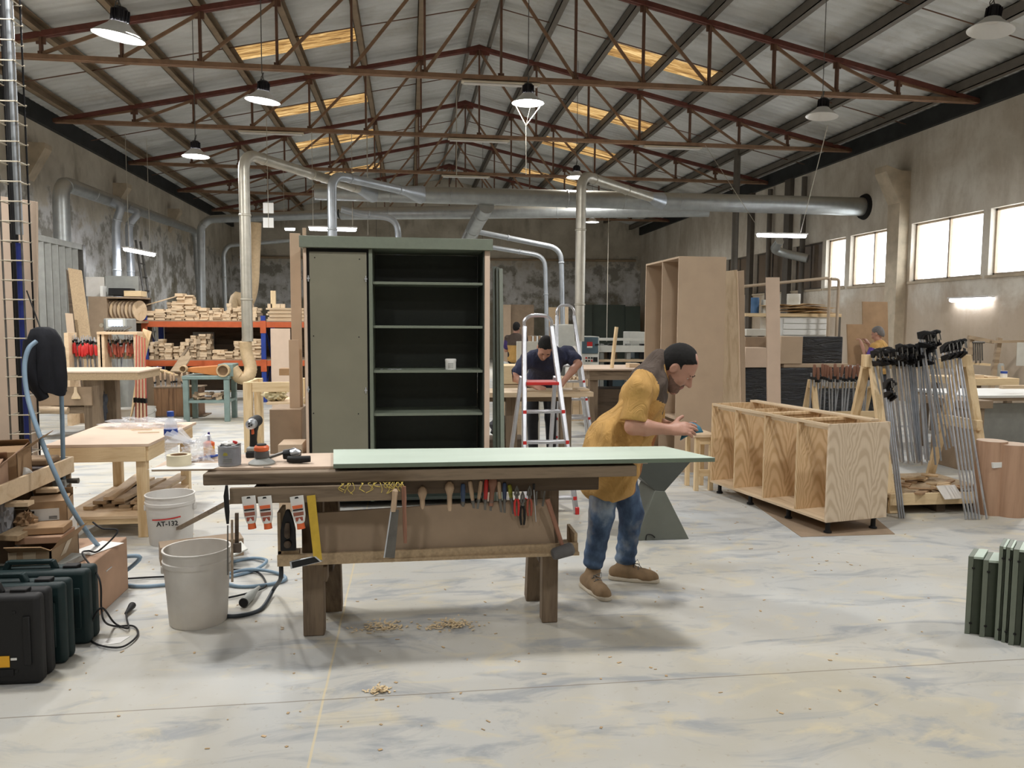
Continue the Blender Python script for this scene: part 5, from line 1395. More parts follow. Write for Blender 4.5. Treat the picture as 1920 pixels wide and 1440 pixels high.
# ================================================================ WARDROBE CARCASS AND BOARDS RIGHT OF THE MAN
WX0, WX1, WY0, WY1, WZ = 2.81, 3.33, 7.85, 9.0, 2.30
wd = thing('wardrobe_carcass', 'tall open MDF wardrobe carcass standing behind the man in yellow', 'wardrobe', ((WX0+WX1)/2,(WY0+WY1)/2,0))
for y in (WY0, 8.38, WY1-.02):
    MB().box((WX0,y,.0),(WX1,y+.02,WZ-.02)).build('side_panel' if y in (WY0,WY1-.02) else 'divider', M['mdf'], wd, bevel=.001)
MB().box((WX0,WY0,WZ-.02),(WX1,WY1,WZ)).build('panel', M['mdf'], wd, bevel=.001)
MB().box((WX1-.008,WY0+.02,.08),(WX1,WY1-.02,WZ-.02)).build('panel', M['mdf_dark'], wd)
MB().box((WX0+.01,WY0+.02,.08),(WX1-.008,WY1-.02,.10)).build('panel', M['mdf'], wd)
for zz in (.56,): MB().box((WX0+.02,WY0+.02,zz),(WX1-.01,8.38,zz+.02)).build('shelf', M['mdf'], wd)
for nm, lab, pts, th, mt in (
    ('leaning_board','wide pale MDF panel leaning right behind the wardrobe carcass',[(1352,900),(1388,900),(1399,503),(1362,508)],.02,M['beige_z']),
    ('leaning_board','narrow framed panel edge leaning right of the wide pale one',[(1392,900),(1398,900),(1412,504),(1401,506)],.06,M['mdf'])):
    y0 = 8.9; b = MB(); q = [P(p[0],p[1],y=y0) for p in pts]; q[0].z = q[1].z = 0
    q[2].y += .25; q[3].y += .25
    b.prism(q, (0,th,0)); tag(b.build(nm, mt, bevel=.002), lab, 'panel')
q = [P(1440,900,y=7.7), P(1465,900,y=7.7), P(1462,520,y=7.9), P(1437,520,y=7.9)]; q[0].z = q[1].z = 0
tag(MB().prism(q, (0,.022,0)).build('upright_board', M['mdf_pink'], bevel=.002), 'single narrow upright board standing behind the oak cabinet', 'board')

# ================================================================ OAK CABINET CARCASS
zt, zb = .845, .095
a, b_, c, d = P(1335,757,z=zt), P(1556,797,z=zt), P(1660,790,z=zt), P(1440,752,z=zt)
ang = math.atan2(a.y-b_.y, a.x-b_.x)                   # long axis
Lc = (a-b_).length; Dc = .575
ok = thing('oak_cabinet_carcass', 'low oak cabinet carcass with four open bays on black plastic legs', 'cabinet', (b_.x, b_.y, 0), ang)
# local: x along the open front, -y into the cabinet
MB(True).box((0,-Dc,zb),(.02,0,zt)).build('panel', M['oak_pale'], ok, bevel=.001)
MB(True).box((Lc-.02,-Dc,zb),(Lc,0,zt)).build('panel', M['oak'], ok, bevel=.001)
cuts = []
for px, py in ((1377,765),(1430,775),(1494,786)):
    v = P(px,py,z=zt); cuts.append((Vector((v.x,v.y))-Vector((b_.x,b_.y))).length)
for t in cuts: MB(True).box((t-.01,-Dc+.02,zb+.02),(t+.01,-.005,zt-.02)).build('divider', M['oak'], ok, bevel=.001)
MB(True).box((0.02,-Dc,zb),(Lc-.02,0,zb+.02)).build('panel', M['beige_x'], ok, bevel=.001)
MB(True).box((0.02,-Dc,zb+.02),(Lc-.02,-Dc+.008,zt)).build('panel', M['oak'], ok)
MB(True).box((0.02,-.022,zt-.022),(Lc-.02,0,zt)).build('rail', M['beige_x'], ok, bevel=.001)
MB(True).box((0.02,-.075,zt-.055),(Lc-.02,-.055,zt-.022)).build('stretcher', M['beige_x'], ok)
MB(True).box((.05,-Dc+.06,zt),(Lc+.02,-Dc+.14,zt+.018)).build('loose_rail', M['beige_x'], ok, bevel=.002)
for t in cuts[1:]: MB(True).box((t-.03,-Dc+.02,zt-.02),(t+.03,-.022,zt)).build('cross_rail', M['oak'], ok)
for x in (.06, Lc*.33, Lc*.66, Lc-.06):
    for y in (-.07, -Dc+.07):
        b = MB(True); T = Matrix.Translation((x,y,0)); b.lathe([(0,0),(.030,0),(.030,.010),(.019,.016),(.017,.07),(.026,.085),(.026,zb-.0005),(0,zb-.0005)], 16, T); b.build('plastic_leg', M['black'], ok)
q = [P(1344,898,z=0), P(1502,1007,z=0), P(1678,1002,z=0), P(1560,905,z=0)]
tag(MB().prism([v+Vector((0,0,.0)) for v in q], (0,0,.004)).build('brown_sheet', M['mdf_dark']), 'thin brown sheet lying on the floor under the oak cabinet', 'sheet')
ok.location.z = .0045
c = P(1408,902,z=zb+.03); o = MB().lathe([(.030,0),(.048,0),(.048,.018),(.030,.018),(.030,0)], 24, Matrix.Translation(c)).build('edge_tape_roll', M['tape']); tag(o, 'small pale tape roll lying inside the second oak cabinet bay', 'tape')
# small pine stool
s0 = thing('pine_stool', 'small pine stool standing between the man in yellow and the oak cabinet', 'stool', (P(1322,905,z=0).x, 7.05, 0))
xa, xb_ = P(1305,812,y=6.95).x, P(1336,812,y=6.95).x; zz = P(1320,814,y=6.95).z
MB().box((xa-.02,6.93,zz-.03),(xb_+.03,7.25,zz)).build('seat', M['beige_x'], s0, bevel=.003)
for x in (xa+.02, xb_-.0):
    for y in (6.97,7.21): MB().box((x-.02,y-.02,0),(x+.02,y+.02,zz-.031)).build('leg', M['pine_z'], s0, bevel=.002)
MB().box((xa+.04,6.96,.14),(xb_-.02,6.99,.20)).build('stretcher', M['pine_x'], s0); MB().box((xa+.04,6.96,zz-.10),(xb_-.02,6.98,zz-.031)).build('apron', M['pine_x'], s0)
# hourglass pedestal
y0 = 5.38; pd = thing('pedestal_base', 'grey green hourglass table pedestal on the floor behind the man', 'pedestal', (P(1240,1010,y=y0).x, y0+.2, 0))
pp = [P(x,y,y=y0) for x, y in ((1193,1010),(1292,1014),(1247,921),(1299,862),(1165,862),(1228,920))]
pp[0].z = pp[1].z = 0
MB().prism([pp[0],pp[1],pp[2],pp[5]], (0,.36,0)).build('flare', plain('grey_primer', (104,108,100), .5, 0, .08, 6), pd, bevel=.004)
MB().prism([pp[5],pp[2],pp[3],pp[4]], (0,.36,0)).build('flare', plain('dark_primer', (70,74,70), .5, 0, .08, 6), pd, bevel=.004)
o = MB().tube(spline([P(1211,1012,y=y0-.003), P(1213,1003,y=y0-.003), P(1222,1003,y=y0-.003), P(1228,1008,y=y0-.003)],5), .004, 6).build('wire_hook', M['black'], pd)

# ================================================================ CLAMP RACK
RY = 6.35
rk = thing('clamp_rack', 'pine trestle rack loaded with long steel bar clamps', 'rack', (P(1720,940,y=RY).x, RY, 0))
xl_, xr_ = P(1630,700,y=RY).x, P(1806,700,y=RY).x; zr = P(1640,672,y=RY).z
MB().box((xl_-.05,RY-.03,zr-.09),(xr_+.02,RY+.03,zr)).build('top_beam', M['pine_x'], rk, bevel=.003)
for x in (xl_, xr_):
    for s_ in (-1,1):
        MB().bar((x,RY+s_*.42,0),(x,RY+s_*.03,zr+.02),.075,.04,(0,1,0)).build('leg', M['pine_z'], rk, bevel=.003)
    MB().box((x-.05,RY-.27,zr*.52),(x-.0,RY+.27,zr*.52+.09)).build('cross_tie', M['pine_y'], rk, bevel=.003)
    MB().cbox((x-.03,RY-.03,zr-.02), (.09,.09,.11)).build('apex_block', M['pine_z'], rk, bevel=.003)
zf_ = .17
MB().box((xl_-.06,RY-.45,zf_-.03),(xr_+.06,RY+.40,zf_)).build('shelf', M['chip'], rk, bevel=.003)
MB().box((xl_-.06,RY-.47,zf_-.09),(xr_+.06,RY-.451,zf_+.01)).build('shelf_edge', M['pine_x'], rk, bevel=.003)
for x in (xl_, (xl_+xr_)/2, xr_): MB().box((x-.04,RY-.40,0),(x+.04,RY+.35,zf_-.031)).build('skid', M['old_dark'], rk)
def make_clamp(L, lab, group, barmat):
    """hangs from its origin at the jaw; bar runs down -z, jaws stick out along -y"""
    r = thing('bar_clamp', lab, 'clamp', (0,0,0), 0, group)
    MB(True).box((-.004,-.009,-L),(.004,.009,.03)).build('bar', barmat, r, bevel=.001)
    b = MB(True); b.prism([(-.009,-.016,-.035),(-.009,.02,-.035),(-.009,.02,.025),(-.009,-.06,.04),(-.009,-.11,.032),(-.009,-.11,.012),(-.009,-.05,.002)], (.018,0,0)); b.build('fixed_jaw', M['black'], r, bevel=.004)
    b = MB(True); b.prism([(-.009,-.016,-.11),(-.009,.02,-.11),(-.009,.02,-.06),(-.009,-.04,-.065),(-.009,-.09,-.075),(-.009,-.09,-.095)], (.018,0,0)); b.tube([(0,-.075,-.095),(0,-.075,-.045)], .006, 8); b.build('sliding_jaw', M['black_steel'], r, bevel=.003)
    MB(True).tube([(0,-.10,.03),(0,-.10,-.05)], .005, 8).build('spindle', M['steel_dull'], r)
    return r
rng = random.Random(12)
def bot(px, py, y): return P(px, py, y=y)
CG = 'long bar clamps hung on the pine rack'
LB = 'black-headed steel bar clamp hung in the row on the pine rack'
rows = []
# (top px, top py, bottom px, bottom py, depth)
for k in range(14): rows.append((1636+6.6*k+rng.uniform(-1.5,1.5), 663+rng.uniform(-6,4), 1668+5.4*k+rng.uniform(-4,4), 846+rng.uniform(0,22), RY-.08+rng.uniform(-.06,.06)))
for k in range(9): rows.append((1682+7.5*k, 654+rng.uniform(-4,8), 1700+7.4*k+rng.uniform(-4,4), 862+rng.uniform(-10,14), RY-.17+rng.uniform(-.05,.05)))
for k in range(6): rows.append((1724+5.0*k, 638+rng.uniform(-14,4), 1762+5.0*k+rng.uniform(-3,3), 868+rng.uniform(-14,8), RY-.26+rng.uniform(-.03,.03)))
proto = None; base_z = 1.25
for i, (tx, ty, bx_, by_, y) in enumerate(rows):
    t, q = P(tx,ty,y=y), P(bx_,by_,y=y)
    L = (t-q).length; dz = (q-t).normalized()
    ry = math.atan2(-dz.x, -dz.z)
    if proto is None: proto = []
    if len(proto) < 2:
        o = make_clamp(1.0, LB, CG, M['steel'] if proto else M['steel_bar']); proto.append(o); o.location = t; o.rotation_euler = (0, ry, 0)
    else: o = dup(proto[0 if rng.random() < .6 else 1], t, (0, ry, rng.uniform(-.25,.25)), LB, CG)
# long clamps standing on the floor against the rack
SG = 'long bar clamps standing against the rack'
stand = []
for k in range(3): stand.append((1659+4*k, 722+4*k, 1686+4.5*k, 973, RY-.22, RY-.62, 'pale long bar clamp standing at the left end of the pine rack'))
for k in range(5): stand.append((1766+7.2*k, 655-1.5*k, 1811+6.4*k, 975, RY-.12+.03*(k % 2), RY-.62+.06*(k % 2), 'shiny long bar clamp standing at the right end of the pine rack'))
stand.append((1797,650,1850,974, RY-.12, RY-.62, 'rightmost long bar clamp, leaning alone beside the brown drums'))
p2 = None
for i, (tx, ty, bx_, by_, yt, yb_, lab) in enumerate(stand):
    t, q = P(tx,ty,y=yt), P(bx_,by_,z=0); q.z = 0.005
    dz = (q-t); L = dz.length; dz.normalize()
    rx = math.atan2(dz.y, -dz.z); ry = math.atan2(-dz.x, math.hypot(dz.y, dz.z))
    mt = M['steel'] if i >= 3 else M['steel_bar']
    o = make_clamp(L, lab, SG if i < 8 else None, mt); o.location = t
    o.rotation_mode = 'XYZ'; zax = -dz; xax = Vector((1,0,0)); yax = zax.cross(xax).normalized(); xax = yax.cross(zax)
    o.rotation_euler = Matrix((xax,yax,zax)).transposed().to_euler()
# scraps on the rack shelf
rng = random.Random(3)
for k in range(16):
    x = rng.uniform(xl_+.05, xr_-.1); y = rng.uniform(RY-.42, RY+.1); s_ = (rng.uniform(.12,.30), rng.uniform(.04,.10), rng.uniform(.008,.02))
    o = MB(True).cbox((0,0,s_[2]/2), s_).build('wood_scrap', M['veneer'] if k % 2 else M['card'], None, bevel=.001); o.location = (x,y,zf_+.001+.012*(k % 4)); o.rotation_euler = (0,0,rng.uniform(-.9,.9)); tag(o, 'wood scrap strewn on the lower shelf of the clamp rack', 'scrap', 'scraps on the clamp rack shelf')
flat('white_board', 'pale board scrap hanging over the clamp rack shelf edge', 'board', (P(1780,915,y=RY-.47).x,RY-.475,zf_+.012), (.19,.14,.008), M['white_dusty'], .1, .75)
# second trestle with wooden handled clamps
SY = 7.75
t2 = thing('small_trestle', 'small pine trestle holding wooden-handled clamps behind the oak cabinet', 'trestle', (P(1570,790,y=SY).x, SY, 0))
xa, xb_ = P(1522,720,y=SY).x, P(1636,720,y=SY).x; z2 = P(1560,717,y=SY).z
MB().box((xa-.02,SY-.03,z2-.06),(xb_,SY+.03,z2)).build('top_beam', M['pine_x'], t2, bevel=.002)
for x in (xa, xb_):
    for s_ in (-1,1): MB().bar((x-.0,SY+s_*.30,0),(x,SY+s_*.02,z2+.03),.06,.03,(0,1,0)).build('leg', M['pine_z'], t2, bevel=.002)
MB().box((xa,SY-.16,z2*.62),(xb_,SY-.12,z2*.62+.07)).build('cross_rail', M['pine_x'], t2); MB().box((xa,SY-.25,z2*.2),(xb_,SY-.21,z2*.2+.06)).build('cross_rail', M['pine_x'], t2)
def make_fclamp(lab, group, hm, L=.42, hang=False):
    r = thing('f_clamp', lab, 'clamp', (0,0,0), 0, group)
    MB(True).box((-.004,-.010,-L),(.004,.010,.06)).build('bar', M['steel_bar'], r)
    zs = [(-.03,-.05,-.13,-.19,-.195) if hang else (.02,.05,.11,.15,.155)][0]
    MB(True).tube([(0,-.06,z) for z in zs], [.010,.018,.021,.016,.006] if hang else [.010,.016,.018,.014,.006], 10).build('handle', hm, r)
    MB(True).box((-.009,-.075,-.01),(.009,.012,.02)).build('jaw', M['black'], r, bevel=.003)
    MB(True).tube([(0,-.06,.02),(0,-.06,.09 if hang else -.08)], .007, 8).build('spindle', M['steel'], r)
    return r
rng = random.Random(8); pr = make_fclamp('wooden-handled clamp in the row on the small pine trestle', 'wooden-handled clamps on the small trestle', M['handle_red'])
for k in range(17):
    px = 1521+6.6*k; t = P(px,711+rng.uniform(-3,4),y=SY-.05)
    if k == 0: pr.location = t
    else: dup(pr, t, (0, rng.uniform(-.08,.08), rng.uniform(-.3,.3)))
# ================================================================ RIGHT SIDE AND ITS REAR
def pxthing(name, lab, cat, p0, p1, y, depth, mat, group=None, bev=.004, floor=False):
    a, c = pxbox(p0, p1, y, depth); a = list(a); c = list(c)
    if floor: a[2] = 0
    return box_thing(name, lab, cat, a, c, mat, group, bev)
# drums
for k, (px, py, w, h, lab) in enumerate(((1872,968,56,.60,'left brown plywood drum standing at the right picture edge'), (1912,972,62,.60,'right brown plywood drum, cut by the picture edge'))):
    c = P(px,py,z=0); rr = w/2/1442*6.0; c.y += rr
    top = P(px, 826 if k == 0 else 832, y=c.y).z
    r = thing('plywood_drum', lab, 'drum', c)
    MB().lathe([(0,0),(rr,0),(rr,top),(0,top)], 40, Matrix.Translation(c)).build('drum_body', wood('drum_veneer_%d' % k, (176,142,116), (150,116,92), 2, 8), r)
    MB().lathe([(0,top+.0005),(rr*.97,top+.0005),(rr*.97,top+.003),(0,top+.003)], 40, Matrix.Translation(c)).build('top_disc', M['mdf_pink'], r)
    if k == 0:
        MB().prism([P(1862,868,y=c.y-rr-.001), P(1884,866,y=c.y-rr-.001), P(1884,876,y=c.y-rr-.001), P(1863,878,y=c.y-rr-.001)], (0,.02,0)).build('paper_patch', M['white'], r)
# stack of grooved dark green panels, bottom right corner
g0 = P(1808,1186,z=0)
xs = [(1808,1043,1188,1836),(1836,1050,1194,1866),(1864,1024,1200,1876),(1877,1026,1204,1889),(1890,1030,1209,1912),(1914,1030,1213,1938)]
names = ['leftmost short dark green panel of the stack at the lower right','second short dark green panel of the lower right stack','first tall dark green panel of the lower right stack','second tall dark green panel of the lower right stack','third tall dark green panel, widest face in the lower right stack','last dark green panel, cut by the right picture edge']
dv = Vector((.13,.125,0))
for k, (px, pt, pb, pe) in enumerate(xs):
    c = P(px,pb,z=0); e = P(pe,pb+3,z=0); s1 = c.lerp(e, min(.6, .024/(e-c).length)); hgt = P(px+3,pt,y=c.y).z; up = Vector((0,0,hgt))
    r = thing('grooved_board', names[k], 'panel', ((c+e)/2+dv/2), 0, 'dark green panels stacked at the lower right')
    MB().prism([c, s1, s1+up, c+up], dv).build('edge_strip', M['green'], r, bevel=.001)
    o1, o2 = s1+dv*.06+Vector((.0006,0,0)), e+dv*.06-(e-c).normalized()*.001
    up2 = Vector((0,0,hgt-.012))
    MB().prism([o1, o2, o2+up2, o1+up2], dv*.94).build('panel_face', M['green_deep'], r, bevel=.001)
    o1, o2 = s1+Vector((.0006,0,hgt-.0115)), e-(e-c).normalized()*.001+Vector((0,0,hgt-.0115))
    MB().prism([o1, o2, o2+Vector((0,0,.0115)), o1+Vector((0,0,.0115))], dv).build('top_edge', M['mint'], r)
    for zz in (hgt-.06, .06): MB().cbox(s1+Vector((0,-.003,zz)), (.012,.008,.008)).build('notch', M['black_hole'], r)
# right work table with pale sheet
ty = 8.4
t = thing('sheet_table', 'work table with a pale sheet on top at the right edge', 'table', (P(1880,760,y=ty).x, ty+.5, 0))
a = P(1811,742,y=ty); x0 = a.x; zt_ = a.z
MB().box((x0,ty,zt_-.03),(x0+2.2,ty+1.0,zt_)).build('table_top', M['white'], t, bevel=.003)
MB().box((x0+.03,ty+.03,zt_-.07),(x0+2.2,ty+1.0,zt_-.031)).build('under_board', M['mdf_dark'], t)
for x, y in ((x0+.12,ty+.1),(x0+2.0,ty+.1),(x0+.12,ty+.9),(x0+2.0,ty+.9)): MB().box((x-.04,y-.04,0),(x+.04,y+.04,zt_-.071)).build('leg', M['old_z'], t)
pxthing('panel_stack', 'brown panel lying on a low stack left of the pale sheet table', 'panel', (1806,752),(1862,766), 7.6, .7, M['mdf_dark'])
pxthing('mdf_box', 'brown box under the panel at the right, behind the clamp rack', 'box', (1806,767),(1842,850), 7.65, .5, M['mdf_dark'], floor=True)
o = box_thing('grey_sheet', 'grey sheet leaning low under the pale sheet table', 'panel', (x0+.25,ty+.30,0.0), (x0+2.1,ty+.32,.62), M['machine_grey'])
pxthing('wood_strip', 'pale strip lying on the pale sheet table', 'strip', (1880,723),(1925,729), 8.6, .06, M['beige_x'])
# bench behind with cans
by = 9.9
t = thing('carpentry_bench', 'wooden bench with a can of sticks behind the pale sheet table', 'workbench', (P(1860,740,y=by).x, by+.4, 0))
a, c = P(1806,710,y=by), P(1911,722,y=by)
MB().box((a.x,by,a.z-.10),(c.x,by+.8,a.z)).build('bench_top', M['pine_x'], t, bevel=.004)
for x in (a.x+.1,c.x-.1):
    for y in (by+.08,by+.7): MB().box((x-.04,y-.04,0),(x+.04,y+.04,a.z-.101)).build('leg', M['old_z'], t)
cz = a.z; c = P(1882,706,y=by+.15); c.z = cz+.001
r = thing('stick_can', 'white and blue can holding wooden sticks on the rear bench', 'can', c)
MB().lathe([(0,0),(.045,0),(.045,.10),(.041,.10),(.041,.01),(0,.01)], 22, Matrix.Translation(c)).build('can', M['white'], r); MB().lathe([(.0455,.06),(.0455,.095)], 22, Matrix.Translation(c)).build('blue_band', M['blue'], r)
for k in range(3): MB().tube([c+Vector((-.01+.01*k,0,.02)), c+Vector((-.045+.015*k,0,.17))], .005, 6).build('stick', M['beige_z'], r)
c = P(1876,700,y=by+.4); c.z = cz+.001
MB_ = MB().lathe([(0,0),(.04,0),(.045,.16),(.03,.19),(0,.19)], 20, Matrix.Translation(c)).build('grey_cup', M['machine_grey']); tag(MB_, 'grey cup behind the can of sticks on the rear bench', 'cup')
for k, (p0, p1) in enumerate((((1812,706),(1820,710)),((1824,704),(1845,710)),((1852,707),(1872,710)))):
    o = pxthing('wood_offcut', ['left','middle','right'][k]+' small offcut on the rear bench edge before the can', 'offcut', p0, p1, by+.06, .1, M['beige_x'], None, .002)
    o.location.z = cz+.0005
# shelf frame with hanging clamps on the right wall
t = thing('clamp_trestle', 'dark wooden leaning frame with clamps by the right wall', 'frame', (P(1850,720,y=11.5).x, 11.5, 0))
for p, q in (((1806,720),(1822,632)),((1852,735),(1874,634)),):
    a, c = P(*p,y=11.5), P(*q,y=11.7); a.z = 0; MB().bar(a, c, .08,.05,(0,1,0)).build('frame_post', M['grey_wood'], t)
MB().bar(P(1815,632,y=11.65), P(1862,641,y=11.65), .05,.06).build('frame_rail', M['grey_wood'], t)
MB().bar(P(1805,680,y=11.5), P(1856,684,y=11.5), .04,.04).build('frame_rail', M['pine_x'], t)
MB().bar(P(1858,641,y=11.6), P(1925,640,y=11.6), .04,.04).build('frame_rail', M['grey_wood'], t)
for k in range(5):
    px = 1825+4*k; a = P(px,642,y=11.45); o = MB().bar(a, P(px+1,676+5*(k % 2),y=11.45), .02,.012,(0,1,0)).tube([a+Vector((-.03,-.02,0)), a+Vector((.03,-.02,.0))], .016, 8).build('hanging_clamp', M['steel_dull']); tag(o, 'old clamp hanging on the dark leaning frame by the right wall', 'clamp', 'clamps on the leaning frame')
pxthing('paper_notice', 'grey notice sheet on the wall at the right picture edge', 'notice', (1908,642),(1926,686), 11.4, .01, M['machine_white'])
# brown boards leaning against the right wall
for p0, p1, y, lab in (((1629,565),(1668,760),13.4,'tall brown board leaning beside the wall pier'),((1600,608),(1630,760),13.0,'lower brown board leaning left of the tall one by the wall pier')):
    board('leaning_board', lab, 'board', p0, p1, y, .03, M['card'], .2)
# wrapped pallets and boxes
py_ = 9.6
pxthing('wrapped_pallet', 'large low pallet load wrapped in black film behind the trestle', 'pallet', (1392,690),(1645,790), py_, 1.0, M['foil'], None, .02, True)
r = pxthing('wrapped_crate', 'upper box wrapped in black film on the pallet load', 'crate', (1502,631),(1579,687), py_+.1, .8, M['foil'], None, .015)
zl = P(1500,690,y=py_).z
pxthing('brown_sheet', 'thin brown sheets lying on the wrapped pallet', 'sheet', (1470,682),(1590,689), py_+.02, .9, M['mdf'])
pxthing('mdf_crate', 'pinkish MDF crate beside the upper wrapped box', 'crate', (1465,631),(1504,682), py_+.0, .7, M['mdf'], None, .004)
pxthing('mdf_carton', 'open pinkish drawer box left of the MDF crate', 'box', (1398,652),(1440,689), py_+.0, .6, M['mdf_pink'], None, .004)
pxthing('board_stack', 'stack of boards lying left behind the upright board', 'board', (1398,632),(1440,651), py_+.3, .7, M['mdf_dark'], None, .003)
pxthing('white_box', 'flat white box under the veneer shelf, left part', 'box', (1400,617),(1440,630), py_+.5, .5, M['machine_white'])
# storage shelf with drawers, veneers, drums
sy = 11.2
t = thing('storage_shelf', 'storage shelf with white drawers and veneer sheets on top, rear right', 'shelf', (P(1490,620,y=sy).x, sy+.4, 0))
a, c = P(1398,587,y=sy), P(1578,592,y=sy)
MB().box((a.x,sy,a.z-.05),(c.x,sy+.8,a.z)).build('shelf_top', M['pine_x'], t)
for x in (a.x+.03,c.x-.03):
    for y in (sy+.03,sy+.77): MB().box((x-.025,y-.025,0),(x+.025,y+.025,a.z-.051)).build('post', M['frame_dark'], t)
dx0, dx1 = P(1464,598,y=sy), P(1563,598,y=sy); zz = a.z-.06
MB().box((dx0.x,sy+.03,zz-.30),(dx1.x-.08,sy+.7,zz)).build('drawer_unit', M['white'], t, bevel=.004)
for k in range(3): MB().box((dx0.x+.06,sy+.015,zz-.09-.09*k),(dx1.x-.10,sy+.029,zz-.02-.09*k)).build('drawer_front', M['white'], t, bevel=.003)
MB().box((a.x,sy+.02,zz-.45),(c.x,sy+.78,zz-.43)).build('deck', M['pine_x'], t)
rng = random.Random(6)
for k in range(14):
    w = rng.uniform(.4,.8); o = MB(True).prism([(-w/2,-.18,0),(-w*.1,-.2,.02),(w/2,-.16,0),(w/2,.2,.012),(0,.22,.035),(-w/2,.2,.005)], (0,0,.006)).build('veneer_sheet', M['veneer'])
    o.location = (rng.uniform(P(1480,585,y=sy).x,P(1560,585,y=sy).x), sy+.25+rng.uniform(0,.2), a.z+.001+.010*k); o.rotation_euler = (0,0,rng.uniform(-.35,.35)); tag(o, 'warped veneer sheet in the pile on the rear storage shelf', 'veneer', 'veneer sheets on the storage shelf')
for px, pt, w, mt, lab in ((1415,558,16,M['blue_drum'],'blue drum on the rear storage shelf'),(1434,562,14,M['machine_white'],'small white drum right of the blue drum'),(1487,551,26,M['machine_white'],'large pale cylinder standing behind the veneer sheets')):
    c = P(px,589,y=sy+.55); c.z = a.z+.001; rr = w/2/1442*11.6; h = P(px,pt,y=sy+.55).z-c.z
    o = MB().lathe([(0,0),(rr,0),(rr*1.02,h*.33),(rr,h*.35),(rr,h*.66),(rr*1.02,h*.68),(rr,h),(0,h)], 24, Matrix.Translation(c)).build('storage_drum', mt); tag(o, lab, 'drum')
for k in range(5):
    c = P(1404+7*k,614,y=sy+.1); o = MB().lathe([(0,0),(.03,0),(.03,.07),(.012,.10),(.012,.12),(0,.12)], 14, Matrix.Translation(Vector((c.x,c.y,zz-.429)))).build('small_bottle', M['white_plastic'] if k % 2 else M['machine_grey']); tag(o, 'small bottle on the lower deck of the rear storage shelf', 'bottle', 'bottles on the storage shelf')
# pipe rail frame near the right wall
pts = [P(1395,537,y=11.0), P(1556,521,y=11.0), Vector((P(1556,521,y=11.0).x,11.0,0))]
o = MB().tube(bend_path(pts,.06,4), .022, 10).build('pipe_rail', M['frame']); tag(o, 'pale pipe rail with a vertical post before the right wall', 'rail')
pts = [P(1558,523,y=11.0), P(1573,524,y=11.0), Vector((P(1571,521,y=11.0).x,11.0,0))]
o = MB().tube(bend_path(pts,.04,4), .022, 10).build('pipe_rail', M['frame']); tag(o, 'second pale pipe post right of the pipe rail', 'rail')
for px, y, lab in ((1440,24,'dark pipe on the right wall between the boarded windows'),(1503,21.5,'dark pipe on the right wall beside the exhaust pipe')):
    a = P(px,500,x=XR-.12); o = MB().tube([(XR-.12,a.y,0),(XR-.12,a.y,WT-.1)], .07, 10).build('steam_pipe', M['frame_dark']); tag(o, lab, 'pipe')
# ================================================================ LEFT MIDDLE: BENCH, CLAMP RACKS, RACK OF OFFCUTS, SANDER
# ribbed grey screen by the left wall
a, c = P(68,440,x=-6.25), P(146,462,x=-6.25)
t = thing('ribbed_screen', 'tall grey ribbed screen standing by the left wall behind the pink board', 'screen', (-6.25,(a.y+c.y)/2,0))
n = 6; hz = a.z-.1
for k in range(n):
    y0 = a.y+(c.y-a.y)*k/n; y1 = a.y+(c.y-a.y)*(k+.82)/n
    MB().prism([(-6.25,y0,.0),(-6.19,(y0+y1)/2,.0),(-6.25,y1,.0),(-6.31,(y0+y1)/2,.0)], (0,0,hz)).build('rib_panel', M['machine_grey'], t)
MB().box((-6.29,a.y-.1,hz),(-6.19,c.y+.15,hz+.10)).build('rail', M['machine_grey'], t)
MB().box((-6.30,c.y+.05,0),(-6.18,c.y+.17,hz+.1)).build('end_post', M['steel_dull'], t)
# leaning boards
def leanboard(name, lab, pts, y0, y1, th, mat):
    q = [P(pts[0][0],pts[0][1],y=y0), P(pts[1][0],pts[1][1],y=y0), P(pts[2][0],pts[2][1],y=y1), P(pts[3][0],pts[3][1],y=y1)]
    dx = [(q[2]-q[1]), (q[3]-q[0])]
    for i, d_ in ((1,dx[0]),(0,dx[1])):
        if q[i].z > 0.01:
            k = q[i].z/d_.z; q[i] = q[i]-d_*k
    return tag(MB().prism(q, (0,th,0)).build(name, mat, bevel=.002), lab, 'board')
leanboard('leaning_board', 'long pale board leaning behind the left clamp rack', [(146,650),(172,650),(152,507),(127,502)], 13.2, 13.6, .03, M['chip'])
leanboard('leaning_board', 'short pale board leaning left of the long one', [(127,640),(141,640),(135,588),(122,587)], 13.05, 13.2, .03, M['mdf'])
leanboard('leaning_board', 'dark narrow board leaning behind the long pale one', [(134,640),(146,640),(130,510),(124,505)], 13.75, 13.85, .03, M['old_dark'])
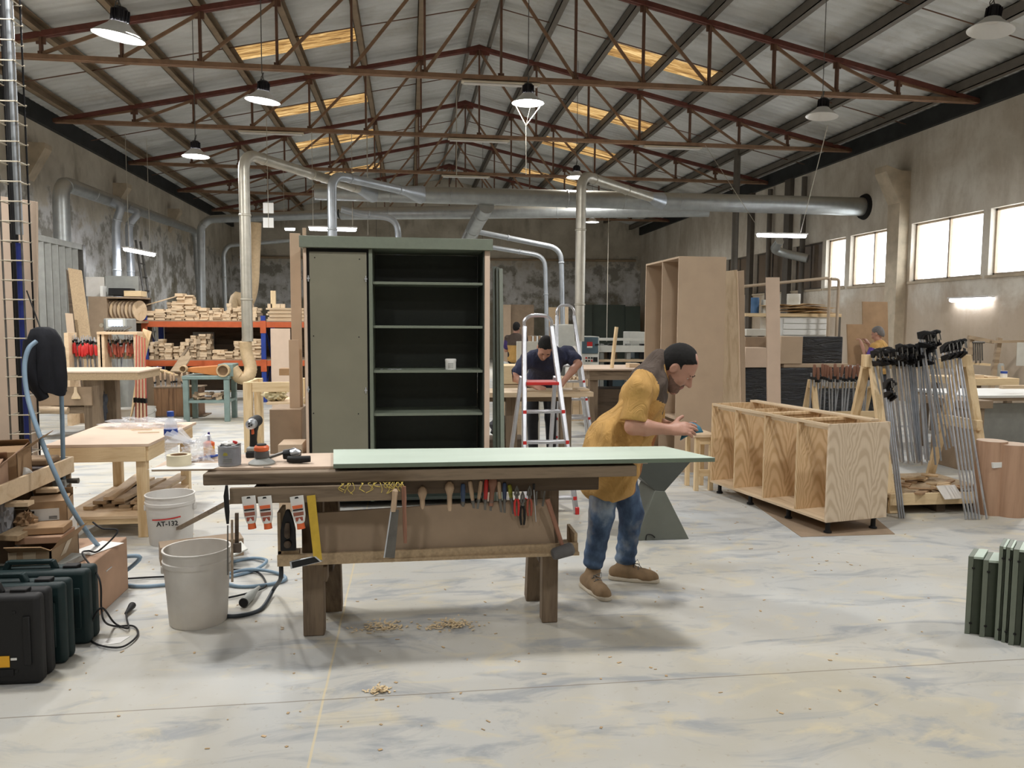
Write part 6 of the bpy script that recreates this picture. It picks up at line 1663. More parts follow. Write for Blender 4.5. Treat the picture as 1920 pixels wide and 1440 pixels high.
# round discs stacked on edge in a box
dy = 15.2
a, c = P(165,556,y=dy), P(265,602,y=dy)
t = thing('disc_cabinet', 'wooden box on the left holding upright round sanding discs', 'cabinet', ((a.x+c.x)/2,dy+.3,0))
MB().box((a.x,dy,0),(a.x+.32,dy+.6,a.z)).build('box_body', M['mdf_dark'], t, bevel=.003)
MB().box((a.x+.32,dy+.02,c.z-.04),(c.x,dy+.6,c.z)).build('shelf', M['mdf_dark'], t); MB().box((a.x+.32,dy,a.z-.03),(c.x,dy+.6,a.z)).build('top', M['mdf_dark'], t); MB().box((a.x+.32,dy+.56,0),(c.x,dy+.6,a.z)).build('back', M['old_dark'], t)
rr = (a.z-c.z)/2-.03
for k in range(8):
    x = a.x+.36+k*(c.x-a.x-.42)/7.5; T = Matrix.Translation((x,dy+.02+rr,c.z+.002+rr)) @ Euler((0,PI/2,0)).to_matrix().to_4x4() @ Matrix.Rotation(0,4,'Z')
    o = MB().lathe([(0,-.012),(rr,-.012),(rr,.012),(0,.012)], 28, T).build('round_disc', M['ply'] if k % 2 else M['mdf']); o.rotation_euler = (0,0,-.35); tag(o, 'round wooden disc standing on edge in the wooden box on the left', 'disc', 'round discs in the wooden box')
# stuff above the discs
pxthing('white_pack', 'small white pack on the wooden disc box', 'pack', (187,536),(193,556), dy+.1, .2, M['white'])
pxthing('tool_box', 'dark tool box on the wooden disc box behind the drop pipes', 'box', (203,540),(245,554), dy+.2, .25, M['black'])
pxthing('plank_stack', 'short stack of planks on the wooden disc box, right end', 'planks', (232,545),(264,556), dy+.08, .35, M['pine_x'])
o = pxthing('grey_sheet', 'grey sheet leaning on the left wall above the disc box', 'sheet', (197,517),(260,556), dy+.45, .02, M['machine_grey'])
o = pxthing('stained_sheet', 'stained pale sheet leaning behind the long board on the left', 'sheet', (160,519),(196,556), dy+.4, .02, M['white_dusty'])
# ladder leaning on the left wall
t = thing('leaning_ladder', 'thin grey ladder leaning on the left wall behind the drop pipes', 'ladder', (-6.4,20.6,0))
for dy_ in (0,.35): MB().tube([(-6.3,20.4+dy_,0),(-6.8,20.6+dy_,3.6)], .03, 8).build('rail', M['steel_dull'], t)
for k in range(10): MB().tube([(-6.3-.05*k,20.4+.02*k,.3+.34*k),(-6.3-.05*k,20.75+.02*k,.3+.34*k)], .018, 6).build('rung', M['steel_dull'], t)
# machine console with lit screen
ky = 13.9
a, c = pxbox((193,597),(240,700), ky, .5)
t = thing('machine_console', 'grey machine console with a lit blue screen on the left', 'console', ((a[0]+c[0])/2,ky+.25,0))
MB().box((a[0],ky,0),(c[0],ky+.5,c[2])).build('console_body', M['machine_grey'], t, bevel=.02)
p, q = P(203,600,y=ky-.012), P(230,612,y=ky-.012)
MB().box((p.x-.04,ky-.012,q.z-.04),(q.x+.04,ky-.001,p.z+.03)).build('screen_bezel', M['machine_white'], t, bevel=.004)
MB().box((p.x,ky-.016,q.z),(q.x,ky-.0125,p.z)).build('screen', M['screen'], t)
c0 = P(190,610,y=ky); MB().tube([c0, c0+Vector((0,.05,0))], .035, 16).build('port_ring', M['batten'], t)
# red-handled clamp racks
def clamp_frame(lab, x0p, x1p, ytop, ybot, y, n, grp, clab):
    t = thing('clamp_stand', lab, 'rack', (P((x0p+x1p)/2,ybot,y=y).x, y+.2, 0))
    a, c = P(x0p,ytop,y=y), P(x1p,ytop,y=y); zz = P(x0p,ybot,y=y).z
    for x in (a.x,c.x): MB().box((x-.03,y,0),(x+.03,y+.30,a.z+.08)).build('board', M['ply'], t)
    MB().box((a.x,y+.26,a.z-.10),(c.x,y+.29,a.z-.03)).build('rail', M['pine_x'], t); MB().box((a.x,y+.26,(a.z+zz)/2-.08),(c.x,y+.29,(a.z+zz)/2+.02)).build('rail', M['pine_x'], t)
    rng = random.Random(n); pr = None
    for k in range(n):
        px = x0p+5+(x1p-x0p-9)*k/(n-1); pt = P(px,ytop+7+rng.uniform(-3,5),y=y+.20)
        if pr is None:
            pr = make_fclamp(clab, grp, M['red'] if n > 16 else M['red_dark'], .55, True); pr.location = pt
        else: dup(pr, pt, (rng.uniform(-.1,.1), rng.uniform(-.15,.15), rng.uniform(-.5,.5)))
    return t
clamp_frame('left pine frame full of red-handled clamps beyond the left bench', 124, 186, 634, 695, 12.3, 19, 'red-handled clamps in the left frame', 'red-handled clamp in the left frame of the clamp racks')
clamp_frame('right box frame of clamps under a shelf beyond the left bench', 191, 254, 634, 695, 12.3, 15, 'worn-handled clamps in the right frame', 'worn red-handled clamp in the right box frame of the clamp racks')
a, c = P(182,622,y=12.3), P(258,626,y=12.3)
o = MB().box((a.x,12.28,a.z-.04),(c.x,12.62,a.z)).build('plain_board', M['ply']); tag(o, 'board lying across the right clamp frame', 'board')
rng = random.Random(2)
for k in range(9):
    px = 200+5.5*k if k < 7 else 150+5*k-30; pz = a.z+.001 if px > 184 else a.z+.14
    if px < 186: continue
    q = P(px,620,y=12.42); o = MB().tube([(q.x,12.40,a.z+.02),(q.x+.10,12.44,a.z+.075)], .016, 8).tube([(q.x-.01,12.40,a.z+.016),(q.x+.02,12.52,a.z+.016)], .015, 8).build('loose_clamp', M['steel_dull']); tag(o, 'loose steel clamp lying on the board across the right clamp frame', 'clamp', 'loose clamps on the clamp frame')
# long red bar clamps
for k in range(4):
    px = 256+5.0*k; q0, q1 = P(px+(k-1.5)*2,760,y=12.0), P(px,628+2*k,y=12.25); q0.z = 0
    t = thing('red_bar_clamp', ['first','second','third','last'][k]+' long red bar clamp from the left, beside the clamp frames', 'clamp', q0, 0, 'long red bar clamps')
    MB().bar(q0, q1, .015, .02, (0,1,0)).build('bar', M['red_bar'], t); MB().cbox(q0.lerp(q1,.62)+Vector((0,-.03,0)), (.03,.07,.08)).build('jaw', M['black'], t); MB().cbox(q0.lerp(q1,.3)+Vector((0,-.03,0)), (.03,.07,.07)).build('jaw', M['black'], t)
leanboard('offcut_board', 'pale pointed offcut standing behind the long red clamps', [(262,660),(276,655),(284,622),(268,616)], 12.5, 12.55, .02, M['pine_z'])
# left bench
by = 10.9
a, c = P(60,700,y=by), P(258,703,y=by); zz = P(160,699,y=by).z
t = thing('heavy_bench', 'heavy wooden bench at the left with a brush hung on its front', 'workbench', ((a.x+c.x)/2, by+.5, 0))
MB().box((a.x,by,zz-.10),(c.x,by+.95,zz)).build('bench_top', M['chip'], t, bevel=.004); MB().box((a.x,by-.003,zz),(c.x+.02,by+.97,zz+.018)).build('top_sheet', M['mdf_pink'], t)
for px in (174, 40): 
    x = P(px,780,y=by+.1).x; MB().box((x-.10,by+.08,0),(x+.10,by+.26,zz-.101)).build('leg', M['old_z'], t, bevel=.004)
x = P(207,780,y=by+.7).x; MB().box((x-.10,by+.65,0),(x+.10,by+.83,zz-.101)).build('leg', M['old_z'], t, bevel=.004)
p, q = P(60,726,y=by+.05), P(173,760,y=by+.05); MB().box((p.x,by+.04,q.z),(q.x,by+.075,p.z)).build('panel', M['mdf_dark'], t)
p, q = P(60,764,y=by+.1), P(172,775,y=by+.1); MB().box((p.x,by+.10,q.z),(q.x,by+.6,p.z)).build('beam', M['old_x'], t)
br = P(143,745,y=by+.03); u = thing('hand_brush', 'pale hand brush hanging on the left bench front', 'brush', br)
MB().prism([br+Vector((-.055,0,0)),br+Vector((.055,0,0)),br+Vector((.02,0,.07)),br+Vector((.015,0,.14)),br+Vector((-.015,0,.14)),br+Vector((-.02,0,.07))], (0,-.02,0)).build('brush_handle', M['beige_z'], u); MB().box(br+Vector((-.055,-.02,-.02)), br+Vector((.055,0,-.0005))).build('bristles', M['sawdust'], u)
o = MB().tube([P(100,770,y=by+.0)+Vector((-.5,0,.03)), P(128,770,y=by+.0)], .05, 16).build('round_bar', M['grey_wood']); o.location.z = .0+o.location.z; tag(o, 'round grey roll lying under the left bench', 'roll')
o = crumple((P(193,770,y=by+.25).x, by+.24, P(193,785,y=by).z+.14), (.06,.05,.22), 41, 20, .35).build('work_glove', M['denim_dark'], angle=20); tag(o, 'dark rag hanging beside the left bench leg', 'rag')
for k, (px, py, w, h, lab) in enumerate(((230,793,43,.21,'white bucket with lid rim left of its twin beside the left bench'),(266,788,40,.20,'white bucket right of its twin beside the left bench'),(282,760,14,.33,'tall white bucket behind the two low ones'))):
    c_ = P(px,py,z=0); rr = w/2/1442*11.6; c_.y += rr; bucket(c_, rr*.94, rr, h, lab, M['white'], k == 1)
# crate of clamped boards
ky = 13.3
a, c = pxbox((288,728),(373,776), ky, .45)
t = thing('board_crate', 'dark wooden boards clamped into a block on the floor, left middle', 'boards', ((a[0]+c[0])/2,ky+.2,0))
nb = 6; w = (c[0]-a[0])/nb
for k in range(nb): MB().box((a[0]+w*k+.002,ky,.02),(a[0]+w*(k+1)-.002,ky+.40,c[2])).build('board', M['walnut_z'], t)
MB().box((a[0]-.04,ky-.02,0),(c[0]+.10,ky+.42,.0195)).build('base_batten', M['old_x'], t); MB().box((a[0]-.02,ky-.01,c[2]+.0005),(c[0]+.04,ky+.41,c[2]+.02)).build('top_batten', M['old_x'], t)
pr = None; rng = random.Random(77)
for k, px in enumerate((292,301,311,322,331,341,345,352,368)):
    pt = P(px,716+rng.uniform(-3,3),y=ky+.1)
    if pr is None: pr = make_fclamp('wooden-handled clamp gripping the block of dark boards', 'clamps on the block of dark boards', M['handle'], .25); pr.location = pt
    else: dup(pr, pt, (0,rng.uniform(-.1,.1),rng.uniform(-.6,.6)))
# teal belt sander
ky = 12.6
a, c = pxbox((340,705),(431,765), ky, .6); 
t = thing('belt_sander', 'teal framed belt sander with an orange cover and round dust ports', 'machine', ((a[0]+c[0])/2, ky+.3, 0))
zt_ = c[2]
MB().box((a[0],ky,zt_-.06),(c[0],ky+.6,zt_)).build('table', M['teal_machine'], t, bevel=.01)
for x in (a[0]+.05,c[0]-.05):
    for y in (ky+.05,ky+.55): MB().box((x-.04,y-.04,0),(x+.04,y+.04,zt_-.061)).build('leg', M['teal_machine'], t, bevel=.005)
MB().box((a[0]+.02,ky+.02,.30),(c[0]-.02,ky+.58,.34)).build('shelf', M['teal_machine'], t)
p = [P(350,690,y=ky+.1), P(408,686,y=ky+.1), P(408,705,y=ky+.1), P(350,697,y=ky+.1)]
MB().prism([p[3],p[2],p[1],p[0]], (0,.3,0)).build('belt_cover', M['orange_cover'], t, bevel=.008)
p, q = P(408,683,y=ky+.08), P(437,706,y=ky+.08); MB().box((p.x,ky+.08,q.z),(q.x,ky+.5,p.z)).build('drive_housing', M['teal_machine'], t, bevel=.01)
for px, py, r_ in ((418,695,.10),(343,692,.055)):
    c_ = P(px,py,y=ky+.0); T = Matrix.Translation(c_) @ Euler((PI/2,0,0)).to_matrix().to_4x4()
    MB().lathe([(r_*.8,-.09),(r_,-.09),(r_,.02),(r_*.8,.02),(r_*.78,-.085)], 24, T).build('dust_port', M['flex'], t); MB().lathe([(0,-.05),(r_*.79,-.05),(r_*.79,-.045),(0,-.045)], 20, T).build('port_mouth', M['card_dark'], t)
rng = random.Random(13)
for k in range(22):
    o = MB(True).cbox((0,0,.02), (rng.uniform(.06,.16),rng.uniform(.05,.10),rng.uniform(.02,.05))).build('scrap_block', M['mdf_dark'] if k % 3 else M['beige_x'], None); o.location = (rng.uniform(a[0]+.12,c[0]-.12), ky+rng.uniform(.08,.35), .345+.035*(k//8)); o.rotation_euler = (0,rng.uniform(-.3,.3),rng.uniform(0,3)); tag(o, 'scrap wood block on the lower shelf of the teal sander', 'scrap', 'scraps under the teal sander')
# pallet rack with offcuts
ry = 15.6
rk = thing('pallet_rack', 'orange and blue pallet rack piled with wood offcuts', 'rack', (P(400,760,y=ry).x, ry+.5, 0))
xl_, xr_ = P(272,640,y=ry).x, P(494,640,y=ry).x; zu, zd = P(400,603,y=ry).z, P(400,676,y=ry).z; xe = xr_+2.3
for z in (zu, zd):
    for x0, x1 in ((xl_,xr_),(xr_,xe)):
        for y in (ry, ry+.95): MB().box((x0+.03,y,z-.11),(x1-.03,y+.045,z)).build('beam', M['orange'], rk, bevel=.003)
        MB().box((x0+.03,ry+.02,z+.001),(x1-.03,ry+.97,z+.022)).build('plain_board', M['mdf_dark'], rk)
for x in (xl_,xr_,xe):
    for y in (ry-.01, ry+.95):
        MB().box((x-.045,y,0),(x+.045,y+.06,zu+.12)).build('upright', M['blue_rack'], rk, bevel=.003)
    for z in (zu,zd): MB().box((x-.055,ry-.018,z-.22),(x+.055,ry-.011,z+.02)).build('beam_connector', M['orange'], rk)
    MB().bar((x,ry+.05,.2),(x,ry+.95,zd),.03,.03).bar((x,ry+.95,zd),(x,ry+.05,zu),.03,.03).build('brace', M['blue_rack'], rk)
rng = random.Random(21)
protos = []
def block(i):
    s_ = [(.10,.16,.034),(.125,.2,.043),(.07,.2,.048),(.15,.2,.029),(.085,.15,.065),(.19,.22,.029)][i % 6]
    o = MB(True).cbox((0,0,s_[2]/2), s_).build('wood_offcut', [M['beige_y'],M['beige_x'],M['grey_wood'],M['ply']][i % 4]); return o, s_
def pile(prof, zbase, grp, lab, maxn):
    """columns of blocks: prof = [(px0, px1, px_top)]"""
    cnt = 0; loc = []
    for p0, p1, pt in prof:
        x0, x1 = P(p0,640,y=ry).x, P(p1,640,y=ry).x; top = P((p0+p1)/2,pt,y=ry).z
        x = x0
        while x < x1:
            i = rng.randrange(6)
            key = (grp, i)
            if key not in PB: 
                o, s_ = block(i); tag(o, lab, 'offcut', grp); PB[key] = (o, s_, [False])
            w = PB[key][1][0]+.012
            z = zbase; hgt = top+rng.uniform(-.06,.05)
            while z < hgt and cnt < maxn:
                o, s_, used = PB[key]
                if used[0]: q = o.copy(); COL.objects.link(q)
                else: q = o; used[0] = True
                q.location = (x+w/2+rng.uniform(-.012,.012), ry+.14+rng.uniform(-.03,.05), z+.0008); q.rotation_euler = (0,0,rng.uniform(-.16,.16)+(PI if rng.random()<.5 else 0)); cnt += 1; z += s_[2]+.0015
            x += w
    return cnt
PB = {}
n1 = pile([(274,290,585),(290,312,578),(312,330,562),(330,350,556),(350,364,570),(364,400,582),(400,425,580),(425,452,574),(452,486,576)], zu+.0225, 'offcuts on the upper rack shelf', 'wood offcut piled on the upper shelf of the pallet rack', 200)
n2 = pile([(276,318,640),(322,334,652),(334,354,640),(356,372,634),(372,388,625),(388,400,655),(404,430,655),(436,452,640),(452,470,636),(474,488,634)], zd+.0225, 'offcuts on the lower rack shelf', 'wood offcut stacked on the lower shelf of the pallet rack', 170)
for k in range(7):
    z = zu+.023+.036*k; o = MB().box((xr_+.05+.03*(k % 3),ry+.05+.02*(k % 2),z),(xe-.3,ry+.30,z+.034)).build('long_board', M['beige_x']); tag(o, 'long pale board in the stack on the right bay of the pallet rack', 'board', 'long boards on the rack')
for k, (px, pt) in enumerate(((506,580),(512,545),(521,574),(530,578))):
    a = P(px-4,600,y=ry+.1); c = P(px+4,pt,y=ry+.1); z0 = zu+.023+.252+.0005
    o = MB().box((a.x,ry+.10,z0),(c.x,ry+.18,max(z0+.08,c.z))).build('upright_offcut', M['pine_z'] if k == 1 else M['beige_z']); tag(o, ['short upright offcut left on the long board stack','tall pointed offcut standing on the long board stack','short upright offcut in the middle of the long board stack','short upright offcut right on the long board stack'][k], 'offcut')
a, d = P(264,575,y=ry+.15), P(330,556,y=ry+.15); o = MB().bar(a, d, .03,.02).build('thin_lath', M['beige_x']); tag(o, 'thin lath lying across the top left of the offcut pile', 'lath')
# grey cylinder-like bundle and leaning planks
MB().box((xl_+.05,ry+1.03,.15),(xr_-.05,ry+1.05,zu-.12)).build('shade_sheet', M['old_dark'], rk); MB().box((xr_+.05,ry+1.03,.15),(xe-.05,ry+1.05,zu-.12)).build('shade_sheet', M['old_dark'], rk)  # dark sheets added as the shade of the unlit space behind the shelves
c_ = P(376,655,y=ry+.55); o = MB().lathe([(0,0),(.20,0),(.20,.52),(0,.52)], 24, Matrix.Translation((c_.x+.05,ry+.62,zd+.023))).build('grey_bundle', M['machine_grey']); tag(o, 'grey round bundle at the back of the lower rack shelf', 'bundle')
a, d = P(322,697,y=14.75), P(354,650,y=15.2); o = MB().bar(a, d, .05,.03).build('slanted_plank', M['old_x']); tag(o, 'thin dark plank slanting up before the lower rack shelf', 'plank')
a, d = P(330,697,y=14.6), P(350,668,y=14.95); o = MB().bar(a, d, .22,.03).build('slanted_plank', M['grey_wood'], bevel=.003); tag(o, 'wide grey plank slanting beside the thin dark one at the rack', 'plank')
for k in range(5):
    p0, p1 = P(272+6*k,688+2*k,y=14.6), P(310+5*k,699+1.5*k,y=14.4); p1.z = p0.z-.06; o = MB().bar(p0, p1, .10,.02).build('loose_plank', M['pine_x']); tag(o, 'loose plank in the heap at the left foot of the pallet rack', 'plank', 'plank heap by the rack')
pxthing('plank_bundle', 'bundle of planks under the loose heap at the rack foot', 'planks', (274,700),(340,765), 14.7, .6, M['mdf_dark'], None, .004, True)
pxthing('door_blank', 'pinkish door blank standing before the right rack bay', 'door', (507,616),(546,745), 14.6, .05, M['mdf_pink'], None, .003, True)
# small pine frame table left of the cabinet
ky = 9.6
a = P(457,716,y=ky); t = thing('pine_frame_table', 'unfinished pine frame table left of the green cabinet', 'table', (a.x+.4, ky+.3, 0))
x0 = P(457,800,y=ky).x; x1 = P(560,800,y=ky).x; zt_ = P(465,717,y=ky).z
for x in (x0+.05,x1):
    for y in (ky+.05,ky+.7): MB().box((x-.05,y-.05,0),(x+.05,y+.05,zt_-.0)).build('leg', M['pine_z'], t, bevel=.003)
MB().box((x0+.1,ky+.02,zt_-.12),(x1-.05,ky+.06,zt_-.0)).build('apron', M['pine_x'], t, bevel=.002); MB().box((x0+.02,ky+.1,zt_-.10),(x0+.06,ky+.65,zt_)).build('apron', M['pine_y'], t, bevel=.002)
z_ = P(500,752,y=ky+.1).z
MB().box((x0+.28,ky-.05,z_-.03),(x1,ky+.6,z_)).build('shelf', M['ply'], t, bevel=.003)
o = crumple((P(515,738,y=ky+.1).x, ky+.15, z_+.075), (.13,.12,.085), 51, 24, .35, .88).build('cloth_bag', plain('cream_cloth', (206,196,160), .9), angle=25); tag(o, 'crumpled cream cloth bag on the side shelf of the pine frame table', 'bag')
pxthing('small_carton', 'small pale carton behind the cloth bag on the pine frame table', 'carton', (523,691),(545,704), ky+.65, .2, M['card'])
# ================================================================ REAR CENTRE
# bench of the man in navy
by = 7.95
a, c = P(935,737,y=by), P(1113,742,y=by); zz = P(1000,736,y=by).z
NB = (by, zz)
t = thing('assembly_bench', 'work bench with a long strip on it, where the man in navy bends over', 'workbench', ((a.x+c.x)/2, by+.3, 0))
MB().box((a.x-.3,by,zz-.05),(c.x,by+.55,zz)).build('bench_top', M['beige_x'], t, bevel=.003)
MB().box((a.x-.3,by+.25,zz-.12),(c.x-.25,by+.30,zz-.051)).build('apron', M['old_x'], t)
for x in (P(960,780,y=by+.2).x, a.x-.2, c.x-.25):
    MB().box((x-.06,by+.22,0),(x+.06,by+.34,zz-.051)).build('leg', M['old_z'], t)
a2, c2 = P(975,733,y=by+.1), P(1085,735,y=by+.1)
o = MB().box((a2.x,by+.03,zz+.001),(c2.x,by+.09,zz+.02)).build('wood_strip', M['grey_wood']); tag(o, 'grey wood strip worked on by the man in navy', 'strip')
box_thing('plank', 'pale plank lying on the bench right of the man in navy', 'plank', (P(1082,735,y=by+.1).x,by+.10,zz+.001),(c.x-.02,by+.35,zz+.025), M['beige_x'])
c_ = P(940,770,y=by+.35); o = crumple((c_.x, by+.45, .45), (.10,.10,.12), 61, 18, .3).build('dark_bundle', M['denim_dark'], angle=20); tag(o, 'dark bundle under the bench beside the green boards', 'bundle'); o.location.z = .0+.33*0+o.location.z
o = box_thing('bench_box', 'low dark crate under the assembly bench', 'crate', (c_.x-.2, by+.25, 0), (c_.x+.25, by+.6, .33), M['old_dark'])
# boards upright stack right of the man in navy
y0 = 12.2
pr = None
for k in range(6):
    a, c = P(1037+12.6*k,712,y=y0), P(1048+12.6*k,792,y=y0)
    o = MB().box((a.x,y0,0),(c.x,y0+.35,a.z)).build('cabinet_side', M['ply'] if k % 2 else M['beige_z'], bevel=.003); tag(o, 'upright pale panel in the row standing behind the ladders', 'panel', 'upright panels behind the ladders')
for k in range(8):
    a = P(1046+7*k,706,y=y0+.1); zt_ = P(1046,711,y=y0).z; o = MB(True).box((-.02,0,0),(.02,.34,.03)).build('pale_stick', M['beige_y']); o.location = (a.x,y0+.02,zt_+.001+.0*k); o.rotation_euler = (0,0,-.35); tag(o, 'pale stick lying across the upright panels behind the ladders', 'stick', 'sticks on the upright panels')
pxthing('timber_stack', 'stack of pale timber on the left behind the near ladder', 'timber', (938,686),(985,720), 9.6, .5, M['pine_x'], None, .004)
pxthing('timber_stack', 'lower stack of boards under the pale timber behind the near ladder', 'timber', (938,721),(986,800), 9.62, .5, M['beige_x'], None, .004, True)
pxthing('white_board', 'white panel standing left of the man in navy', 'panel', (969,640),(1012,790), 10.2, .03, M['machine_white'], None, .002, True)
# far work table with brown cabinet below
ty = 10.6
a, c = P(1094,692,y=ty), P(1215,697,y=ty)
t = thing('work_table', 'work table with a pale top behind the ladders and the man in yellow', 'table', ((a.x+c.x)/2, ty+.5, 0))
MB().box((a.x,ty,a.z-.02),(c.x+.8,ty+1.1,a.z)).build('table_top', M['mdf_pink'], t); MB().box((a.x+.1,ty+.05,a.z-.16),(c.x+.7,ty+1.0,a.z-.021)).build('under_frame', M['old_x'], t)
for x in (a.x+.18,c.x+.6): MB().box((x-.06,ty+.1,0),(x+.06,ty+.24,a.z-.161)).build('leg', M['old_z'], t)
p, q = P(1110,730,y=ty+.3), P(1160,830,y=ty+.3); MB().box((p.x,ty+.3,.02),(q.x+.4,ty+.8,p.z)).build('cupboard', M['old_dark'], t)
b0, b1 = P(1147,690,y=ty+.2), P(1156,613,y=ty+.2); b0.z = a.z+.001
o = MB().tube([b0,b1], .028, 10).build('wooden_pole', M['pine_z']); tag(o, 'wooden pole standing on the far table', 'pole')
o = box_thing('small_block', 'small block on the far table beside the pole', 'block', (P(1180,688,y=ty+.3).x,ty+.3,a.z+.001),(P(1200,688,y=ty+.3).x,ty+.5,a.z+.06), M['beige_x'])
# sliding saw and its cabinet
my = 14.5
a, c = pxbox((1090,631),(1123,684), my, .7)
t = thing('panel_saw_cabinet', 'machine cabinet with a slate blue door, red label and control buttons', 'machine', ((a[0]+c[0])/2, my+.3, 0))
MB().box((a[0],my,0),(c[0],my+.7,c[2])).build('cabinet_body', M['machine_white'], t, bevel=.01)
p, q = P(1091,632,y=my), P(1121,663,y=my); dd = MB().box((p.x,my-.03,q.z),(q.x,my-.0005,p.z)).build('door', M['slate'], t, bevel=.03)
p, q = P(1100,641,y=my), P(1110,649,y=my); MB().box((p.x,my-.034,q.z),(q.x,my-.0305,p.z)).build('red_label', M['red'], dd); p, q = P(1100,649,y=my), P(1110,652,y=my); MB().box((p.x,my-.034,q.z),(q.x,my-.0305,p.z)).build('white_label', M['white'], dd)
k_ = P(1118,646,y=my); MB().cbox(k_+Vector((0,-.05,0)), (.06,.04,.03)).build('latch', M['black'], dd)
for i in range(2):
    for j in range(3):
        q = P(1099+5.2*j,671+5.5*i,y=my); MB().tube([q+Vector((0,-.02,0)), q], .017, 10).build('button', M['black'] if (i+j) % 3 else M['red'], t)
q = P(1116,674,y=my); MB().cbox(q+Vector((0,-.01,0)), (.08,.02,.09)).build('display', M['black'], t)
sy_ = 14.9
t = thing('sliding_table_saw', 'sliding table saw with long pale rails behind the far table', 'machine', (P(1170,680,y=sy_).x, sy_+.4, 0))
for py, h, m_ in ((634,.05,'machine_white'),(648,.13,'machine_white'),(674,.05,'beige_x')):
    a, c = P(1123,py,y=sy_), P(1228,py,y=sy_); MB().box((a.x,sy_+.0,a.z-h),(c.x+.8,sy_+.25,a.z)).build('rail', M[m_], t, bevel=.004)
for px in (1128,1145,1178,1205): a = P(px,640,y=sy_+.1); MB().box((a.x-.04,sy_+.05,0),(a.x+.04,sy_+.2,a.z-.05)).build('post', M['black_steel'] if px % 2 else M['machine_grey'], t)
a, c = P(1124,678,y=sy_), P(1215,690,y=sy_); MB().box((a.x,sy_+.26,0),(c.x+.6,sy_+1.0,a.z)).build('saw_base', M['slate'], t, bevel=.01)
a, c = pxbox((1181,622),(1209,650), sy_+.5, .5); MB().box(a, c).build('motor_box', M['machine_white'], t, bevel=.01)
for k, (p0,p1,mt) in enumerate((((1124,652),(1138,660),'mdf_dark'),((1127,661),(1157,672),'mdf_dark'),((1190,655),(1206,672),'slate'))):
    a, c = pxbox(p0,p1,sy_+.27,.3); MB().box(a,c).build('guard_part', M[mt], t)
# other machines and boards at the back
pxthing('planer', 'pale planer machine behind the ladders', 'machine', (1006,640),(1042,690), 15.2, .8, M['machine_grey'], None, .02, True)
o = pxthing('planer_hood', 'large white hood of a machine behind the farther ladder', 'machine', (1043,608),(1078,655), 15.8, .6, M['machine_white'], None, .02); o.location.z = o.location.z
pxthing('machine_stand', 'grey machine stand under the white hood', 'stand', (1040,656),(1080,720), 15.8, .6, M['machine_grey'], None, .02, True)
c = P(1077,668,y=13.5); c.z = 0; hs = P(1077,648,y=13.5).z
o = MB().lathe([(.0,0),(.15,0),(.17,hs*.3),(.16,hs*.7),(.11,hs*.95),(.0,hs)], 20, Matrix.Translation(c)).build('dust_sack', M['white_dusty']); tag(o, 'tall pale dust sack beside the machine behind the farther ladder', 'sack')
by_ = 31.5
for p0, p1, y, mt, lab in (((930,571),(958,690),30,'mdf','left brown panel leaning on the back wall'),((958,571),(1001,690),30.2,'mdf_dark','wide brown panel leaning on the back wall'),((1025,576),(1047,650),28,'chip','brown sheet standing behind the white hood'),((1050,575),(1066,650),27.9,'beige_z','striped pale boards standing right of the brown sheet')):
    board('brown_sheet', lab, 'sheet', p0, p1, y, .05, M[mt], .1)
for p0, p1, y, lab in (((1080,571),(1110,680),31.6,'left dark green sheet leaning on the back wall'),((1112,571),(1172,680),31.8,'wide dark green sheet leaning on the back wall'),((1174,574),(1200,680),31.7,'right dark green sheet leaning on the back wall')):
    board('green_sheet', lab, 'sheet', p0, p1, y, .05, plain('dark_green_sheet', (66,76,68), .6, 0, .1, 2), .1)
for k in range(6):
    o = pxthing('book_board', 'thin board in the upright row on the planer', 'board', (994+4*k,630),(997+4*k,642), 15.3, .3, M['white' if k % 2 else 'card'], 'thin boards on the planer', .001)
for p0, p1, y, lab, mt in (((941,680),(955,710),12,'small grey machine left of the far ladder row','machine_grey'),):
    pxthing('small_machine', lab, 'machine', p0, p1, y, .4, M[mt], None, .02, True)
# horizontal pipe on the back wall
o = MB().tube([(-7,YB-.1,P(800,488,y=YB).z),(10,YB-.1,P(1100,488,y=YB).z)], .05, 8).build('steam_pipe', M['grey_wood']); tag(o, 'long thin pipe running along the back wall', 'pipe')
for px in (1140,): 
    a = P(px,600,y=YB-.2)
# shavings on the floor
rng = random.Random(99)
def heap(name, lab, cx, cy, n, spread, zmax):
    b = MB()
    for k in range(n):
        x = cx+rng.gauss(0,spread); y = cy+rng.gauss(0,spread*.5); z = .003+rng.random()*zmax*max(0,1-abs(x-cx)/spread/1.6); L = rng.uniform(.008,.026); a_ = rng.uniform(0,PI)
        d = Vector((math.cos(a_)*L, math.sin(a_)*L, rng.uniform(-.1,.25)*L)); p = Vector((x,y,z)); s_ = d.cross(Vector((0,0,1))).normalized()*.004
        b.prism([p-s_,p+s_,p+d+s_,p+d-s_], (0,0,.001))
    o = b.build(name, M['sawdust'], None, False); return tag(o, lab, 'shavings', None, 'stuff')
c = P(712,1298,z=0); heap('wood_shavings', 'small clump of shavings on the foreground floor', c.x, c.y, 60, .025, .025)
c = P(845,1175,z=0); heap('wood_shavings', 'shavings heap under the middle of the workbench', c.x, c.y, 140, .07, .02)
c = P(715,1178,z=0); heap('wood_shavings', 'shavings heap under the left part of the workbench', c.x, c.y, 120, .07, .02)
b = MB()
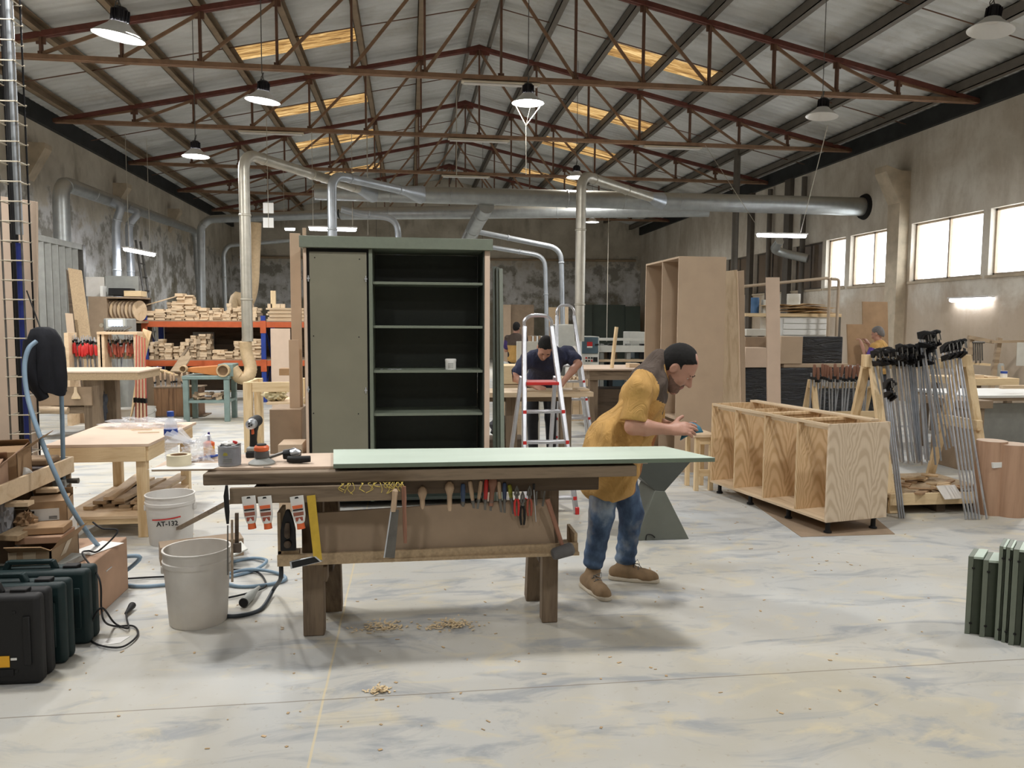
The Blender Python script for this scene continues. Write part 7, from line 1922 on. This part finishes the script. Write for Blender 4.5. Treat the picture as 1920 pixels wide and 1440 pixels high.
for k in range(420):
    y = rng.uniform(2.75, 9.5); x = rng.uniform(-.5,.75)*y; L = rng.uniform(.004,.022); a_ = rng.uniform(0,PI)
    d = Vector((math.cos(a_)*L, math.sin(a_)*L, 0)); p = Vector((x,y,.0015)); s_ = Vector((-d.y,d.x,0)).normalized()*rng.uniform(.002,.006)
    b.prism([p-s_,p+s_,p+d+s_,p+d-s_], (0,0,.0015))
tag(b.build('floor_crumbs', M['veneer'], None, False), 'wood crumbs scattered over the concrete floor', 'crumbs', None, 'stuff')
# ================================================================ PEOPLE (grown as smooth blended volumes, one continuous skin per body)
class Field:
    def __init__(s, lo, hi, h):
        s.lo = np.array(lo, float); s.h = h
        s.n = np.maximum(4, np.ceil((np.array(hi, float)-s.lo)/h).astype(int)+1)
        s.D = np.full(tuple(s.n), 0.25, np.float32)
    def _win(s, lo, hi):
        i0 = np.clip(np.floor((lo-s.lo)/s.h).astype(int), 0, s.n-1); i1 = np.clip(np.ceil((hi-s.lo)/s.h).astype(int)+1, 1, s.n)
        ax = [s.lo[k]+s.h*np.arange(i0[k], i1[k]) for k in range(3)]
        return (slice(i0[0],i1[0]),slice(i0[1],i1[1]),slice(i0[2],i1[2])), np.stack(np.meshgrid(*ax, indexing='ij'), -1)
    def _join(s, w, d, k, op):
        a = s.D[w]
        if op == 'add':
            if k <= 0: s.D[w] = np.minimum(a, d); return
            hh = np.clip(.5+.5*(a-d)/k, 0, 1); s.D[w] = a*(1-hh)+d*hh-k*hh*(1-hh)
        else:
            hh = np.clip(.5-.5*(a+d)/k, 0, 1); s.D[w] = a*(1-hh)-d*hh+k*hh*(1-hh)
    def cone(s, a, b, ra, rb, k=.02, op='add', flat=None):
        """tapered limb from a to b; flat = (unit axis, factor) squashes it along that axis"""
        a, b = np.array(a, float), np.array(b, float); m = max(ra, rb)*1.3+k+.05
        w, X = s._win(np.minimum(a,b)-m, np.maximum(a,b)+m)
        if X.size == 0: return s
        ba = b-a; t = np.clip(((X-a)@ba)/max(1e-9, ba@ba), 0, 1)
        q = X-a-t[...,None]*ba
        if flat is not None:
            ax = np.array(flat[0], float); c = q@ax; q = q+(c*(flat[1]-1))[...,None]*ax
        s._join(w, (np.sqrt((q*q).sum(-1))-(ra+(rb-ra)*t)).astype(np.float32), k, op); return s
    def ell(s, c, r, B=None, k=.02, op='add'):
        c = np.array(c, float); r = np.array(r if hasattr(r,'__len__') else (r,r,r), float); m = r.max()+k+.05
        w, X = s._win(c-m, c+m)
        if X.size == 0: return s
        q = X-c
        if B is not None: q = q@np.array(B, float)          # columns of B = local axes
        k0 = np.sqrt(((q/r)**2).sum(-1)); k1 = np.sqrt(((q/(r*r))**2).sum(-1))+1e-9
        s._join(w, (k0*(k0-1)/k1).astype(np.float32), k, op); return s
    def half(s, p, nrm):
        """keep the side where (x-p).n < 0"""
        ax = [s.lo[k]+s.h*np.arange(s.n[k]) for k in range(3)]
        X = np.stack(np.meshgrid(*ax, indexing='ij'), -1); s.D = np.maximum(s.D, ((X-np.array(p))@np.array(nrm)).astype(np.float32)); return s
    def mesh(s):
        D = s.D; n = D.shape; neg = D < 0
        cells = np.zeros(tuple(np.array(n)-1), np.int8)
        for i in (0,1):
            for j in (0,1):
                for k in (0,1): cells += neg[i:n[0]-1+i, j:n[1]-1+j, k:n[2]-1+k]
        act = (cells > 0) & (cells < 8); idx = -np.ones(act.shape, int); ii = np.argwhere(act); idx[act] = np.arange(len(ii))
        acc = np.zeros((len(ii),3)); cnt = np.zeros(len(ii))
        cr = [(i,j,k) for i in (0,1) for j in (0,1) for k in (0,1)]
        for a in cr:
            for ax in range(3):
                if a[ax]: continue
                b = list(a); b[ax] = 1
                da = D[ii[:,0]+a[0], ii[:,1]+a[1], ii[:,2]+a[2]]; db = D[ii[:,0]+b[0], ii[:,1]+b[1], ii[:,2]+b[2]]
                mk = (da < 0) != (db < 0); t = np.where(mk, da/np.where(np.abs(da-db) < 1e-12, 1, da-db), 0)
                p = np.tile(np.array(a, float), (len(ii),1)); p[:,ax] += t
                acc[mk] += p[mk]; cnt[mk] += 1
        V = (ii+acc/np.maximum(cnt,1)[:,None])*s.h+s.lo
        F = []
        for ax in range(3):
            u, v = (ax+1) % 3, (ax+2) % 3
            sl0 = [slice(1,n[k]-1) for k in range(3)]; sl1 = list(sl0); sl0[ax] = slice(0,n[ax]-1); sl1[ax] = slice(1,n[ax])
            A, Bv = neg[tuple(sl0)], neg[tuple(sl1)]; mk = A != Bv; e = np.argwhere(mk); off = np.ones(3, int); off[ax] = 0; e = e+off
            def g(du, dv):
                q = e.copy(); q[:,u] -= du; q[:,v] -= dv; return idx[q[:,0],q[:,1],q[:,2]]
            quad = np.stack([g(1,1), g(0,1), g(0,0), g(1,0)], 1); flip = ~A[mk]
            quad[flip] = quad[flip][:, ::-1]; F.append(quad)
        F = np.concatenate(F); F = F[(F >= 0).all(1)]
        return V, F

def relax(V, F, it=2):
    for _ in range(it):
        S = np.zeros_like(V); c = np.zeros(len(V))
        for a in range(4):
            for b in ((a+1) % 4, (a+3) % 4): np.add.at(S, F[:,a], V[F[:,b]]); np.add.at(c, F[:,a], 1)
        V = V*.45+.55*S/np.maximum(c,1)[:,None]
    return V

def skin_obj(name, V, F, mats, parent, mi=None):
    Wi = np.array(WM[parent.name].inverted()); used = np.unique(F); mp = -np.ones(len(V), int); mp[used] = np.arange(len(used))
    Vv = V[used]@Wi[:3,:3].T+Wi[:3,3]
    me = bpy.data.meshes.new(name); me.from_pydata(Vv.tolist(), [], mp[F].tolist())
    for q in (mats if isinstance(mats, list) else [mats]): me.materials.append(q)
    if mi is not None: me.polygons.foreach_set('material_index', np.asarray(mi, np.int32))
    me.polygons.foreach_set('use_smooth', [True]*len(me.polygons)); me.validate(); me.update()
    o = bpy.data.objects.new(name, me); COL.objects.link(o); o.parent = parent; WM[o.name] = WM[parent.name].copy()
    return o

def frame(f, up=(0,0,1)):
    f = np.array(f, float); f /= np.linalg.norm(f); u = np.array(up, float); u = u-f*(u@f); u /= np.linalg.norm(u)
    return np.stack([f, np.cross(u, f), u], 1)              # columns: forward, left, up

def head_into(fd, c, B, s=1.0):
    """skull, face, nose, ears; c = head centre, B = frame columns"""
    L = lambda x, y, z: c+B@np.array((x,y,z))*s
    fd.ell(L(-.012,0,.030), np.array((.098,.077,.098))*s, B, .02); fd.ell(L(.028,0,-.035), np.array((.066,.062,.088))*s, B, .03)
    fd.cone(L(.035,.030,-.088), L(.068,0,-.108), .028*s, .022*s, .03); fd.cone(L(.035,-.030,-.088), L(.068,0,-.108), .028*s, .022*s, .03)
    fd.cone(L(.074,.034,.020), L(.080,-.034,.020), .014*s, .014*s, .02); fd.ell(L(.062,.040,-.028), np.array((.026,.022,.024))*s, B, .025); fd.ell(L(.062,-.040,-.028), np.array((.026,.022,.024))*s, B, .025)
    for sg in (1,-1): fd.ell(L(.094,sg*.031,.001), np.array((.016,.018,.011))*s, B, .012, 'cut')
    for sg in (1,-1): fd.ell(L(.083,sg*.031,.0075), np.array((.011,.018,.0065))*s, B, .004)
    fd.cone(L(.090,0,.006), L(.116,0,-.032), .009*s, .013*s, .014); fd.ell(L(.100,.013,-.036), .009*s, None, .01); fd.ell(L(.100,-.013,-.036), .009*s, None, .01)
    fd.ell(L(.090,0,-.062), np.array((.012,.024,.007))*s, B, .008); fd.ell(L(.088,0,-.073), np.array((.011,.020,.007))*s, B, .008)
    for sg in (1,-1):
        fd.ell(L(-.008,sg*.079,-.008), np.array((.022,.010,.033))*s, B, .008); fd.ell(L(-.003,sg*.088,-.006), np.array((.010,.006,.016))*s, B, .006, 'cut')
    return L

def finish_head(root, c, B, L, s=1.0, hair=None, hairline=0.0, crown=None, eyes=True, h=.006):
    fd = Field(c-.17, c+.17, h); fd.ell(L(-.016,0,.030), np.array((.106,.084,.105))*s, B, .0); fd.ell(L(-.050,0,-.030), np.array((.062,.066,.070))*s, B, .03)
    ax_ = [fd.lo[k]+fd.h*np.arange(fd.n[k]) for k in range(3)]; X = np.stack(np.meshgrid(*ax_, indexing='ij'), -1)
    fd.D += (.0022*np.sin(X[...,0]*210+2*np.sin(X[...,2]*90))*np.sin(X[...,1]*190+2*np.sin(X[...,0]*80))*np.sin(X[...,2]*200)).astype(np.float32)
    fd.D = np.maximum(fd.D, -.2)
    nrm = B@np.array((.80,0,-.60)); wob = (.005*np.sin(X[...,1]*160)+.005*np.sin(X[...,2]*130+X[...,0]*60)).astype(np.float32); nn = nrm/np.linalg.norm(nrm); fd.D = np.maximum(fd.D, ((X-L(-hairline,0,0))@nn).astype(np.float32)+wob)
    for sg in (1,-1): fd.ell(L(.018,sg*.076,-.004), np.array((.011,.009,.030))*s, B, .008); fd.ell(L(.088,sg*.048,.075), np.array((.030,.022,.030))*s, B, .01, 'cut')
    for sg in (1,-1): fd.ell(L(.0,sg*.085,-.012), np.array((.030,.03,.036))*s, B, .008, 'cut')
    if crown is not None: fd.ell(L(*crown), np.array((.035,.035,.03))*s, B, .02, 'cut')
    V, F = fd.mesh()
    if len(F): skin_obj('hair', relax(V, F, 1), F, hair, root)
    if eyes:
        for sg in (1,-1):
            e = Vector(L(.0745,sg*.031,-.001)); MB().ell(e, .0105*s, 12).build('eye', M['eye'], root)
            MB().ell(Vector(L(.0812,sg*.030,-.0050)), .0045*s, 10).build('iris', M['iris'], root)
            b = MB(); b.tube([Vector(L(.093,sg*.014,.017)), Vector(L(.094,sg*.030,.024)), Vector(L(.082,sg*.050,.018))], [.003,.0045,.002], 8); b.build('eyebrow', hair, root)

def hand_into(fd, w, d, n, side, s=1.0, curl=(.5,.6,.7,.8), thumb=1, spread=.0, thumb_dir=None):
    """wrist w, pointing d, back of hand n; four unequal bent fingers and a thumb leaving the side of the palm"""
    w, d, n = (np.array(q, float) for q in (w,d,n)); d /= np.linalg.norm(d); n = n-d*(n@d); n /= np.linalg.norm(n); sd = np.cross(d, n)*side
    kn = []
    fd.cone(w, w+d*.045*s, .026*s, .030*s, .02, flat=(n,1.35))
    for i, off in enumerate((.030,.010,-.010,-.028)):
        k_ = w+d*(.088-.004*abs(i-1))*s+sd*off*s; kn.append(k_); fd.cone(w+d*.03*s+sd*off*.7*s, k_, .017*s, .0125*s, .015, flat=(n,1.1))
    for i, (k_, L) in enumerate(zip(kn, (.070,.078,.072,.058))):
        p = k_; a = 0; r = .0092*s
        for j, fr in enumerate((.45,.32,.23)):
            a += curl[i]*(.8,1.0,.7)[j]; dd = d*math.cos(a)-n*math.sin(a)+sd*(.06*(1.5-i))*spread
            q = p+dd*L*fr*s; fd.cone(p, q, r, r*.9, .004 if j else .008); p = q; r *= .92
    t0 = w+d*.030*s+sd*.026*s; td = thumb_dir if thumb_dir is not None else d*.65+sd*.75-n*.25
    td = np.array(td, float); td /= np.linalg.norm(td); t1 = t0+td*.042*s; t2 = t1+(td*.8+d*.5)/np.linalg.norm(td*.8+d*.5)*.032*s
    fd.cone(t0, t1, .014*s, .0115*s, .012); fd.cone(t1, t2, .0112*s, .0092*s, .004)
    return kn

def v3(p): return np.array((p.x,p.y,p.z))
def Q(px, py, y): return v3(P(px, py, y=y))

# ---------------------------------------------------------------- the man in yellow
def man_in_yellow():
    root = thing('person', 'man in a mustard work coat and jeans sanding the mint board', 'person', (1.25, 4.45, 0))
    fL, fR = Q(1108,1082,4.40), Q(1160,1080,4.56); fL[2] = fR[2] = 0
    aL, aR = Q(1113,1052,4.42), Q(1172,1050,4.58); kL, kR = Q(1128,966,4.36), Q(1184,962,4.56); hL, hR = Q(1136,868,4.40), Q(1158,866,4.58)
    hip = (hL+hR)/2; neck = Q(1238,694,4.44); chest = Q(1205,738,4.44)
    ax = neck-hip; Lt = np.linalg.norm(ax); ax /= Lt
    sR, sL = Q(1196,731,4.25), Q(1226,724,4.62)              # near (right) and far shoulder
    eR, wR = Q(1187,800,4.20), Q(1253,805,4.16); eL, wL = Q(1222,795,4.66), Q(1268,803,4.42)
    hc = Q(1272,689,4.38); B = frame((.64,-.36,-.68)); 
    # skin: head, neck, core, arms and hands in one mesh
    fd = Field((.80,3.95,.70), (1.95,4.95,1.56), .0062)
    fd.cone(hip+(0,0,.02), chest, .08, .08, .05); fd.cone(chest, neck, .08, .06, .05); fd.cone(neck-ax*.02, hc+B@np.array((-.035,0,-.05)), .062, .058, .03)
    L = head_into(fd, hc, B, 1.06)
    for s_, e, w in ((sR,eR,wR),(sL,eL,wL)):
        fd.cone(chest+(s_-chest)*.6, s_, .045, .048, .03); fd.cone(s_, e, .052, .046, .02); fd.cone(e, e+(w-e)*.35, .046, .046, .02); fd.cone(e+(w-e)*.35, w, .046, .029, .02)
    d1 = Q(1300,803,4.12)-wR; hand_into(fd, wR, d1, (0,-.75,.66), -1, 1.12, (.35,.42,.5,.55), thumb_dir=(.6,.45,.55))
    d2 = Q(1302,818,4.22)-wL; hand_into(fd, wL, d2, (.15,.45,-.8), 1, 1.10, (.3,.35,.4,.45), thumb_dir=(.8,-.1,.5))
    V, F = fd.mesh(); V = relax(V, F, 1); C = V[F].mean(1); lc = (C-hc)@B/1.06
    mi = np.zeros(len(F), int)
    low = np.where(np.abs(lc[:,1]) < .030, -.044, -.062+.25*np.clip(.05-lc[:,0],0,.06))
    jaw = (lc[:,2] < low) & (lc[:,2] > -.145) & (lc[:,0] > .0) & (np.abs(lc[:,1]) < .09) & (np.linalg.norm(C-hc, axis=1) < .155)
    mi[jaw] = 1
    lip = (np.abs(lc[:,2]+.067) < .011) & (np.abs(lc[:,1]) < .022) & (lc[:,0] > .088); mi[lip] = 2
    skin_obj('body', V, F, [M['skin'], M['beard'], M['lip']], root, mi)
    finish_head(root, hc, B, L, 1.06, M['hair'], .004, (.055,.0,.125))
    # coat
    fd = Field((.70,3.95,.42), (1.75,4.95,1.50), .0085)
    Bt = np.stack([np.cross((0,1,0), ax)/np.linalg.norm(np.cross((0,1,0), ax)), np.array((0,1.,0)), ax], 1)
    if Bt[0,0] < 0: Bt[:,0] *= -1
    for t, (fx, fy, cx) in ((1.0,(.055,.10,-.040)),(.82,(.110,.200,-.020)),(.62,(.130,.205,-.004)),(.42,(.145,.195,.014)),(.22,(.150,.195,.018))):
        fd.ell(hip+ax*Lt*t+Bt[:,0]*cx, (fx,fy,.13), Bt, .07)
    for z, cx, rx, ry in ((.93,1.235,.165,.215),(.82,1.20,.172,.225),(.72,1.18,.172,.23),(.64,1.175,.168,.225)): fd.ell((cx,4.47,z), (rx,ry,.13), None, .06)
    for s_, e in ((sR,eR),(sL,eL)):
        cu = s_+(e-s_)*.86; fd.cone(chest+(s_-chest)*.55+ax*.06, s_, .095, .088, .05); fd.cone(s_, cu, .074, .080, .03)
    rngf = np.random.RandomState(3)
    # drape folds
    ax_ = [fd.lo[k]+fd.h*np.arange(fd.n[k]) for k in range(3)]; X = np.stack(np.meshgrid(*ax_, indexing='ij'), -1)
    fold = .0075*np.sin(X[...,0]*34+X[...,2]*20+3*np.sin(X[...,1]*11))*np.sin(X[...,2]*13+1)+.0060*np.sin(X[...,2]*52-X[...,0]*36+2*np.sin(X[...,0]*19))*np.sin(X[...,0]*16+X[...,1]*9)
    fd.D += fold.astype(np.float32)
    # open cuffs, hem and collar
    for s_, e in ((sR,eR),(sL,eL)):
        u = (e-s_)/np.linalg.norm(e-s_); cu = s_+(e-s_)*.86
        dd = (X-cu)@u; near = np.linalg.norm(X-cu-dd[...,None]*u, axis=-1) < .13
        fd.D = np.where(near & (dd > -.02) & (dd < .16), np.maximum(fd.D, dd.astype(np.float32)), fd.D)
    hemz = .545+.06*(X[...,0]-1.1); fd.D = np.maximum(fd.D, (hemz-X[...,2]).astype(np.float32))
    V, F = fd.mesh(); V = relax(V, F, 1); C = V[F].mean(1)
    t = (C-hip)@ax/Lt
    def seg(Pp, a, b): ba = b-a; tt = np.clip(((Pp-a)@ba)/(ba@ba), 0, 1); return np.linalg.norm(Pp-a-tt[:,None]*ba, axis=1)
    arm = ((seg(C, sR, eR) < .125) & (C[:,1] < 4.305)) | ((seg(C, sL, eL) < .125) & (C[:,1] > 4.565))
    loc = (C-hip)@Bt
    front = loc[:,0] > .09
    yoke = (t > .74) & ~arm
    frontpanel = front & (t > .64) & ~arm
    stripe = (~arm) & (t > .650) & (t < .685) & (loc[:,0] < .0)
    col = (np.linalg.norm(C-(neck-ax*.005+Bt[:,0]*.02), axis=1) < .112) & ~arm
    plk = (~arm) & (loc[:,0] > .10) & (np.abs(C[:,1]-4.36) < .022) & (t < .60)
    br = (yoke | frontpanel | stripe) & ~col
    skin_obj('coat', V, F[~br & ~plk & ~col], M['mustard'], root); skin_obj('collar', V, F[col], M['mustard'], root); skin_obj('coat_yoke', V, F[br & ~plk], M['brown_cloth'], root)
    if plk.any(): skin_obj('placket', V, F[plk], M['rust_trim'], root)
    MB().tube(spline([Vector(Q(1229,684,4.47)), Vector(Q(1235,697,4.375)), Vector(Q(1243,718,4.335)), Vector(Q(1249,738,4.33))], 5), [.019]*8+[.021]*4+[.019,.017,.014,.010], 12, flat=.7).build('collar_fold', M['mustard'], root, angle=80)
    # jeans
    fd = Field((.72,4.0,.02), (1.75,4.95,.98), .0085)
    for h_, k_, a_ in ((hL,kL,aL),(hR,kR,aR)):
        fd.cone(h_, k_, .098, .076, .03); fd.cone(k_, a_+(k_-a_)*.25, .074, .062, .02); fd.cone(a_+(k_-a_)*.25, a_+(k_-a_)*.03, .062, .064, .015)
    fd.cone(hL+(0,0,.03), hR+(0,0,.03), .12, .12, .05)
    ax_ = [fd.lo[k]+fd.h*np.arange(fd.n[k]) for k in range(3)]; X = np.stack(np.meshgrid(*ax_, indexing='ij'), -1)
    low = np.clip((.34-X[...,2])/.26, 0, 1); fd.D += (.0045*np.sin(X[...,2]*95+X[...,0]*25+X[...,1]*16)*(.25+low)).astype(np.float32)
    fd.D = np.maximum(fd.D, (.085-X[...,2]).astype(np.float32))
    V, F = fd.mesh(); skin_obj('jeans', relax(V, F, 1), F, M['denim'], root)
    # shoes
    for a_, toe, heel in ((aL, Q(1127,1100,4.28), Q(1099,1080,4.46)), (aR, Q(1217,1090,4.50), Q(1153,1082,4.58))):
        toe[2] = heel[2] = 0; d = toe-heel; L_ = np.linalg.norm(d); d /= L_; toe = heel+d*max(L_,.27); sh = thing_part = None
        fd = Field(np.minimum(heel,toe)-.10, np.maximum(heel,toe)+.16, .006)
        fd.cone(heel+(0,0,.045), heel+d*.10+(0,0,.05), .040, .044, .02); fd.cone(heel+d*.10+(0,0,.05), toe-d*.06+(0,0,.032), .044, .034, .03); fd.cone(toe-d*.09+(0,0,.034), toe-d*.035+(0,0,.028), .042, .036, .03)
        fd.cone(heel+d*.045+(0,0,.06), np.array((a_[0],a_[1],.115)), .042, .045, .03)
        fd.half((0,0,.012), (0,0,-1)); V, F = fd.mesh(); so = skin_obj('shoe', relax(V, F, 1), F, M['shoe'], root)
        fd = Field(np.minimum(heel,toe)-.10, np.maximum(heel,toe)+.14, .006)
        fd.cone(heel+(0,0,.012), heel+d*.12+(0,0,.012), .044, .044, .02); fd.cone(heel+d*.12+(0,0,.012), toe-d*.035+(0,0,.012), .046, .041, .02)
        fd.half((0,0,.001), (0,0,-1)); fd.half((0,0,.026), (0,0,1)); V, F = fd.mesh(); skin_obj('sole', V, F, M['sole'], so)
        sd = np.cross(d, (0,0,1)); b = MB()
        for k in range(4):
            m_ = heel+d*(.12+.025*k); z = .104-.012*k; b.tube([Vector(m_+sd*.026+(0,0,z-.012)), Vector(m_+(0,0,z)), Vector(m_-sd*.026+(0,0,z-.012))], .0028, 6)
        m_ = heel+d*.115; b.tube([Vector(m_+(0,0,.108)), Vector(m_+d*.02-sd*.03+(0,0,.125)), Vector(m_+d*.035-sd*.02+(0,0,.10)), Vector(m_+(0,0,.106)), Vector(m_+d*.03+sd*.03+(0,0,.118)), Vector(m_+d*.05+sd*.015+(0,0,.09))], .0025, 6)
        b.build('laces', M['steel_dull'], so)
    # sanding pad in the hands: a bent blue sheet
    p0, p1, p2, p3 = Q(1276,826,4.14), Q(1318,811,4.14), Q(1303,795,4.22), Q(1282,800,4.24)
    b = MB(); n_ = 7; vs = []
    for i in range(n_):
        t = i/(n_-1); a = Vector(p0+(p1-p0)*t); c = Vector(p3+(p2-p3)*t); up = Vector((0,0,.012*math.sin(PI*t)))
        vs += [a+up, a.lerp(c,.5)+up*1.8+Vector((.006,0,.004)), c+up]
    fs = []
    for i in range(n_-1):
        for j in range(2): fs.append((i*3+j, i*3+j+1, (i+1)*3+j+1, (i+1)*3+j))
    b.add(vs, fs); o = b.build('sanding_sheet', M['teal_sand'], angle=80); sm = o.modifiers.new('thickness','SOLIDIFY'); sm.thickness = .006
    tag(o, 'bent blue sanding sheet held in both hands of the man in yellow', 'sanding sheet')
man_in_yellow()

# ---------------------------------------------------------------- the man in navy behind the ladders
def man_in_navy():
    root = thing('person', 'dark-haired man in a navy t-shirt bending over the bench behind the ladders', 'person', (P(1015,740,y=8.55).x, 8.6, 0))
    X0 = lambda px, py, y: Q(px, py, y)
    aL, aR = X0(1000,840,8.75), X0(1034,838,8.78); aL[2] = aR[2] = .10
    kL, kR = X0(998,815,8.62), X0(1032,815,8.66); kL[2] = kR[2] = .50; hL, hR = X0(996,752,8.70), X0(1030,752,8.72); hL[2] = hR[2] = .92
    hip = (hL+hR)/2; neck = X0(1030,662,8.30); chest = X0(1024,690,8.45); chest = hip+(neck-hip)*.64
    ax = neck-hip; Lt = np.linalg.norm(ax); ax /= Lt
    sA, sB = X0(988,676,8.36), X0(1066,662,8.40)
    eA, wA = X0(963,708,8.22), X0(1003,724,8.08); eB, wB = X0(1084,682,8.20), X0(1056,716,8.04)
    hc = X0(1022,652,8.14); B = frame((-.10,-.52,-.85), (.12,0,1))
    fd = Field((1.1,7.7,.75), (2.5,8.95,1.60), .0075)
    fd.cone(hip, chest, .10, .11, .05); fd.cone(chest, neck, .11, .06, .06); fd.cone(neck, hc+B@np.array((-.03,0,-.04)), .058, .056, .03)
    L = head_into(fd, hc, B, 1.0)
    for s_, e, w in ((sA,eA,wA),(sB,eB,wB)):
        fd.cone(chest+(s_-chest)*.6, s_, .07, .055, .04); fd.cone(s_, e, .052, .042, .03); fd.cone(e, e+(w-e)*.35, .042, .043, .02); fd.cone(e+(w-e)*.35, w, .043, .028, .02)
    hand_into(fd, wA, X0(1022,732,8.00)-wA, (.1,-.5,.85), -1, 1.05, (.45,.5,.55,.6)); hand_into(fd, wB, X0(1040,734,8.02)-wB, (-.1,-.5,.85), 1, 1.05, (.45,.5,.55,.6))
    V, F = fd.mesh(); skin_obj('body', relax(V, F, 1), F, M['skin'], root)
    finish_head(root, hc, B, L, 1.0, M['hair'], -.002)
    fd = Field((1.1,7.9,.78), (2.5,9.0,1.58), .0095)
    Bt = np.stack([np.array((1.,0,0)), np.cross(ax, (1,0,0)), ax], 1)
    for t, (fx, fy) in ((1.0,(.11,.075)),(.84,(.205,.115)),(.62,(.195,.125)),(.40,(.175,.125)),(.18,(.170,.125)),(.0,(.165,.125))): fd.ell(hip+ax*Lt*t, (fx,fy,.12), Bt, .07)
    for s_, e in ((sA,eA),(sB,eB)): fd.cone(chest+(s_-chest)*.5+ax*.04, s_, .09, .078, .05); fd.cone(s_, s_+(e-s_)*.62, .074, .070, .03)
    ax_ = [fd.lo[k]+fd.h*np.arange(fd.n[k]) for k in range(3)]; X = np.stack(np.meshgrid(*ax_, indexing='ij'), -1)
    fd.D += (.007*np.sin(X[...,2]*40+X[...,0]*30+2*np.sin(X[...,0]*15))-.006).astype(np.float32); fd.D = np.maximum(fd.D, (.86-X[...,2]).astype(np.float32))
    V, F = fd.mesh(); skin_obj('t_shirt', relax(V, F, 1), F, M['navy'], root)
    fd = Field((1.2,8.2,.03), (2.4,9.1,1.0), .0095)
    for h_, k_, a_ in ((hL,kL,aL),(hR,kR,aR)): fd.cone(h_, k_, .092, .068, .03); fd.cone(k_, a_, .066, .056, .02)
    fd.cone(hL, hR, .11, .11, .05); fd.half((0,0,.07), (0,0,-1)); V, F = fd.mesh(); skin_obj('jeans', relax(V, F, 1), F, M['denim_dark'], root)
    for a_ in (aL,aR):
        h_ = np.array((a_[0],a_[1]+.04,0)); fd = Field(h_-.3, h_+.2, .009); fd.cone(h_+(0,0,.045), h_+(0,-.20,.035), .042, .038, .02); fd.cone(h_+(0,-.02,.05), (a_[0],a_[1],.10), .045, .045, .02); fd.half((0,0,.002), (0,0,-1)); V, F = fd.mesh(); skin_obj('shoe', V, F, M['black'], root)
man_in_navy()

# ---------------------------------------------------------------- two men far back
def far_man(lab, px, y, face, top_mat, low_mat, leg_mat, hair, top_z, arms=None, collar=None):
    x = P(px, 650, y=y).x; c = np.array((x,y,0.)); B2 = frame(face); f = B2[:,0]; l = B2[:,1]
    root = thing('person', lab, 'person', (x,y,0))
    hc = c+np.array((0,0,top_z-.13))+f*.07; B = frame(f*np.array((1,1,1))+np.array((0,0,-.45)))
    hip = c+np.array((0,0,.93)); neck = c+f*.04+np.array((0,0,top_z-.30)); chest = c+f*.02+np.array((0,0,top_z-.45))
    fd = Field(c+np.array((-.6,-.6,.7)), c+np.array((.6,.6,top_z+.08)), .011)
    fd.cone(hip, chest, .10, .11, .05); fd.cone(chest, neck, .11, .06, .06); fd.cone(neck, hc-np.array((0,0,.05)), .06, .055, .03); L = head_into(fd, hc, B, 1.0)
    js = []
    for sg in (1,-1):
        s_ = neck+l*sg*.19-np.array((0,0,.05)); e = s_+l*sg*.05+f*.08-np.array((0,0,.27)); w = e+f*.22+np.array((0,0,.03)) if not arms else e+f*.16-l*sg*.10+np.array((0,0,arms))
        js.append((s_,e,w)); fd.cone(s_, e, .05, .04, .03); fd.cone(e, w, .041, .028, .02); hand_into(fd, w, w-e, np.array((0,0,1.)) if not arms else -f, sg, 1.05)
    V, F = fd.mesh(); skin_obj('body', V, F, M['skin'], root); finish_head(root, hc, B, L, 1.0, hair, .0, None, True, .009)
    fd = Field(c+np.array((-.5,-.5,.6)), c+np.array((.5,.5,top_z)), .012); Bt = np.stack([f, l, np.array((0,0,1.))], 1)
    for z, fx, fy in ((.80,.15,.19),(.95,.15,.18),(1.10,.14,.175),(top_z-.48,.13,.19),(top_z-.36,.10,.17)): fd.ell(c+f*.02+np.array((0,0,z)), (fx,fy,.13), Bt, .07)
    for s_, e, w in js: fd.cone(s_, s_+(e-s_)*.7, .072, .068, .04)
    fd.half((0,0,.72), (0,0,-1)); V, F = fd.mesh(); C = V[F].mean(1); up = C[:,2] > top_z-.50
    sl = np.zeros(len(F), bool)
    for s_, e, w in js: sl |= np.linalg.norm(C-(s_+e)/2, axis=1) < .13
    skin_obj('vest_yoke', V, F[up & ~sl], top_mat, root); skin_obj('vest', V, F[~up & ~sl], low_mat, root); sd_ = (C-c)@l > 0; skin_obj('shirt_sleeve', V, F[sl & sd_], collar or M['navy'], root); skin_obj('shirt_sleeve', V, F[sl & ~sd_], collar or M['navy'], root)
    fd = Field(c+np.array((-.4,-.4,.0)), c+np.array((.4,.4,1.0)), .013)
    for sg in (1,-1): fd.cone(hip+l*sg*.09, c+l*sg*.10+np.array((0,0,.5)), .09, .065, .03); fd.cone(c+l*sg*.10+np.array((0,0,.5)), c+l*sg*.10+np.array((0,0,.09)), .064, .055, .02); fd.cone(c+l*sg*.10+np.array((0,0,.045)), c+l*sg*.10+f*.16+np.array((0,0,.04)), .045, .04, .02)
    fd.half((0,0,.004), (0,0,-1)); V, F = fd.mesh(); skin_obj('trousers', V, F, leg_mat, root)
far_man('far man seen from behind in a brown and yellow vest, left of the near ladder', 967, 16.6, (.35,1,0), M['brown_cloth'], M['mustard'], M['black'], M['hair'], 1.60, None, plain('purple_shirt', (66,50,104), .85))
far_man('grey-haired man whose head shows above the bar clamps on the pine rack', 1652, 12.6, (-.55,.8,0), M['mustard'], M['mustard'], M['denim_dark'], M['hair_grey'], 1.56, .30, plain('violet_shirt', (96,70,150), .85))
